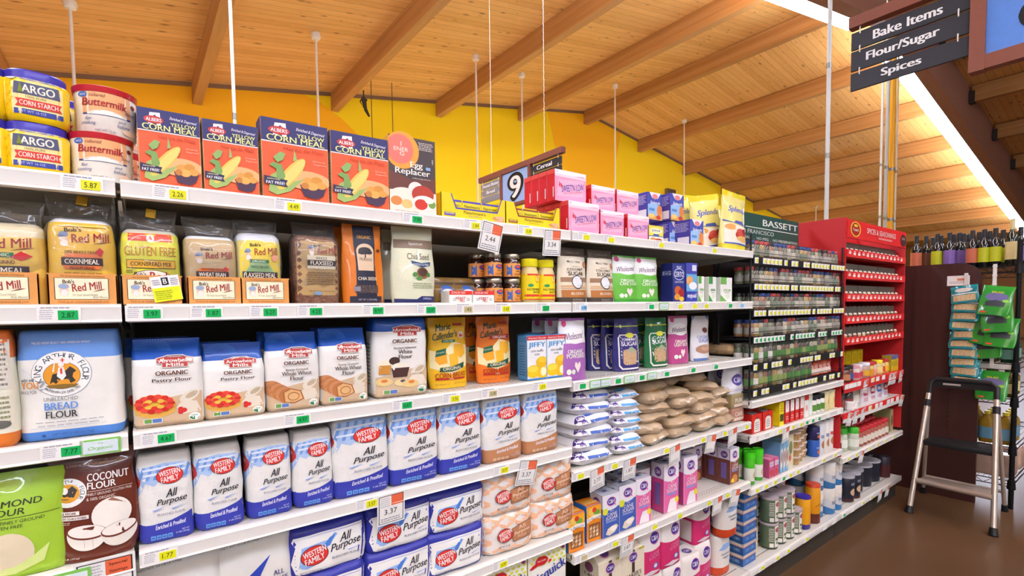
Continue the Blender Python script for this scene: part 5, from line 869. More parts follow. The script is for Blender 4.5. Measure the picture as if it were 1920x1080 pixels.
# sugar pillows
def sugar(W, D, T, seed, blue):
    b = pillow(W, D, T, amp=.004, seed=seed); F = [('p', [(.3, .08), (.8, .16), (.8, .24), (.3, .18)], blue), ('t', 'GRANULATED SUGAR', .55, .22, .4, .05, '#6a86c8', {'rot': 4}), ('e', .15, .1, .12, .05, '#4a2f86'), ('t', 'C&H', .15, .1, .14, .05, '#f0e8f4', B), ('p', [(.3, .4), (.9, .5), (.9, .8), (.3, .7)], blue)]
    return Proto('sugar_bag', [('bag', None, -1), ('top_artwork', decal(b, F, W, 1, 't', D=D), 0), ('front_artwork', decal(b, [('p', [(.34, .52), (.86, .5), (.86, .66), (.34, .7)], blue), ('e', .2, .6, .075, .2, '#4a2f86'), ('t', 'C&H', .2, .6, .1, .16, '#f0e8f4', B)], W, T, 'f', D=D), 0)][0:1]+[('top_artwork', decal(b, F, W, 1, 't', D=D), 0), ('front_artwork', decal(b, [('p', [(.34, .52), (.86, .5), (.86, .66), (.34, .7)], blue), ('e', .2, .6, .075, .2, '#4a2f86'), ('t', 'C&H', .2, .6, .1, .16, '#f0e8f4', B)], W, T, 'f', D=D), 0)], D, T), b
def sugarproto(*a):
    p, b = sugar(*a); p.parts[0] = ('bag', fin('bag', b, [mat('#eeeef0', .3, coat=.3, bump=.3)], 70), -1); return p
spA = [sugarproto(.2, .26, .053, s, '#3f63b8') for s in (1, 2)]; spB = [sugarproto(.165, .24, .0455, s, '#4aa0d8') for s in (3, 4)]
rnd = random.Random(4); G = 'white bags of granulated sugar'
for k in range(6): put(spA[k % 2], (1.345+rnd.uniform(-.012, .012), .14+rnd.uniform(-.01, .01), Z4b+k*.0445), 'white sugar bag with dark blue print, %s from the bottom of the left pile' % ORD[k], 'sugar bag', G, (0, rnd.uniform(-3, 3), rnd.uniform(-6, 2)))
for k in range(7): put(spB[k % 2], (1.535+rnd.uniform(-.012, .012), .135+rnd.uniform(-.01, .01), Z4b+k*.0345), 'white sugar bag with light blue print, %s from the bottom of the second pile' % ORD[k], 'sugar bag', G, (0, rnd.uniform(-3, 3), rnd.uniform(-8, 3)))
put(spB[0], (1.5, .27, Z4b+.252), 'light blue sugar bag lying flat on top behind the white piles', 'sugar bag', G, (2, 0, 12))
b = pillow(.2, .15, .06, seed=9); 
pbl = Proto('sugar_bag', [('bag', None, -1), ('top_artwork', decal(b, [('e', .6, .35, .34, .16, '#d9cba6'), ('e', .72, .62, .16, .06, '#d8d83a'), ('t', 'SUGAR', .35, .7, .5, .12, '#9ab4ea', SC(rot=20))], .2, 1, 't', D=.15), 0)], .15, .06); pbl.parts[0] = ('bag', fin('bag', b, [mat('#2a55c0', .3, coat=.3, bump=.3)], 70), -1)
for k in range(5): put(pbl, (1.312+.002*k, .348, Z4b+k*.055), 'royal blue sugar bag, %s from the bottom behind the flour bags' % ORD[k], 'sugar bag', 'royal blue sugar bags', (0, 0, -2))
def brown(seed, W=.17, D=.24, T=.052):
    b = pillow(W, D, T, amp=.004, seed=seed); F = [('p', [(.12, .3), (.85, .36), (.85, .6), (.12, .55)], '#c9952e'), ('e', .3, .45, .12, .07, '#5a3a86'), ('t', 'BROWN', .6, .46, .36, .08, '#7a4a1c', B), ('p', [(.2, .12), (.8, .1), (.8, .2), (.2, .22)], '#c8a878')]
    p = Proto('brown_sugar_bag', [('bag', None, -1), ('top_artwork', decal(b, F, W, 1, 't', D=D), 0)], D, T); p.parts[0] = ('bag', fin('bag', b, [bands([(0, '#c0a88a')], .2, coat=.7, bump=.5)], 70), -1); return p
pb = [brown(s) for s in (1, 2, 3)]; G = 'clear bags of brown sugar'; rnd = random.Random(9)
for j, (x, n) in enumerate(((1.735, 6), (1.92, 5), (2.09, 4), (2.25, 4))):
    for k in range(n): put(pb[(k+j) % 3], (x+rnd.uniform(-.022, .022), .15+rnd.uniform(-.02, .015), Z4b+k*.043), 'clear bag of brown sugar, %s from the bottom of the %s brown pile' % (ORD[k], ORD[j]), 'sugar bag', G, (0, rnd.uniform(-4, 4), rnd.uniform(-16, 12)))
for j, (x, y, z, r) in enumerate(((2.17, .15, .176, (0, 2, -38)), (2.11, .19, .221, (0, 3, -25)), (1.93, .2, .221, (0, -2, 22)))): put(pb[j % 3], (x, y, Z4b+z), 'clear bag of brown sugar tossed crosswise on the piles, %s of three' % ORD[j], 'sugar bag', G, r)
WS = [('e', .55, .45, .28, .18, '#5a4a9a'), ('t', 'C&H', .55, .45, .4, .16, '#f0eaf6', B), ('x', .2, .1, .9, .2, 2, '#b8b4c8')]
pw = pack('sugar_pouch', 'pouch', pouch(.15, .06, .16, .006, 91), [mat('#e9e9ee', .25, coat=.4, bump=.3)], .15, .06, .16, WS)
shelfput(pw, 1384, .05, Z4b+.135, 'white sugar pouch with a purple oval standing on the brown pouches', 'pouch', 'white upright sugar pouches', rz=-8); shelfput(pw, 1352, .17, Z4b+.15, 'white sugar pouch lying back behind the brown piles', 'pouch', 'white upright sugar pouches', rz=6)
for k, (c, w_) in enumerate((('#b0806c', 'CANE'), ('#9a8a62', 'PURE'))):
    p = pack('sugar_carton', 'carton', brick(.11, .08, .07, .004, .85, .01, .002, k), [mat(c, .4, coat=.2)], .11, .08, .07, [('t', w_, .5, .55, .6, .3, '#efe2d4', B), ('r', .1, .1, .9, .3, '#e2cdbc')])
    shelfput(p, 1386, .04, Z4b+.069*k, 'small brown sugar pack at the right end, %s one under the white pouch' % ('lower' if not k else 'upper'), 'pack', 'small brown sugar packs')
# ---------------------------------------------------------------- fifth shelf
def wfwhite(seed):
    W, D, H = .172, .1, .262
    F = [('t', 'NET WT 10 LB (4.53kg)', .32, .93, .46, .022, '#77756f', {'rot': 4}), ('r', .62, .95, .9, .985, '#7f8fd0'), ('p', [(.3, .5), (.42, .64), (.68, .78), (.46, .5)], '#2f49b4'), ('e', .3, .4, .26, .17, '#b86a1a'), ('e', .3, .4, .245, .16, '#ee9a2a'), ('t', '10', .33, .42, .26, .13, '#2f3f9c', B), ('t', 'LB', .3, .31, .14, .05, '#2f3f9c', B), ('t', 'ALL', .78, .6, .14, .045, '#3a3f78', B), ('t', 'PURPOSE', .72, .535, .36, .045, '#3a3f78', B), ('t', 'FLOUR', .74, .485, .2, .025, '#8a8a90'), ('r', 0, 0, 1, .12, '#3f49b0')]
    return pack('flour_bag', 'paper_bag', brick(W, D, H, .008, .7, .03, .004, seed), [bands([(0, '#e6e4dc')], .5)], W, D, H, F, [('r', .12, .02, .82, .9, '#2f3f9c')])
for px, lb, s in ((338, 'plain white ten pound flour bag with an orange seal, left one of two', 1), (484, 'plain white ten pound flour bag with an orange seal, right one of two', 2)): shelfput(wfwhite(s), px, .03, Z5, lb, 'flour bag', 'plain white ten pound flour bags', rz=-2)
def wflie(seed):
    W, D, H = .2, .22, .128
    F = [('p', [(.1, .02), (.04, .3), (.09, .62), (.02, .8), (.5, .83), (.99, .84), (.97, .5), (1, .3), (.95, .03)], '#ecebe6'), ('p', [(.12, .2), (.16, .6), (.5, .64), (.56, .76), (.6, .72), (.44, .44), (.38, .22), (.22, .16)], '#8fb4e8'), ('p', [(.4, .5), (.5, .52), (.58, .74), (.5, .68)], '#4a7ed0'), ('p', [(.05, .76), (.5, .8), (.98, .8), (.98, .785), (.5, .785)], '#9aa6e0'), ('e', .31, .4, .17, .2, '#5a2a30'), ('e', .31, .4, .16, .185, '#d8352c'), ('t', 'WESTERN', .31, .47, .28, .12, '#f6f2ee', {'b': .016, 'rot': 10}), ('t', 'FAMILY', .31, .33, .24, .12, '#f6f2ee', {'b': .016, 'rot': 10}), ('t', 'All', .7, .63, .17, .17, '#2b2b33', SC(rot=6)), ('t', 'Purpose', .7, .46, .4, .2, '#2b2b33', SC(rot=6)), ('t', 'BLEACHED FLOUR', .7, .26, .36, .045, '#5a6484'), ('p', [(.72, .34), (.9, .37), (.74, .32)], '#8aa6dc'), ('t', 'NET WT 10 LBS (4.5 kg)', .26, .1, .26, .04, '#6a6a74')]
    T_ = [('t', 'NET WT 10 LBS (4.5 kg)', .76, .16, .44, .06, '#e6e9f8', {'b': .02})]+[('r', .14+.1*k, .1, .22+.1*k, .24, '#6fa6e6') for k in range(4)]+[('r', .16+.1*k, .13, .2+.1*k, .2, '#3c5cc0') for k in range(4)]
    return pack('flour_bag', 'paper_bag', brick(W, D, H, .008, .86, .03, .005, seed), [bands([(0, '#3238a0')], .45, coat=.1)], W, D, H, F, (), T_)
pl = [wflie(s) for s in (1, 2, 3)]; G = 'blue ten pound flour bags lying flat'
for j, px in enumerate((618, 754, 860)):
    x = Xat(px, .02, Z5+.18)
    for k in range(2):
        put(pl[(j+k) % 3], (x+(.004 if k else -.002), .125+.006*k, Z5+k*.1225), 'blue ten pound flour bag lying flat, %s one of the %s pile' % (('lower', 'upper')[k], ORD[j]), 'flour bag', G, (0, 0, -3+2*k))
def wfbeige(seed):
    W, D, H = .2, .22, .129; F = []; r_ = random.Random(seed)
    for i in range(7):
        for j in range(6):
            u, v = .06+i*.145, .1+j*.155; 
            if abs(u-.56) < .36 and abs(v-.45) < .26: continue
            a = .07; s_ = 1 if (i+j) % 2 else -1; F.append(('p', [(u-a, v-.05*s_), (u+a, v+.03*s_), (u+a, v+.11*s_), (u-a, v+.03*s_)], '#f0bb94'))
    F += [('p', [(.5, .25), (.48, .6), (.9, .72), (.88, .28)], '#7a5238'), ('p', [(.51, .265), (.49, .59), (.89, .7), (.87, .295)], '#bb8058'), ('t', 'All', .69, .58, .13, .1, '#e9d2bc', {'rot': 10}), ('t', 'Purpose', .69, .46, .3, .1, '#e9d2bc', {'b': .02, 'rot': 8}), ('t', 'FLOUR', .69, .36, .18, .06, '#e9d2bc'), ('e', .36, .47, .15, .17, '#5a2a30'), ('e', .36, .47, .14, .155, '#cf4238'), ('t', 'WESTERN', .36, .53, .24, .1, '#f6f2ee', {'b': .016, 'rot': 12}), ('t', 'FAMILY', .36, .42, .2, .1, '#f6f2ee', {'b': .016, 'rot': 12}), ('t', 'NET WT 10 LBS', .34, .2, .2, .05, '#5a4a44', B)]
    T_ = [('t', 'NET WT 10 LBS (4.5kg)', .66, .12, .42, .05, '#5a4a44', B)]+[('p', [(u, .1+k*.25), (u+.1, .16+k*.25), (u+.1, .26+k*.25), (u, .2+k*.25)], '#f0bb94') for u in (.05, .22, .82) for k in range(3)]
    return pack('flour_bag', 'paper_bag', brick(W, D, H, .01, .84, .04, .006, seed), [bands([(0, '#eee6de')], .5)], W, D, H, F, (), T_)
pq = [wfbeige(s) for s in (4, 5)]; G = 'beige patterned ten pound flour bags'
for j, px in enumerate((958, 1040)):
    x = Xat(px, .02, Z5+.13)
    for k in range(2): put(pq[(j+k) % 2], (x+(.0 if k else .004), .122, Z5+k*.126), 'beige patterned ten pound flour bag lying flat, %s one of the %s pile' % (('lower', 'upper')[k], ('left', 'right')[j]), 'flour bag', G, (0, 0, -3))
def ch(W, H, c, kind):
    D = .065
    F = [('r', 0, .68, 1, 1, '#e6e4ea'), ('p', [(0, .68), (.25, .635), (.5, .62), (.75, .64), (1, .7), (1, .75), (0, .75)], '#e6e4ea'), ('e', .53, .82, .27, .11, '#e084b4'), ('e', .52, .825, .235, .095, '#46328c'), ('t', 'C&H', .52, .825, .34, .1, '#f4f0f8', {'b': .016}), ('p', [(.68, .74), (.8, .7), (.74, .76)], '#d84a94'), ('t', 'Pure', .55, .6, .22, .035, '#f0e6f4', IT), ('t', 'CANE', .56, .525, .56, .075, '#f2ecf2', {'b': .005}), ('t', 'SUGAR', .54, .44, .68, .08, '#f2ecf2', {'b': .005}), ('r', .2, .345, .8, .385, '#8a9ad8'), ('r', .0, 0, .025, 1, '#c8c4d8')]
    F += [('p', [(.18, .08), (.3, .2), (.5, .24), (.8, .26), (.9, .2), (.7, .08), (.4, .03)], '#d9cdb8'), ('e', .62, .18, .2, .06, '#efe8da'), ('e', .16, .62, .15, .08, '#d8dc3a')] if kind == 'b' else [('p', [(.2, .0), (.3, .16), (.42, .26), (.7, .27), (.82, .2), (.84, .0)], '#eee6ea'), ('e', .84, .22, .13, .065, '#efd93a')] if kind == 'p' else [('e', .5, .14, .3, .12, '#c88a4a'), ('e', .26, .1, .15, .06, '#efd93a')]
    Lf = [('r', 0, .7, 1, 1, '#c9c7d2'), ('e', .55, .83, .28, .1, '#5a3c7a'), ('t', 'C&H', .55, .83, .34, .07, '#d8c8dc', B), ('r', .3, .15, .75, .6, '#6a5a9a')]
    return box('cane_sugar_box', W, D, H, (c, '#2f4488' if kind == 'b' else ('#b8407e' if kind == 'p' else '#6a3a30'), '#c9ccd6'), F, Lf, [('r', .3, .3, .7, .8, '#aab2cc'), ('e', .5, .55, .14, .12, '#5a4a8a')])
cb, cp, cb2, cp2 = ch(.092, .165, '#3f5fb0', 'b'), ch(.092, .185, '#e26aa4', 'p'), ch(.096, .18, '#3f5fb0', 'b'), ch(.1, .21, '#e26aa4', 'p'); G = 'cane sugar boxes'
for px, p, n, lb in ((1146, cb, 3, 'blue cane sugar box right of the orange boxes'), (1177, cb2, 3, 'second blue cane sugar box, next to the pink ones'), (1207, cp, 2, 'small pink cane sugar box beside the blue ones'), (1259, cp2, 3, 'tall pink cane sugar box, left of the last two'), (1295, cp2, 3, 'tall pink cane sugar box, right of the last two')):
    for k in range(n): shelfput(p, px-2*k, .02+k*.068, Z5b, lb+('' if not k else ', %s behind it' % ORD[k-1]), 'sugar box', G, rz=-3)
shelfput(cp, 1230, .1, Z5b, 'small pink cane sugar box set back behind the front pink one', 'sugar box', G, rz=-3)
PF = [('r', 0, .62, 1, .95, '#efae2a'), ('e', .35, .82, .2, .1, '#e9c45a'), ('e', .65, .78, .2, .08, '#6aa83a'), ('e', .5, .86, .14, .07, '#d8402c'), ('p', [(.0, .54), (.5, .62), (1, .58), (1, .7), (.5, .73), (0, .66)], '#f2e6d0'), ('t', 'La Perruche', .5, .635, .86, .07, '#3a4a9a', {'sh': .2, 'rot': 2}), ('r', .14, .1, .86, .5, '#8a5a34')]+[('p', [(.2+.2*i, .13+.1*j), (.34+.2*i, .16+.1*j), (.32+.2*i, .24+.1*j), (.18+.2*i, .2+.1*j)], ('#d8b48c', '#c89a6a', '#e6c8a4')[(i+j) % 3]) for i in range(3) for j in range(3)]
ppx = box('sugar_cube_box', .078, .07, .14, ('#ec8a1e', '#3a78c0', '#e87f1c'), PF, (), [('r', .1, .2, .9, .7, '#f2b03a'), ('t', 'La Perruche', .5, .35, .8, .2, '#f6e6d0', {'sh': .2})])
for px, y, lb in ((1082, .014, 'orange sugar cube box at the left end of the lower right shelf'), (1115, .03, 'orange sugar cube box next to the blue cane sugar box')): shelfput(ppx, px, y, Z5b, lb, 'box', 'orange sugar cube boxes', rz=-3)
cbr = ch(.085, .175, '#8a4a3a', 'r'); G = 'brown cane sugar boxes'
x0 = Xat(1378, .03, Z5b+.1)
for k in range(5): put(cbr, (x0-.01*0-.0, .065+.067*k, Z5b), 'brown cane sugar box, %s from the front in its row by the green shakers' % ORD[k], 'sugar box', G)
for k in range(3): put(cbr, (x0-.11, .2+.067*k, Z5b), 'brown cane sugar box, %s from the front in the left set-back row' % ORD[k], 'sugar box', G)
# ---------------------------------------------------------------- bottom shelf of the middle and right bays
BF = [('p', [(0, .56), (0, 1), (1, 1), (1, .7)], '#f2f0e2')]+[('e', .1+.13*(i % 7)+.05*(i//7 % 2), .97-.05*(i//7), .035, .018, '#d8d83a') for i in range(28)]+[('p', [(.02, .8), (.1, .84), (.3, .88), (.36, .86), (.3, .83), (.1, .79)], '#c8242a'), ('e', .34, .87, .16, .06, '#c8242a'), ('t', 'Betty Crocker', .34, .872, .22, .03, '#f6e6dc', SC()), ('t', 'Bisquick', .53, .68, .9, .17, '#2f3f9c', {'b': .016, 'rot': 14}), ('t', 'Heart Smart', .5, .5, .62, .05, '#b03a2a', {'b': .02, 'rot': 12}), ('e', .55, .84, .04, .02, '#d8342c'), ('e', .66, .24, .4, .2, '#8a4a34'), ('e', .6, .3, .3, .1, '#c0563e'), ('e', .7, .16, .4, .1, '#d8a860'), ('e', .7, .2, .34, .08, '#b8783a'), ('e', .25, .36, .09, .05, '#c8242a'), ('e', .9, .96, .05, .02, '#9a3a8a')]
pbq = box('pancake_mix_box', .168, .06, .262, ('#efeee4', '#d8cf4a', '#efeee4'), BF); G = 'white pancake mix boxes'
for px, lb in ((950, 'pancake mix box with large blue lettering, left one under the beige bags'), (1027, 'pancake mix box with large blue lettering, right one under the beige bags')): shelfput(pbq, px, .02, Z6, lb, 'box', G, rz=-2)
for k in range(3): put(Proto('shipping_carton', [('carton', fin('carton', carton(.2, .2, .22), [mat('#c9824a', .7)]*3, 30), -1)]), (.1+.22*k, .14, Z6), 'plain brown carton on the lowest shelf at bottom left, %s in the row' % ORD[k], 'carton', 'plain brown cartons')
def bagch(seed):
    W, D, H = .135, .11, .21
    F = [('e', .66, .78, .22, .13, '#d88ab8'), ('e', .65, .785, .2, .115, '#46328c'), ('t', 'C&H', .65, .785, .28, .1, '#f4f0f8', B), ('t', 'CANE', .66, .48, .42, .06, '#e08ab0', {'rot': 8}), ('t', 'SUGAR', .62, .41, .48, .06, '#e08ab0', {'rot': 8}), ('e', .68, .22, .12, .06, '#5a6ab0'), ('e', .68, .22, .08, .04, '#e6d8e6'), ('p', [(.1, .1), (.5, .04), (.9, .1), (.5, .14)], '#e6dce0')]
    return pack('sugar_bag', 'paper_bag', brick(W, D, H, .006, .85, .016, .003, seed), [bands([(0, '#cf2f6c'), (.6, '#e9e4de')], .45, arch=.06)], W, D, H, F, [('e', .5, .78, .16, .08, '#5a3c7a'), ('r', .2, .08, .8, .54, '#e0d2ce')], [('e', .6, .4, .18, .2, '#5a4a8a'), ('t', 'C&H', .6, .4, .24, .14, '#e6dcec', B)])
pcb = [bagch(s) for s in (1, 2)]; G = 'pink and white four pound sugar bags'
HB = ZB
pos = [(1.685, .02, 1), (1.825, .02, 1), (1.685, .14, 1), (1.825, .14, 1), (2.13, .06, 1), (2.0, .24, 1), (2.14, .24, 1), (1.7, .02, 0), (1.84, .02, 0), (1.98, .02, 0), (2.12, .05, 0), (1.7, .15, 0), (1.84, .15, 0)]
for i, (x, y, l) in enumerate(pos):
    put(pcb[i % 2], (x, y+.06, HB+l*.208), 'pink and white sugar bag, %s layer, %s counted from the left front' % (('lower', 'upper')[l], ORD[i if l else i-7]), 'sugar bag', G, (0, 0, -4+3*(i % 3)))
def baker(W=.135, D=.1, H=.21):
    b = bmesh.new(); cube(b, -W/2, -D/2, 0, W/2, D/2, H*.8)
    q = [b.verts.new(c) for c in ((-W/2, -D/2, H*.8), (W/2, -D/2, H*.8), (W/2, D/2, H*.8), (-W/2, D/2, H*.8), (-W/2, 0, H), (W/2, 0, H))]
    for f in ((0, 1, 5, 4), (2, 3, 4, 5), (3, 0, 4), (1, 2, 5)): b.faces.new([q[i] for i in f])
    F = [('p', [(.42, .36), (.55, .36), (.55, .8), (.42, .8)], '#4a3a36'), ('e', .48, .66, .2, .1, '#e09ab0'), ('e', .48, .66, .17, .085, '#46328c'), ('t', 'C&H', .48, .66, .24, .07, '#f4f0f8', B), ('t', "BAKER'S", .5, .32, .7, .08, '#4a3a30', {'b': .01}), ('t', 'SUGAR', .5, .22, .6, .08, '#4a3a30', {'b': .01}), ('r', .72, .76, .98, .8, '#b8b03a'), ('r', .49, .0, .5, .12, '#b8a890')]
    p = Proto('bakers_sugar_carton', [('carton', None, -1), ('front_artwork', decal(b, F, W, H, 'f', True, D=D), 0), ('top_artwork', decal(b, [('e', .42, .25, .2, .16, '#c88aa8'), ('e', .42, .25, .16, .12, '#5a3c7a')], W, H, 't', D=D), 0), ('side_artwork', decal(b, [('e', .5, .68, .22, .09, '#8a4a6a'), ('t', 'C&H', .5, .54, .5, .06, '#4a3a30', B), ('x', .2, .2, .8, .46, 5, '#8a7a6a')], W, H, 'l', True, D=D), 0)], D, H)
    p.parts[0] = ('carton', fin('carton', b, [mat('#e2d8bf', .5)], 20), -1); return p
pbk = baker()
for px, lb in ((1145, "cream gable-top baker's sugar carton, left one"), (1188, "cream gable-top baker's sugar carton, right one")):
    shelfput(pbk, px, .03, Z5b-.27, lb, 'carton', 'cream gable-top cartons'); 
    put(Proto('shipping_carton', [('carton', fin('carton', carton(.135, .12, Z5b-.27-ZB-.001), [mat('#d6cdb6', .6)]*3, 30), -1)]), (Xat(px, .03, Z5b-.2), .09, ZB), 'pale carton under the %s cream gable-top carton' % ('left' if px < 1170 else 'right'), 'carton', 'pale cartons')
def cyl(name, R, H, stops, lid=None, F=(), lidh=.012, rough=.35, arch=0, nc=8):
    b = can(R, H, nc=nc); parts = [('body', None, -1)]
    if F: parts.append(('front_artwork', decal(b, list(F), R*2, H, D=R*2), 0))
    parts[0] = ('body', fin('body', b, [bands(stops, rough, arch=arch, bump=.05)], 40), -1)
    if lid:
        l = loft([(H-lidh*.7, R*.98, R*.98, R), (H-lidh*.65, R*1.04, R*1.04, R), (H+lidh*.3, R*1.04, R*1.04, R), (H+lidh*.35, R*.97, R*.97, R), (H+lidh*.2, R*.94, R*.94, R)], nc=nc, nf=2, ns=2, H=H); parts.append(('lid', fin('lid', l, [mat(lid, .35)], 40), -1))
    return Proto(name, parts, R*2, H+(lidh*.35 if lid else 0))
PB = [('e', .5, .74, .3, .05, '#f2f0ea'), ('t', 'Powdered', .5, .56, .6, .05, '#3a4a78', SC(rot=4)), ('t', 'Sugar', .5, .47, .44, .06, '#3a4a78', SC(rot=4)), ('p', [(.1, .66), (.3, .8), (.9, .82), (.95, .74), (.5, .66)], '#8fb0dc')]
ppw = pack('sugar_bag', 'paper_bag', brick(.125, .1, .2, .008, .8, .04, .003, 3), [bands([(0, '#cf4a22'), (.22, '#e4e0d8')], .4)], .125, .1, .2, PB)
for x, y, z, lb in ((2.3, .05, ZB, 'standing low behind the blue boxes'), (2.31, .02, ZB+.2, 'topmost beside the blue box stack'), (2.2, .19, ZB+.2, 'behind the pink bags, set back')): put(ppw, (x, y+.05, z), 'white and orange bag of powdered sugar, '+lb, 'sugar bag', 'white and orange sugar bags')
# stack of blue boxes
BB = [('r', 0, .74, 1, 1, '#cdbcae'), ('r', 0, .66, 1, .74, '#8a5a7a'), ('t', 'C&H', .3, .4, .24, .3, '#8fb4e0', B), ('t', 'CUBES', .66, .4, .34, .24, '#8fb4e0', B)]
pbb = box('sugar_cube_box', .13, .11, .058, ('#2f66b0', '#27568f', '#c9bcb0'), BB, BB); G = 'stacked blue sugar cube boxes'
rnd = random.Random(3)
for j, (x, y, n) in enumerate(((2.5, .09, 7), (2.5, .21, 7), (2.62, .24, 4))):
    for k in range(n): put(pbb, (x+rnd.uniform(-.004, .004), y, ZB+k*.0585), 'blue and tan sugar cube box, %s from the bottom of the %s stack' % (ORD[k], ('front', 'second', 'back')[j]), 'box', G, (0, 0, rnd.uniform(-2, 2)))
put(box('cotton_box', .06, .05, .13, ('#d9cdb0', '#c9bc9c', '#e2d8c0'), [('e', .5, .6, .3, .2, '#8a7a5a'), ('r', .2, .1, .8, .35, '#b8a88a')]), (2.63, .1, ZB), 'small cream carton on the bottom shelf between blue boxes and cans', 'box')
FR = [('p', [(.3, .08), (.3, .92), (.8, .92), (.88, .5), (.8, .08)], '#e6e2d4'), ('e', .52, .76, .18, .1, '#a8505a'), ('r', .36, .34, .74, .44, '#4a6a44'), ('r', .4, .2, .6, .3, '#7a8a6a'), ('x', .05, .3, .27, .85, 8, '#d8d8c8'), ('r', .07, .08, .24, .24, '#e2e0d8')]
pfr = cyl('frosting_can', .046, .14, [(0, '#33402e'), (.06, '#5a6a50'), (.94, '#40363a')], '#b8aab0', FR); G = 'green and cream baking cans with pale lids'
for i in range(4):
    for j in range(3):
        for k in range(2):
            if k == 1 and i == 3 and j == 0: continue
            put(pfr, (2.77+i*.098, .07+j*.1, ZB+k*.1425), 'green and cream can with pale lid, %s layer, %s from left in %s row' % (('lower', 'upper')[k], ORD[i], ('front', 'second', 'third')[j]), 'can', G)
pye = cyl('bread_crumb_canister', .042, .24, [(0, '#6a2a1a'), (.25, '#e09a1c'), (.92, '#c8401e')], None, [('p', [(.0, .4), (1, .6), (1, .63), (0, .43)], '#b86a14')]); pyb = cyl('bread_crumb_canister', .04, .19, [(0, '#3a2a8a'), (.15, '#e8a21c')], '#3a2f9c')
put(pye, (3.3, .06, ZB), 'orange canister with dark red base between cans and blue salt canisters', 'canister'); 
for k, (x, y) in enumerate(((3.17, .06), (3.2, .16))): put(pyb, (x, y, ZB), 'orange canister with purple lid, %s one' % ('front', 'back')[k], 'canister', 'orange canisters with purple lids')
psl = cyl('salt_canister', .05, .165, [(0, '#3a74a8'), (.3, '#c9ccd0'), (.62, '#d9d4cc')], None, [('t', 'SALT', .5, .45, .5, .12, '#3a5a8a', B), ('e', .5, .75, .24, .1, '#e6dcc8')], arch=.1); G = 'white and blue salt canisters'
for i in range(3):
    for j in range(2):
        for k in range(2): put(psl, (3.42+i*.105-.06*0, .07+j*.11+(.03 if i == 0 else 0), ZB+k*.166), 'white and blue canister, %s layer, %s from left in the %s row' % (('lower', 'upper')[k], ORD[i], ('front', 'back')[j]), 'canister', G)
pdk = cyl('dark_canister', .05, .17, [(0, '#4a2320'), (.12, '#1f2230')], '#b8b6bc', [('e', .45, .4, .25, .14, '#c8a888'), ('t', 'OATS', .5, .72, .5, .1, '#c8c8d0', B)]); pdb = cyl('dark_canister', .075, .15, [(0, '#20222e')], '#a8a8ae'); G = 'dark canisters with pale lids'
n_ = 0
for i, (x, y, p) in enumerate(((3.84, .07, pdk), (3.95, .07, pdk), (3.86, .18, pdk), (3.97, .18, pdk), (4.1, .13, pdb), (4.27, .13, pdb), (4.44, .13, pdb), (4.15, .3, pdb), (4.32, .3, pdb), (3.9, .29, pdk))): put(p, (x, y, ZB), '%s canister with pale lid on the bottom shelf, %s from left' % ('narrow dark' if p is pdk else 'wide dark', ORD[i]), 'canister', G)
for i in range(3): put(cyl('dark_canister', .045, .16, [(0, '#4a1f24'), (.6, '#2a2430')]), (4.6+.0*i, .08+.1*i, ZB), 'dark red canister at the far end of the bottom shelf, %s from front' % ORD[i], 'canister', 'dark red canisters')
# ---------------------------------------------------------------- spice bay, two grey shelves under the black rack
Zc2, Zc3, Zr3 = .8525, .5875, .5235
tin = box('mustard_tin', .1, .06, .098, ('#d92a22', '#c4221c', '#a82018'), [('p', [(.2, .05), (.2, .6), (.3, .72), (.5, .76), (.7, .72), (.8, .6), (.8, .05)], '#e9e6da'), ('x', .28, .15, .72, .6, 4, '#8a8a86'), ('e', .5, .78, .1, .04, '#2f4a2a')], extra=[('lid', fin('lid', loft([(.098, .03, .022, .02), (.101, .03, .022, .02), (.101, .026, .018, .02)], nc=5), [mat('#c4c4c4', .3, .7)], 40), -1)])
for i in range(2):
    for j in range(2): put(tin, (2.53+i*.115, .05+j*.075, Zc2), 'red tin with white arched label, %s in the %s row under the black rack' % (ORD[i], ('front', 'back')[j]), 'tin', 'red tins with white labels')
ybx = box('spice_box', .05, .09, .13, ('#f0d81c', '#e2c814', '#f0d81c'), [('r', .1, .2, .9, .5, '#4a4a20'), ('x', .15, .6, .85, .9, 3, '#a8941a')])
for j in range(2): put(ybx, (2.775, .055+j*.095, Zc2), 'tall yellow box right of the red tins, %s one' % ('front', 'rear')[j], 'box', 'tall yellow boxes')
rbx = box('extract_box', .042, .05, .125, ('#d8302c', '#c42a26', '#efeae2'), [('r', 0, .5, 1, 1, '#efece6'), ('t', 'V', .5, .7, .3, .16, '#c8342c'), ('x', .15, .15, .85, .35, 2, '#f2c8c0')]); wbx = box('extract_box', .055, .06, .14, ('#efece6', '#dcd8d0', '#d8302c'), [('r', .0, .72, 1, 1, '#d8302c'), ('e', .5, .4, .25, .12, '#e8a8a0')])
for k in range(4): put(rbx, (2.86+k*.06, .045, Zc2), 'narrow red and white box, %s of four from left under the black rack' % ORD[k], 'box', 'narrow red and white boxes')
put(wbx, (3.1, .05, Zc2), 'wider white box with red top band right of the four narrow boxes', 'box'); put(box('extract_box', .05, .05, .135, ('#dfeadb', '#c8d8c4', '#3a7a4a'), [('r', .1, .1, .9, .5, '#eef2ea')]), (3.165, .05, Zc2), 'pale green box with dark green top next to the white box', 'box')
SJ = {}
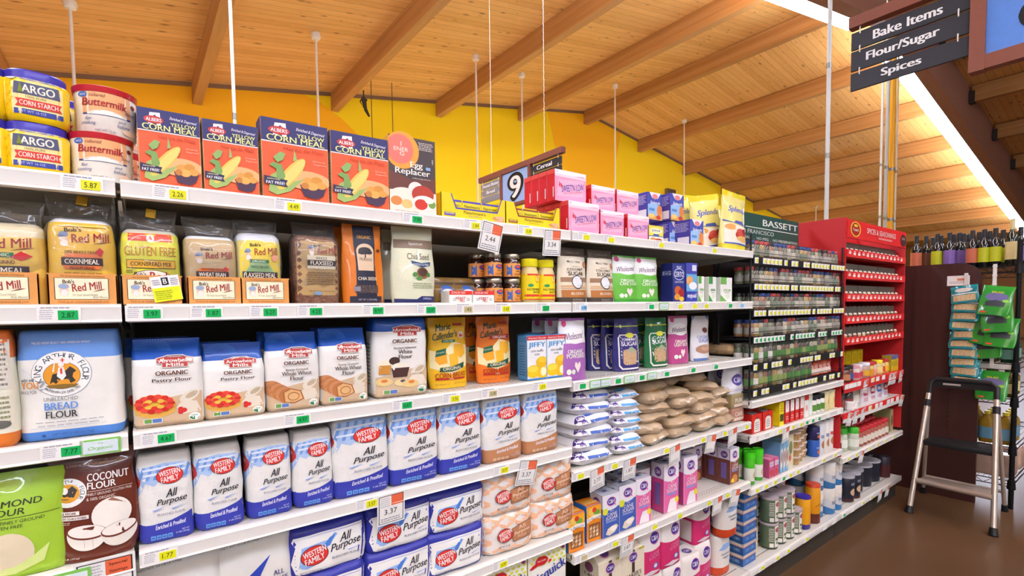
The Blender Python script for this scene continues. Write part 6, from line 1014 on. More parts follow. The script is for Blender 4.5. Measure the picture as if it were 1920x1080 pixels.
def spice(cap, cont, lab, R=.022, H=.088, lidh=.2):
    k = (cap, cont, lab, R, H)
    if k not in SJ:
        hb = H*(1-lidh); body = loft([(0, R*.92, R*.92, R), (.003, R, R, R), (hb*.9, R, R, R), (hb, R*.85, R*.85, R)], nc=4, nf=2, ns=2); bm2 = loft([(hb*.2, R*1.015, R*1.015, R), (hb*.66, R*1.015, R*1.015, R)], nc=4, nf=2, ns=2, cap=(0, 0))
        lid = loft([(hb, R*.95, R*.95, R), (H-.002, R*.95, R*.95, R), (H, R*.9, R*.9, R)], nc=4, nf=2, ns=2, H=H)
        SJ[k] = Proto('spice_jar', [('jar_body', fin('jar_body', body, [mat(cont, .15, coat=.6, var=.15, scale=300)], 50), -1), ('cap', fin('cap', lid, [mat(cap, .35)], 50), -1), ('wrap_label', fin('wrap_label', bm2, [mat(lab, .4)], 180), 0)], R*2, H)
    return SJ[k]
for k in range(4): put(spice('#1c1c1e', '#f0ede4', '#5a8a3a', .026, .11, .25), (3.24+.058*k, .05, Zc2), 'black capped bottle with green and white label, %s of four under the rack' % ORD[k], 'bottle', 'black capped bottles with green labels')
for k in range(2): put(cyl('sauce_tub', .04, .115, [(0, '#e9d9a0'), (.9, '#efe6c8')], '#efe6c4', [('t', 'I', .5, .5, .1, .3, '#b89a4a')]), (3.405+.083*k, .06, Zc2), 'cream yellow tub with pale lid, %s one beside the blue and white can' % ('left', 'right')[k], 'tub', 'cream yellow tubs')
put(cyl('baking_powder_can', .036, .11, [(0, '#dfe2ea')], '#2a2f44', [('e', .5, .5, .36, .2, '#3a56a8'), ('t', 'BP', .5, .5, .3, .14, '#e6eaf6', B)]), (3.512, .09, Zc2), 'white can with blue circle at the right end of the grey shelf', 'can')
gsh = cyl('sprinkle_shaker', .026, .155, [(0, '#4aa83a'), (.12, '#e6e9dc'), (.55, '#4fc42a')], '#48d61e', [('e', .6, .3, .3, .14, '#c8b89a')], .03)
for k, (x, y) in enumerate(((2.505, .045), (2.555, .075), (2.6, .05), (2.52, .12))): put(gsh, (x, y, Zc3), 'bright green capped shaker on the middle grey shelf, %s of four' % ORD[k], 'shaker', 'bright green capped shakers')
for c, xs, H, W, nm in (('#cf5f8a', (2.68, 2.735), .1, .05, 'pink'), ('#c890a8', (2.55, 2.62), .17, .065, 'set-back mauve')):
    for k, x in enumerate(xs): put(box('gelatin_box', W, .07, H, (c, '#b04a78', '#d880a4'), [('r', .1, .6, .9, .85, '#f2dfe6'), ('t', 'SURE', .5, .72, .6, .14, '#5a5aa0', B), ('e', .5, .25, .35, .16, '#c8443a')]), (x, .05 if nm == 'pink' else .25, Zc3), '%s box with white name panel, %s one beside the green shakers' % (nm, ('left', 'right')[k]), 'box', nm+' boxes')
for k in range(3): put(box('candle_box', .03, .1, .17, ('#7fb0d0', '#6fa0c4', '#8fbcd8'), [('p', [(.1, .1), (.9, .2), (.9, .8), (.1, .7)], '#e6dcd0'), ('e', .5, .5, .3, .2, '#b88a7a')]), (2.8+.034*k, .07, Zc3), 'thin light blue box standing on edge, %s of three' % ORD[k], 'box', 'thin light blue boxes')
put(box('decor_box', .07, .1, .19, ('#d8cfae', '#b8b088', '#cfc6a0'), [('e', .5, .6, .3, .2, '#7a8a5a'), ('e', .4, .3, .2, .1, '#c86a5a')]), (2.93, .08, Zc3), 'tall cream decorated box left of the clear tubs', 'box')
tub = Proto('sprinkle_tub', [('tub', fin('tub', loft([(0, .034, .034, .04), (.04, .04, .04, .04)], nc=6, nf=2, ns=2), [grain('#c8a26a', '#8a6a44', 260, .4)], 40), -1), ('lid', fin('lid', loft([(.04, .043, .043, .05), (.047, .043, .043, .05)], nc=6, nf=2, ns=2), [mat('#d8c8c0', .3)], 40), -1)], .08, .047)
for i, n in enumerate((4, 5, 5)):
    for k in range(n): put(tub, (3.02+i*.089, .06+.02*i, Zc3+k*.0475), 'round clear tub of tan candies, %s from the bottom of the %s stack' % (ORD[k], ORD[i]), 'tub', 'stacked clear tubs')
for k in range(4): put(tub, (3.06+.09*(k % 2), .17+.0*k, Zc3+(k//2)*.0475), 'round clear tub in the back row, %s of four' % ORD[k], 'tub', 'stacked clear tubs at the back')
for k, (x, y, c, H, lb) in enumerate(((3.27, .05, '#2f5fb8', .1, 'blue can on the middle grey shelf, lower front'), (3.27, .05, '#2a2a5a', .08, 'navy can stacked on the blue one'), (3.345, .055, '#dfe0e2', .2, 'tall white canister right of the blue cans'), (3.42, .055, '#e6e2dc', .2, 'tall white canister with picture, second from left'), (3.34, .15, '#dcdcda', .2, 'tall white canister in the back row, left one'), (3.42, .15, '#dcdcda', .2, 'tall white canister in the back row, right one'), (3.495, .06, '#e9e4e0', .2, 'tall white canister with red mark beside the red rack shelf'))):
    put(cyl('white_canister', .034, H, [(0, c)], '#c9ccd4' if c[1] in 'de' else None, [('e', .5, .3, .26, .12, '#b87a4a' if c[1] in 'de' else '#c86a3a'), ('r', .2, .5, .8, .6, '#c8504a' if k > 3 else '#8a94b0')]), (x, y, Zc3+(.1005 if k == 1 else 0)), lb, 'can', 'cans on the middle grey shelf')
# ---------------------------------------------------------------- black wire spice rack
TZ = [1.73, 1.60, 1.468, 1.334, 1.198, 1.068]; m_blk, m_bw = mat('#17171a', .5), mat('#151517', .5)
CAPS, CONT, LABS = ['#25407e', '#a83a3c', '#1d1d20'], ['#6f725a', '#7a6450', '#5a5046', '#94684c', '#a89c80', '#566450', '#705048', '#b0a68c', '#6a6a62', '#a88a54'], ['#b8b4a8', '#9a968c', '#c8c2b0', '#7f8a78']
GR, RD = ['#5a8a4a', '#4f7a44', '#8a9a5a'], ['#d8d4cc', '#e2ded4']
rnd = random.Random(12); n_jar = 0
xa, xb = BX[3]+.015, 3.545
rk = tag(mobj('spice_rack', None), 'tall black wire spice rack between the grey shelf and the red rack', 'rack')
for ti, z in enumerate(TZ):
    nm = ORD[ti]; r = mobj('tier_shelf', None, rk); r.location = (xa, 0, z)
    b = bmesh.new()
    for yy in (.012, .04, .08, .12, .16): tube(b, [(0, yy, .012), (xb-xa, yy, .012)], .0022, 6)
    for k in range(24): tube(b, [(k*(xb-xa)/23, .01, .0145), (k*(xb-xa)/23, .18, .0145)], .0015, 5)
    mobj('wire_deck', fin('wire_deck', b, [m_bw], 60), r)
    b = bmesh.new(); cube(b, 0, -.004, -.018, xb-xa, .004, .018); mobj('tag_strip', fin('tag_strip', b, [m_blk], 0), r)
    b = bmesh.new(); tube(b, [(0, .16, .0), (0, .004, .0), (0, .004, .04), (xb-xa, .004, .04), (xb-xa, .004, 0), (xb-xa, .16, 0)], .0016, 6); mobj('front_rail', fin('front_rail', b, [m_bw], 60), r)
    x = xa+.03; i = 0
    while x < xb-.02:
        big = ti in (2, 3, 5) and rnd.random() < .2; R = .03 if big else .0225; H = .085 if ti < 4 else .1
        if ti < 4: c, o, l = CAPS[(i//2+ti+(rnd.random() < .3)) % 3], rnd.choice(CONT), rnd.choice(LABS)
        else: c, o, l = rnd.choice(['#5a5a4e', '#8a8a7a', '#3a4a34']), rnd.choice(CONT), rnd.choice(GR+RD[:1])
        for row in range(2 if ti != 5 else 1):
            cap = {'#25407e': 'blue', '#a83a3c': 'red', '#1d1d20': 'black'}.get(c, 'dull')
            put(spice(c, o, l, R, H), (x, .035+row*.055, z+.0165), '%s capped spice jar, %s from left in the %s row of the %s rack tier' % (cap, ORD[min(i, 28)], ('front', 'back')[row], nm), 'jar', 'spice jars on the %s tier' % nm)
        x += R*2+.004+(.03 if rnd.random() < .06 else 0); i += 1
        if ti == 5 and x > 3.16: break
    x = xa+.022; i = 0; c = 'g' if ti == 3 else 'y'
    while x < xb-.02:
        if rnd.random() > (.1 if ti < 4 else .3): price_tag(x, z+.014, c, '', '%s price tag, %s from left on the %s tag strip of the black rack' % (TC[c][1], ORD[i], nm), 'price tags on the black rack', y=-.0045, W=.036, H=.029, fine=False); i += 1
        x += .041+(.02 if rnd.random() < .2 else 0)
for k in range(5): put(pack('spice_packet', 'packet', pouch(.085, .03, .085, .004, k), [mat(('#c8382c', '#d86a3a')[k % 2], .3, coat=.3)], .085, .03, .085, [('r', .1, .1, .9, .45, '#e6d2c0'), ('e', .5, .6, .3, .15, '#e8a89a')]), (3.2+.06*k, .045, TZ[5]+.0165), 'red printed spice packet, %s from left on the bottom tier' % ORD[k], 'packet', 'red spice packets on the bottom tier')
b = bmesh.new()
for x in (xa-.004, xb+.004):
    for yy in (.012, .18): tube(b, [(x, yy, 1.035), (x, yy, 1.86)], .005, 8)
    for zz in TZ: tube(b, [(x, .012, zz+.005), (x, .18, zz+.005)], .003, 6)
mobj('side_frame', fin('side_frame', b, [m_bw], 60), rk)
b = bmesh.new(); cube(b, xa, .2, 1.032, xb, .215, 1.88); mobj('back_panel', fin('back_panel', b, [mat('#241f1e', .6)], 0), rk)
b = card(.95, .155, .012)
for v in b.verts: v.co.z += .155
D_ = decal(b, [('t', 'BASSETT', .745, .72, .47, .24, '#e9ece6', {'b': .01}), ('r', .3, .47, .985, .5, '#dfe6de'), ('t', 'SAN FRANCISCO', .42, .33, .46, .15, '#cfd8d0'), ('t', 'NO SALT  .  NO MSG  .  NO PRESERVATIVES', .6, .1, .76, .1, '#dfe6de')], .95, .155, flat=True, eps=.001, D=.024); b.free()
r = tag(mobj('spice_rack_header', None), 'dark green header sign with white letters above the black spice rack', 'sign'); r.location = (2.99, .25, 1.885); b = card(.95, .155, .012)
for v in b.verts: v.co.z += .155
mobj('sign_board', fin('sign_board', b, [mat('#1f4a40', .5)], 0), r); mobj('lettering', D_, r)
# ---------------------------------------------------------------- red seasoning rack
rx0, rx1 = 3.56, 4.70; m_red, m_red2 = mat('#c9262a', .45), mat('#e2262a', .4)
r = tag(mobj('seasoning_rack', None), 'tall red cardboard rack for seasoning packets with a sloped red header', 'rack'); r.location = (rx0, 0, 0); L = rx1-rx0
def rp(nm, *a, m=m_red, par=r, bev=0):
    b = bmesh.new(); cube(b, *a, bev=bev); return mobj(nm, fin(nm, b, [m], 0), par)
rp('side_panel', 0, 0, 1.02, .012, .33, 2.05); rp('side_panel', L-.012, 0, .55, L, .33, 2.03); rp('back_panel', .012, .32, .55, L-.012, .33, 2.03); hd = rp('header_board', .012, -.004, 1.925, L-.012, .008, 2.04, m=m_red2); rp('lower_front', 0, .01, .53, .012, .33, 1.02)
b = carton(L-.024, .012, .115)
D_ = decal(b, [('e', .12, .52, .075, .42, '#e9c23a'), ('e', .12, .52, .062, .36, '#a8241e'), ('t', "Tone's", .12, .5, .085, .16, '#f6e9d0', B), ('e', .12, .72, .03, .08, '#e9c23a'), ('t', 'SPICES & SEASONINGS', .54, .58, .5, .3, '#f2dcd4', {'b': .005}), ('r', .48, .2, .72, .32, '#e88a84'), ('e', .94, .45, .055, .4, '#4a2a2a'), ('t', '2 FOR', .94, .55, .06, .14, '#e6d8d0', B)], L-.024, .115, flat=True, D=.012); b.free()
mobj('lettering', D_, hd, (L/2, .002, 1.925))
PK = {}
def packet(c):
    if c not in PK: PK[c] = Proto('seasoning_packet', [('packet', fin('packet', pouch(.062, .012, .08, .002, 3, sub=1), [bands([(0, c), (.55, c), (.8, '#e6dcc8')], .35)], 60), -1)], .012, .08)
    return PK[c]
rnd = random.Random(5); m_grey = mat('#6e6a60', .5)
for ti, z in enumerate((1.829, 1.69, 1.548, 1.406, 1.27)):
    nm = ORD[ti]
    t_ = mobj('packet_tray', None, r); t_.location = (.014, 0, z)
    TL = L-.03; rp('front_strip', 0, -.006, -.024, TL, .002, .024, m=m_red2, par=t_); rp('floor', 0, .002, -.024, TL, .3, -.02, par=t_)
    for j in range(3): rp('divider', j*TL/3+.004, .058, -.02, (j+1)*TL/3-.004, .062, .084, m=m_grey, par=t_)
    b = carton(TL, .008, .048); D_ = decal(b, [('r', .02+.067*i, .3+.1*(i % 3 == 0), .055+.067*i, .62, '#f4e6dc') for i in range(14)]+[('r', .022+.067*i, .68, .05+.067*i, .8, '#f4d8d0') for i in range(14)], TL, .048, flat=True, D=.008); b.free(); mobj('lettering', D_, t_, (TL/2, -.002, -.024))
    for i in range(14):
        for row in range(2):
            c = rnd.choice(['#a83a2c', '#c8a26a', '#8a6a4a', '#b84a3a', '#d8c8a0', '#6a8a3a' if ti in (2, 3) else '#b87a5a'])
            put(packet(c), (rx0+.05+i*(TL-.06)/13.2, .03+row*.055, z-.0195+row*.045), 'seasoning packet, %s from left in the %s row of the %s red tray' % (ORD[i], ('front', 'back')[row], nm), 'packet', 'seasoning packets in the %s red tray' % nm, rot=(-8, 0, 0), sc=.78)
for zz, nm in ((1.0, 'upper'), (.81, 'lower')):
    t_ = mobj('red_shelf', None, r); t_.location = (0, 0, zz)
    rp('deck', .013, .0, -.02, L-.013, .31, -.004, m=m_red if nm == 'upper' else m_sh, par=t_); rp('tag_strip', .0, -.008, -.034, L, .0, .0, m=m_red2, par=t_); rp('under_channel', .013, -.006, -.06, L-.013, .0, -.0345, m=m_lip if nm == 'lower' else m_red, par=t_)
tagrow('upper red shelf strip', 1.0, [(1588, 'w', ''), (1596, 'w', ''), (1603, 'w', ''), (1611, 'w', ''), (1624, 's', ''), (1637, 'y', ''), (1646, 'w', ''), (1657, 'w', ''), (1671, 's', ''), (1678, 's', ''), (1690, 's', '')], fine=False)
tagrow('lower red shelf strip', .81, [(1595, 's', ''), (1606, 's', ''), (1619, 's', ''), (1632, 'y', ''), (1644, 'w', ''), (1652, 'w', ''), (1666, 'w', ''), (1673, 'w', ''), (1683, 'w', ''), (1692, 's', '')], fine=False)
Zu, Zl = .9965, .8065
for k, (x, y, p, lb) in enumerate(((3.6, .04, spice('#e6e4e0', '#a89888', '#c8c0b4', .03, .1), 'white capped jar at the left end, front'), (3.6, .13, spice('#e6e4e0', '#a89888', '#c8c0b4', .03, .16), 'taller white capped jar at the left end, behind'), (3.69, .04, spice('#1c1a1a', '#6a3a2a', '#b8845a', .035, .105), 'black capped brown jar, left one'), (3.77, .05, spice('#1c1a1a', '#6a3a2a', '#3a56a0', .035, .105), 'black capped jar with blue label'), (3.86, .04, spice('#d8a0a8', '#d8c8c0', '#c84a5a', .034, .1), 'pink and white jar, first of three'), (3.94, .05, spice('#e6e6ea', '#c8a8b0', '#b8445a', .034, .1), 'white capped pink jar, second of three'), (4.03, .04, spice('#e6e6ea', '#b89a8a', '#e0b43a', .036, .105), 'white capped jar with orange label'), (4.12, .04, spice('#b82a26', '#d8b86a', '#e89a2a', .034, .1), 'red capped jar with orange label'), (4.2, .05, spice('#b82a26', '#e2c8b0', '#e6a0a0', .034, .1), 'red capped jar with pink label'), (4.28, .04, spice('#e8dc1a', '#e0cc8a', '#e8d88a', .036, .105), 'yellow capped jar'), (4.37, .05, spice('#b82a26', '#e0c070', '#d8442c', .034, .1), 'red capped jar with red label'), (4.45, .05, spice('#b82a26', '#e0c070', '#e8c02a', .034, .1), 'red capped jar with yellow label'))):
    put(p, (x, y, Zu), lb+' on the upper red shelf', 'jar', 'jars on the upper red shelf')
put(cyl('drink_canister', .06, .18, [(0, '#274a9c')], '#2a2a34', [('e', .6, .5, .36, .3, '#e8cf4a'), ('e', .6, .5, .2, .16, '#e6e0d0')]), (3.8, .2, Zu), 'blue canister with yellow picture at the back of the upper red shelf', 'canister')
for k in range(5): put(box('seasoning_box', .1, .06, .165, ('#ecd816', '#d8c412', '#e8dc4a'), [('x', .15, .55, .85, .85, 4, '#b8a41a'), ('r', .0, 0, 1, .12, '#b8b4a8')]), (3.97+.112*k, .22, Zu), 'bright yellow box at the back of the upper red shelf, %s from left' % ORD[k], 'box', 'bright yellow boxes')
for k in range(3): put(box('seasoning_box', .045, .06, .12, ('#d8c02a', '#b8a42a', '#5a5aa0'), [('r', 0, .75, 1, 1, '#5a5f9c'), ('x', .2, .3, .8, .6, 3, '#8a7a2a')]), (4.54+.055*k, .05, Zu), 'yellow and blue box at the right end of the upper red shelf, %s of three' % ORD[k], 'box', 'yellow and blue boxes')
for k in range(3): put(spice('#34343a', '#4a3a38', '#8a3a3a', .034, .14), (3.62+.08*k, .05+.02*(k % 2), Zl), 'dark grinder jar, %s from left on the lower red shelf' % ORD[k], 'jar', 'dark grinder jars')
for k in range(2): put(spice('#e6e4e0', '#e0dcd6', '#eceae6', .03, .06), (3.74+.065*k, .025, Zl), 'small white jar in front of the grinders, %s one' % ('left', 'right')[k], 'jar', 'small white jars')
put(spice('#2a5a3a', '#d9d2c0', '#e2dcc8', .058, .155), (3.93, .09, Zl), 'large cream jar with dark green lid on the lower red shelf', 'jar')
for k, (c, d) in enumerate((('#d8cfd4', '#c83a5a'), ('#e0d8dc', '#b8324a'), ('#dcd6de', '#3a6ac0'), ('#cfd4e0', '#c8442c'))): put(pack('seasoning_pouch', 'pouch', pouch(.13, .04, .14, .004, k), [mat(c, .3, coat=.3)], .13, .04, .14, [('r', .2, .4, .8, .75, d), ('r', .28, .5, .72, .66, '#f0e6e6'), ('x', .2, .1, .8, .3, 3, '#c86a7a')]), (4.1+.135*k, .06, Zl), 'pale seasoning pouch with coloured panel, %s from left on the lower red shelf' % ORD[k], 'pouch', 'pale seasoning pouches')
RC = spice('#b8242a', '#a85a4a', '#d8cfc0', .032, .125, .22); GC = spice('#3fb42c', '#c8d0b8', '#e6eadc', .036, .15, .24)
rnd = random.Random(8)
for k in range(24): put(RC, (3.98+(k % 8)*.072, .05+(k//8)*.08, Zr3), 'red capped jar on the lower red rack shelf, %s from left in the %s row' % (ORD[k % 8], ORD[k//8]), 'jar', 'red capped jars')
for k, (x, y) in enumerate(((3.7, .12), (3.78, .08), (3.86, .12), (3.86, .04), (3.7, .21), (3.79, .19))): put(GC, (x, y, Zr3), 'green capped jar on the lower red rack shelf, %s of six' % ORD[k], 'jar', 'green capped jars')
for k in range(3): put(cyl('dark_can', .034, .1, [(0, '#6a2a2a'), (.4, '#3a2a2a')], '#c8c6c4'), (3.6+.0*k, .05+.075*k, Zr3), 'dark can with silver lid at the left of the red rack shelf, %s from front' % ORD[k], 'can', 'dark cans with silver lids')
put(box('decor_box', .06, .12, .17, ('#b8a878', '#8a8a5a', '#c8b888'), [('e', .5, .5, .3, .25, '#4a5a3a')]), (4.63, .1, Zr3), 'tan printed box at the right end of the red capped jars', 'box')
# ---------------------------------------------------------------- dark end panel, wire rack, wine, clip strips
PXX = 4.985; m_dk = wood('dark_laminate', '#4a2c28', '#331d1b', 2, .2, groove=False, knots=False, rough=.35)
b = bmesh.new(); y0, y1, zt_ = -.385, .455, 1.805; out = [(y1, 0), (y1, zt_), (y0+.13, zt_)]+[(y0+.13-.13*math.sin(math.radians(a)), zt_-.13+.13*math.cos(math.radians(a))) for a in range(10, 91, 10)]+[(y0, 0)]
A = [b.verts.new((0, y, z)) for y, z in out]; C_ = [b.verts.new((.03, y, z)) for y, z in out]; b.faces.new(A); b.faces.new(C_[::-1])
for k in range(len(A)): b.faces.new((A[k], C_[k], C_[(k+1) % len(A)], A[(k+1) % len(A)]))
bmesh.ops.recalc_face_normals(b, faces=b.faces[:])
r = single('end_panel', b, [m_dk], 'tall dark wood end panel with a rounded top corner behind the stepladder', 'panel', None, (PXX, 0, 0))
for yy in (.25, .02, -.22):
    b = bmesh.new()
    for k in range(40): cube(b, -.0012, yy, .35+k*.034, .0, yy+.008, .365+k*.034)
    mobj('slot_strip', fin('slot_strip', b, [mat('#1c100f')], 0), r)
m_w = mat('#1b1b1d', .35, .5); rk = tag(mobj('wire_rack', None), 'black wire shelving rack with posts behind the dark end panel', 'rack'); rk.location = (0, 0, 0)
RX0, RX1, RY0, RY1 = 5.05, 6.2, -.57, .45
for x, y in ((RX0, RY0), (RX1, RY0), (RX0, RY1), (RX1, RY1)):
    b = bmesh.new(); tube(b, [(x, y, 0), (x, y, 1.95)], .016, 10)
    for k in range(60): tube(b, [(x, y, .05+k*.03), (x, y, .056+k*.03)], .0172, 10)
    mobj('post', fin('post', b, [m_w], 50), rk)
WZ = [1.765]+[onX(1890, py, RX0).z for py in (683, 748, 838)]+[.2]
for z in WZ:
    b = bmesh.new()
    for y in (RY0, RY1): tube(b, [(RX0, y, z), (RX1, y, z)], .004, 6); tube(b, [(RX0, y, z-.04), (RX1, y, z-.04)], .004, 6)
    for x in (RX0, RX1): tube(b, [(x, RY0, z), (x, RY1, z)], .004, 6); tube(b, [(x, RY0, z-.04), (x, RY1, z-.04)], .004, 6); tube(b, [p for k in range(21) for p in ((x, RY0+k*(RY1-RY0)/20, z-(.04 if k % 2 else 0)),)], .0025, 5)
    for k in range(34): tube(b, [(RX0, RY0+k*(RY1-RY0)/33, z+.003), (RX1, RY0+k*(RY1-RY0)/33, z+.003)], .002, 5)
    mobj('wire_shelf', fin('wire_shelf', b, [m_w], 60), rk)
    b = bmesh.new()
    for x, y in ((RX0, RY0), (RX0, RY1), (RX1, RY0), (RX1, RY1)): tube(b, [(x, y, z-.055), (x, y, z+.012)], [.026, .022], 10)
    mobj('shelf_collar', fin('shelf_collar', b, [m_w], 50), rk)
    if z == WZ[1]:
        b = bmesh.new(); cube(b, RX0-.008, RY0+.02, z-.038, RX0-.005, RY1, z-.002); mobj('label_strip', fin('label_strip', b, [mat('#e0d8d0')], 0), rk)
def wine(lab, glassc='#14161a', cap=None, hH=.285):
    R = .036; b = loft([(0, R*.9, R*.9, R), (.004, R, R, R), (hH*.58, R, R, R), (hH*.66, R*.85, R*.85, R), (hH*.74, R*.42, R*.42, R), (hH*.8, R*.36, R*.36, R), (hH, R*.36, R*.36, R)], nc=7, nf=2, ns=2)
    c = loft([(hH*.78, R*.41, R*.41, R), (hH*1.005, R*.41, R*.41, R), (hH*1.01, R*.3, R*.3, R)], nc=6, nf=2, ns=2, H=hH); l = loft([(hH*.14, R*1.015, R*1.015, R), (hH*.52, R*1.015, R*1.015, R)], nc=7, nf=2, ns=2, cap=(0, 0), H=hH)
    return Proto('wine_bottle', [('bottle', fin('bottle', b, [mat(glassc, .06, coat=.8, var=0)], 50), -1), ('capsule', fin('capsule', c, [mat(cap or '#2a2a30', .3)], 40), -1), ('wrap_label', fin('wrap_label', l, [mat(lab, .4)], 180), 0)], R*2, hH)
WC = {'o': ('#c2694a', 'orange labelled'), 'b': ('#7a4a36', 'brown labelled'), 'y': ('#b9c01e', 'lime labelled'), 'p': ('#7f62a8', 'purple labelled'), 'c': ('#d9c68a', 'cream labelled tall')}
WP = {k: wine(v[0], *(('#1a2218', '#d8c890', .34) if k == 'c' else ())) for k, v in WC.items()}; cnt = {}
for px, c, row in [(1718, 'o', 0), (1736, 'b', 1), (1757, 'y', 0), (1780, 'p', 0), (1798, 'p', 1), (1806, 'p', 2), (1815, 'p', 3), (1823, 'o', 0), (1845, 'y', 0), (1866, 'y', 0), (1880, 'y', 2), (1897, 'c', 0), (1788, 'p', 2), (1764, 'y', 2), (1748, 'o', 3), (1835, 'p', 2), (1855, 'o', 2), (1913, 'p', 1)]:
    x = 5.13+row*.085; y = onX(px, 470, x).y; cnt[c] = cnt.get(c, 0)+1
    put(WP[c], (x, y, 1.769), '%s dark wine bottle atop the rack, %s of its colour from left' % (WC[c][1], ORD[cnt[c]-1]), 'wine bottle', 'wine bottles on the top shelf')
# shelves of the rack: oil, jars, boxes
def oil(c, lab, H=.24, R=.045, cap='#e8d83a'):
    b = loft([(0, R*.9, R*.9, R*.6), (.005, R, R, R*.6), (H*.68, R, R, R*.6), (H*.84, R*.5, R*.5, R), (H*.88, R*.34, R*.34, R), (H*.93, R*.34, R*.34, R)], nc=5, nf=3, ns=3); c2 = loft([(H*.9, R*.42, R*.42, R), (H, R*.42, R*.42, R)], nc=6, nf=2, ns=2, H=H); l = loft([(H*.14, R*1.015, R*1.015, R*.6), (H*.5, R*1.015, R*1.015, R*.6)], nc=5, nf=3, ns=3, cap=(0, 0), H=H)
    return Proto('oil_bottle', [('bottle', fin('bottle', b, [glass(c, .08)], 50), -1), ('cap', fin('cap', c2, [mat(cap, .35)], 40), -1), ('wrap_label', fin('wrap_label', l, [mat(lab, .4)], 180), 0)], R*2, H)
O1, O2, O3 = oil('#c8a23a', '#5f8fa8'), oil('#8a7a2a', '#d8c88a', .22, .04, '#3a5a2a'), oil('#3f6a4a', '#6a9a8a', .2, .038, '#e8e6e0')
n = 0
for z, P_, nm, nn in ((WZ[3], O1, 'golden oil bottle with blue label', 'lower'), (WZ[2], O2, 'dark golden oil bottle', 'middle'), (WZ[1], O3, 'green glass bottle', 'upper')):
    if z == WZ[2]:
        pass
    i = 0
    for yy in [RY0+.05+k*.1 for k in range(8)]:
        for row in range(3):
            if yy > .15 and row: continue
            i += 1; put(P_, (RX0+.06+row*.11, yy, z+.006), '%s, %s wire shelf, %s row, %s from post' % (nm, nn, ORD[row], ORD[round((yy-RY0-.05)/.1)]), 'oil bottle', nm+'s', sc=.98 if z != WZ[2] else (WZ[1]-WZ[2]-.05)/.22 if (WZ[1]-WZ[2]-.05) < .22 else 1)
for k in range(4):
    for row in range(2): put(Proto('water_pack', [('pack', fin('pack', brick(.22, .26, .16, .006, .9, .03, .004, k), [mat(('#b89a8a', '#cfc4ba')[k % 2], .3, coat=.4, var=.2, scale=12)], 50), -1), ], .26, .16), (RX0+.16+row*.3, RY0+.13+k*.235, .206), 'shrink wrapped pale pack, bottom wire shelf, %s from post in %s row' % (ORD[k], ('front', 'back')[row]), 'pack', 'shrink wrapped packs')
for k in range(2): put(box('pasta_box', .3, .1, .15, ('#d9d4c4', '#cfc8b4', '#e2dccc'), [('r', .1, .2, .9, .7, '#e8e2d2')]), (RX0+.1, -.2+.33*k, WZ[1]+.22), 'cream carton high on the wire rack under the wine, %s one' % ('left', 'right')[1-k], 'box', 'cream cartons under the wine', rot=(0, 0, -90)) if 0 else None
r = mobj('price_card', fin('price_card', card(.13, .075), [m_card], 0)); q = onX(1797, 517, PXX-.004); r.location = (PXX-.002, q.y, q.z); r.rotation_euler = (0, 0, math.radians(-90)); tag(r, 'white price card with a red stripe high on the dark end panel', 'price card')
b = card(.13, .075)
for v in b.verts: v.co.z += .075
mobj('lettering', decal(b, [('r', .45, .5, .9, .72, '#e8906a'), ('x', .08, .2, .9, .45, 2, '#b8b0a8')], .13, .075, flat=True, eps=.0004), r, (0, 0, -.075)); b.free()
def nutbag(c, win, W, H, seed, txt_=None):
    F = [('r', .1, .12, .9, .46, win), ('e', .5, .74, .32, .12, '#d8dcd6' if not txt_ else c), ('r', .05, .5, .95, .56, '#d8e6e2')] if not txt_ else [('e', .5, .62, .36, .14, '#6f6a9a'), ('p', [(.2, .3), (.2, .46), (.5, .52), (.8, .46), (.8, .3)], '#3a3f44'), ('t', 'SALAD', .5, .78, .36, .06, '#e6d83a', B), ('e', .8, .5, .1, .05, '#8fd84a'), ('r', .1, .06, .3, .12, '#d85a3a')]
    p = pack('snack_bag', 'bag', pouch(W, .03, H, .005, seed), [mat(c, .22, coat=.5)], W, .03, H, F); return p
m_st = mat('#e6e2da', .4)
for nm, px, py0, py1, lb in (('clip_strip', 1812, 512, 712, 'white clip strip holding the teal snack bags on the end panel'), ('clip_strip', 1866, 495, 690, 'white clip strip holding the green pouches on the wire rack')):
    x = PXX-.012; a_, c_ = onX(px, py0, x), onX(px, py1, x); b = bmesh.new(); cube(b, x, a_.y-.011, c_.z, x+.002, a_.y+.011, a_.z)
    for k in range(12): cube(b, x-.004, a_.y-.014, c_.z+.02+k*(a_.z-c_.z-.04)/11, x, a_.y+.014, c_.z+.026+k*(a_.z-c_.z-.04)/11)
    single(nm, b, [m_st], lb, 'clip strip', 'clip strips')
TB = [nutbag('#148a92', grain('#d8c49a', '#b89a6a', 200), .165, .135, s) for s in (1, 2)]; rnd = random.Random(2)
for k in range(10):
    x = PXX-.035-.004*k; q = onX(1808+rnd.uniform(-4, 3), 537+k*17.2, x); put(TB[k % 2], (x, q.y, q.z-.125), 'teal snack bag with beige window, %s from the top of the hanging strip' % ORD[k], 'bag', 'teal snack bags on the strip', (rnd.uniform(-20, -10), rnd.uniform(-9, 9), -90+rnd.uniform(-8, 8)))
GB = [nutbag('#2f9a34', grain('#8a7a5a', '#b0a070', 200), .2, .25, s, 1) for s in (3, 4)]
for k, (px, py, rr) in enumerate(((1862, 528, 8), (1872, 560, -4), (1874, 588, 5), (1846, 585, 12), (1852, 610, -8), (1858, 690, 2))):
    x = PXX-.04-.012*(5-k); q = onX(px, py, x); put(GB[k % 2], (x, q.y, q.z-.24 if k < 5 else q.z-.235), 'bright green pouch hanging on the wire rack strip, %s from the top' % ORD[k], 'bag', 'green pouches on the strip', (-12, rr, -90), sc=.86)
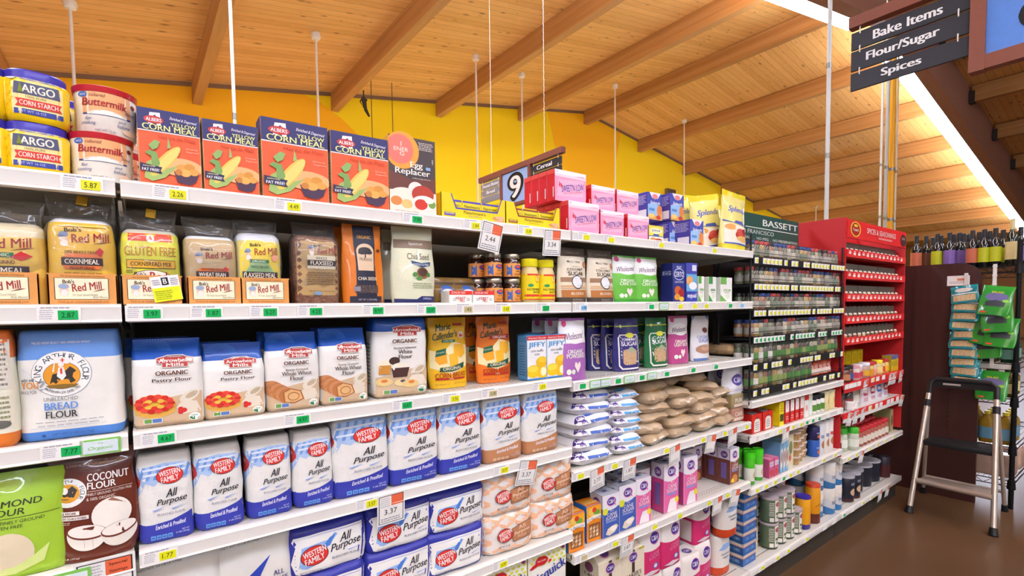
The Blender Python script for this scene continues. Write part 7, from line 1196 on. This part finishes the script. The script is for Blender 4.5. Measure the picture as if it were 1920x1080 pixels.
# ---------------------------------------------------------------- stepladder
lad = tag(mobj('stepladder', None), 'folding aluminium stepladder with black treads standing on the floor', 'stepladder'); lad.location = (4.65, -.35, 0)
m_al, m_bt = mat('#c9bdb0', .3, .6), mat('#18181b', .5)
P1, P2 = V((4.40, -.14, 0)), V((4.37, -.59, 0)); Q1, Q2 = V((4.955, -.085, 0)), V((4.955, -.555, 0)); T1, T2 = V((4.74, -.165, .93)), V((4.74, -.525, .93)); o_ = lad.location
def lt(nm, pts, rr, mt=m_al, par=lad, seg=8, sm=50):
    b = bmesh.new(); tube(b, [V(p)-o_ for p in pts], rr, seg); return mobj(nm, fin(nm, b, [mt], sm), par)
for s, (P_, T_, Q_) in enumerate(((P1, T1, Q1), (P2, T2, Q2))):
    d = (T_-P_); f = lt('front_leg', [P_+d*.03, P_+d*.9], .0165); lt('rubber_foot', [P_, P_+d*.05], [.026, .02], m_bt, f); lt('joint_collar', [P_+d*.8, P_+d*.85], .0215, m_bt, f)
    d = (T_*.93+P_*.07)-Q_; f = lt('rear_leg', [Q_+d*.04, Q_+d*.97], .0125); lt('rubber_foot', [Q_, Q_+d*.06], [.021, .016], m_bt, f)
d1, d2 = T1-P1, T2-P2
lt('top_handle', [P1+d1*.9, P1+d1*.985, P1+d1*1.01+V((0, -.03, .005)), P2+d2*1.01+V((0, .03, .005)), P2+d2*.985, P2+d2*.9], .0175, m_bt)
g1, g2 = P1+d1*.985+V((.005, -.02, 0)), P2+d2*.985+V((.005, .02, 0)); b = bmesh.new()
cube(b, .0, 0, 0, .012, (g1-g2).length, .045); bmesh.ops.rotate(b, verts=b.verts[:], cent=(0, 0, 0), matrix=Matrix.Rotation(0, 3, 'Z'))
mobj('top_panel', fin('top_panel', b, [m_bt], 30), lad, g2-o_-V((0, 0, .03))); b = carton(.1, .002, .014); bb = fin('rating_label', b, [mat('#b8b4ac')]*3, 0); q = mobj('rating_label', bb, lad, (g1+g2)/2-o_+V((-.004, .06, -.012))); q.rotation_euler.z = math.radians(90)
for z, dx, nm in ((.5, .2, 'upper'), (.225, .12, 'lower')):
    k = z/.93; a1, a2 = P1.lerp(T1, k), P2.lerp(T2, k); b = bmesh.new()
    if nm == 'upper': cube(b, a1.x-.01, a2.y+.012, z-.03, a1.x+dx, a1.y-.012, z+.006, 0, .006)
    else: tube(b, [a1+V((0, -.01, 0)), a2+V((0, .01, 0))], .02, 10); cube(b, a1.x, a2.y+.02, z-.016, a1.x+dx, a1.y-.02, z+.008, 0, .004)
    for v in b.verts: v.co -= o_
    mobj('tread', fin('tread', b, [m_bt if nm == 'upper' else m_al], 40), lad)
lt('rear_brace', [Q1.lerp(T1, .16), Q2.lerp(T2, .16)], .012)
# ---------------------------------------------------------------- aisle signs
m_fr, m_pn = mat('#8a5140', .6, bump=.2), mat('#33343a', .5)
def slabX(bm, x0, x1, Y0, Y1, zz0, zz1, mi=0, bev=0): cube(bm, x0, min(Y0, Y1), zz0, x1, max(Y0, Y1), zz1, mi, bev)
def xboard(par, nm, x, ya, yb, z0, z1, mt, art=None, th=.012):
    "board facing the aisle entrance (-x), ya is its left edge"
    W, H = ya-yb, z1-z0; b = carton(W, th, H, .001); o = mobj(nm, None, par)
    a = decal(b, art, W, H, flat=True) if art else None; me = fin(nm, b, [mt]*3, 0)
    o2 = bpy.data.objects.new(nm, me); COL.objects.link(o2); bpy.data.objects.remove(o); o = o2; o.name = nm; o.parent = par; o.location = (x, (ya+yb)/2, z0); o.rotation_euler.z = math.radians(-90)
    if a: mobj('lettering', a, o)
    return o
def aisle_sign(X, panels, num, barz, ya, yb, hang, label, numcol):
    r = tag(mobj('aisle_sign', None), label, 'sign', 'hanging aisle signs')
    for nm, (a, c, z0, z1) in (('top_bar', (ya, yb, barz, barz+.055)),)+tuple(('side_post', q) for q in num['posts'])+(('bottom_bar', num['bot']),):
        k_ = .003*('post' in nm); b = bmesh.new(); slabX(b, X-.025-k_, X+.025+k_, a, c, z0-k_, z1-k_, 0); mobj(nm, fin(nm, b, [m_fr], 0), r)
    for ya_, yb_, z0, z1, tx, mt in panels: xboard(r, 'text_panel', X-.006, ya_, yb_, z0, z1, mt, [('t', tx[0], tx[1], .5, tx[2], tx[3], '#f2f2f0', {'b': .026})] if tx else None)
    n = num; xboard(r, 'number_panel', X, n['a'], n['b'], n['z0'], n['z1'], mat(numcol, .5), [('t', n['t'], .5, .5, n.get('w', .34)+.09, n.get('h', .6)+.07, '#1f2024', {'b': .07}), ('t', n['t'], .5, .5, n.get('w', .34), n.get('h', .6), '#f4f2e6', {'b': .018})], th=.02)
    b = bmesh.new()
    for y in hang:
        k = 0; z = barz+.055
        while z < roofz(X)-.4 and k < 130: tube(b, [(X, y-.004*(k % 2), z), (X, y+.004*(k % 2), z+.034)], .003, 5); z += .036; k += 1
        tube(b, [(X, y, z), (X, y, roofz(X)-.01)], .003, 5)
    mobj('chain', fin('chain', b, [mat('#d8d2c0', .4)], 60), r)
    b = bmesh.new()
    for ya_, yb_, z0, z1, tx, mt in panels:
        for y in (ya_-.04, yb_+.04): tube(b, [(X-.014, y, z1-.012), (X-.016, y, z1+.008), (X-.014, y, z1+.022)], .003, 5)
    mobj('hanging_loop', fin('hanging_loop', b, [mat('#e6e2da')], 60), r); return r
XS = 3.05
def zy(px, py): p = onX(px, py, XS); return p.y, p.z
yl, yr = zy(1597, 120)[0], zy(1819.5, 60)[0]; zs = [(zy(1597, 98)[1], zy(1597, 66)[1]), (zy(1596, 137)[1], zy(1596, 101)[1]), (zy(1597, 173)[1], zy(1597, 141)[1])]
tx = [('Bake Items', .5, .58, .5), ('Flour/Sugar', .46, .62, .54), ('Spices', .46, .34, .54)]
yp = zy(1848, 110)[0]; zb_ = zy(1820, 139)[1]; zb2 = zy(1848, 105)[1]; nb = yp-(yl-yr)*1.0; barz = zy(1597, 57)[1]
aisle_sign(XS, [(yl, yr, a, c, t_, m_pn) for (a, c), t_ in zip(zs, tx)]+[(nb-(yr-yp)-.01, nb-(yr-yp)-.01-(yl-yr), a, c, None, m_pn) for a, c in zs], {'posts': [(yr-.002, yp, zb_, barz+.05), (nb, nb-(yr-yp), zb_, barz+.05)], 'bot': (yr, nb-(yr-yp), zb_, zb2), 'a': yp, 'b': nb, 'z0': zb2, 'z1': barz+.0, 't': '8', 'w': .34, 'h': .62}, barz, yl+.01, nb-(yr-yp)-.01-(yl-yr), (yl-.15, nb-.3), 'hanging brown framed aisle sign reading bake items, flour and sugar, spices', '#5f8fe0')
X9 = 3.2
def zy9(px, py): p = onX(px, py, X9); return p.y, p.z
L9, R9 = zy9(903, 335)[0], zy9(1054, 285)[0]; b9 = zy9(902, 344)[1]; pl1, pr1 = zy9(944, 350)[0], zy9(993, 330)[0]; m9 = mat('#8f9096', .5); dz9 = .052
aisle_sign(X9, [(L9-.0, pl1+.03, b9-.015-(k+1)*.075, b9-.015-k*.075-.008, (('Peanut Butter', .5, .8, .5), ('Bread', .5, .4, .5), None)[k], m9) for k in range(3)]+[(pr1-.04, R9, b9-.015-(k+1)*.08, b9-.015-k*.08-.008, (('Cereal', .45, .5, .55), None, None)[k], m_pn) for k in range(3)], {'posts': [(pl1+.03, pl1, b9-.34, b9+.02), (pr1, pr1-.035, b9-.34, b9+.02)], 'bot': (pl1+.03, pr1-.035, b9-.36, b9-.33), 'a': pl1, 'b': pr1, 'z0': b9-.33, 'z1': b9-.002, 't': '9', 'w': .38, 'h': .68}, b9, L9+.03, R9-.02, (zy9(922, 330)[0], zy9(1021, 300)[0]), 'smaller brown framed aisle sign with number nine beyond the top shelf', '#9dbdea')
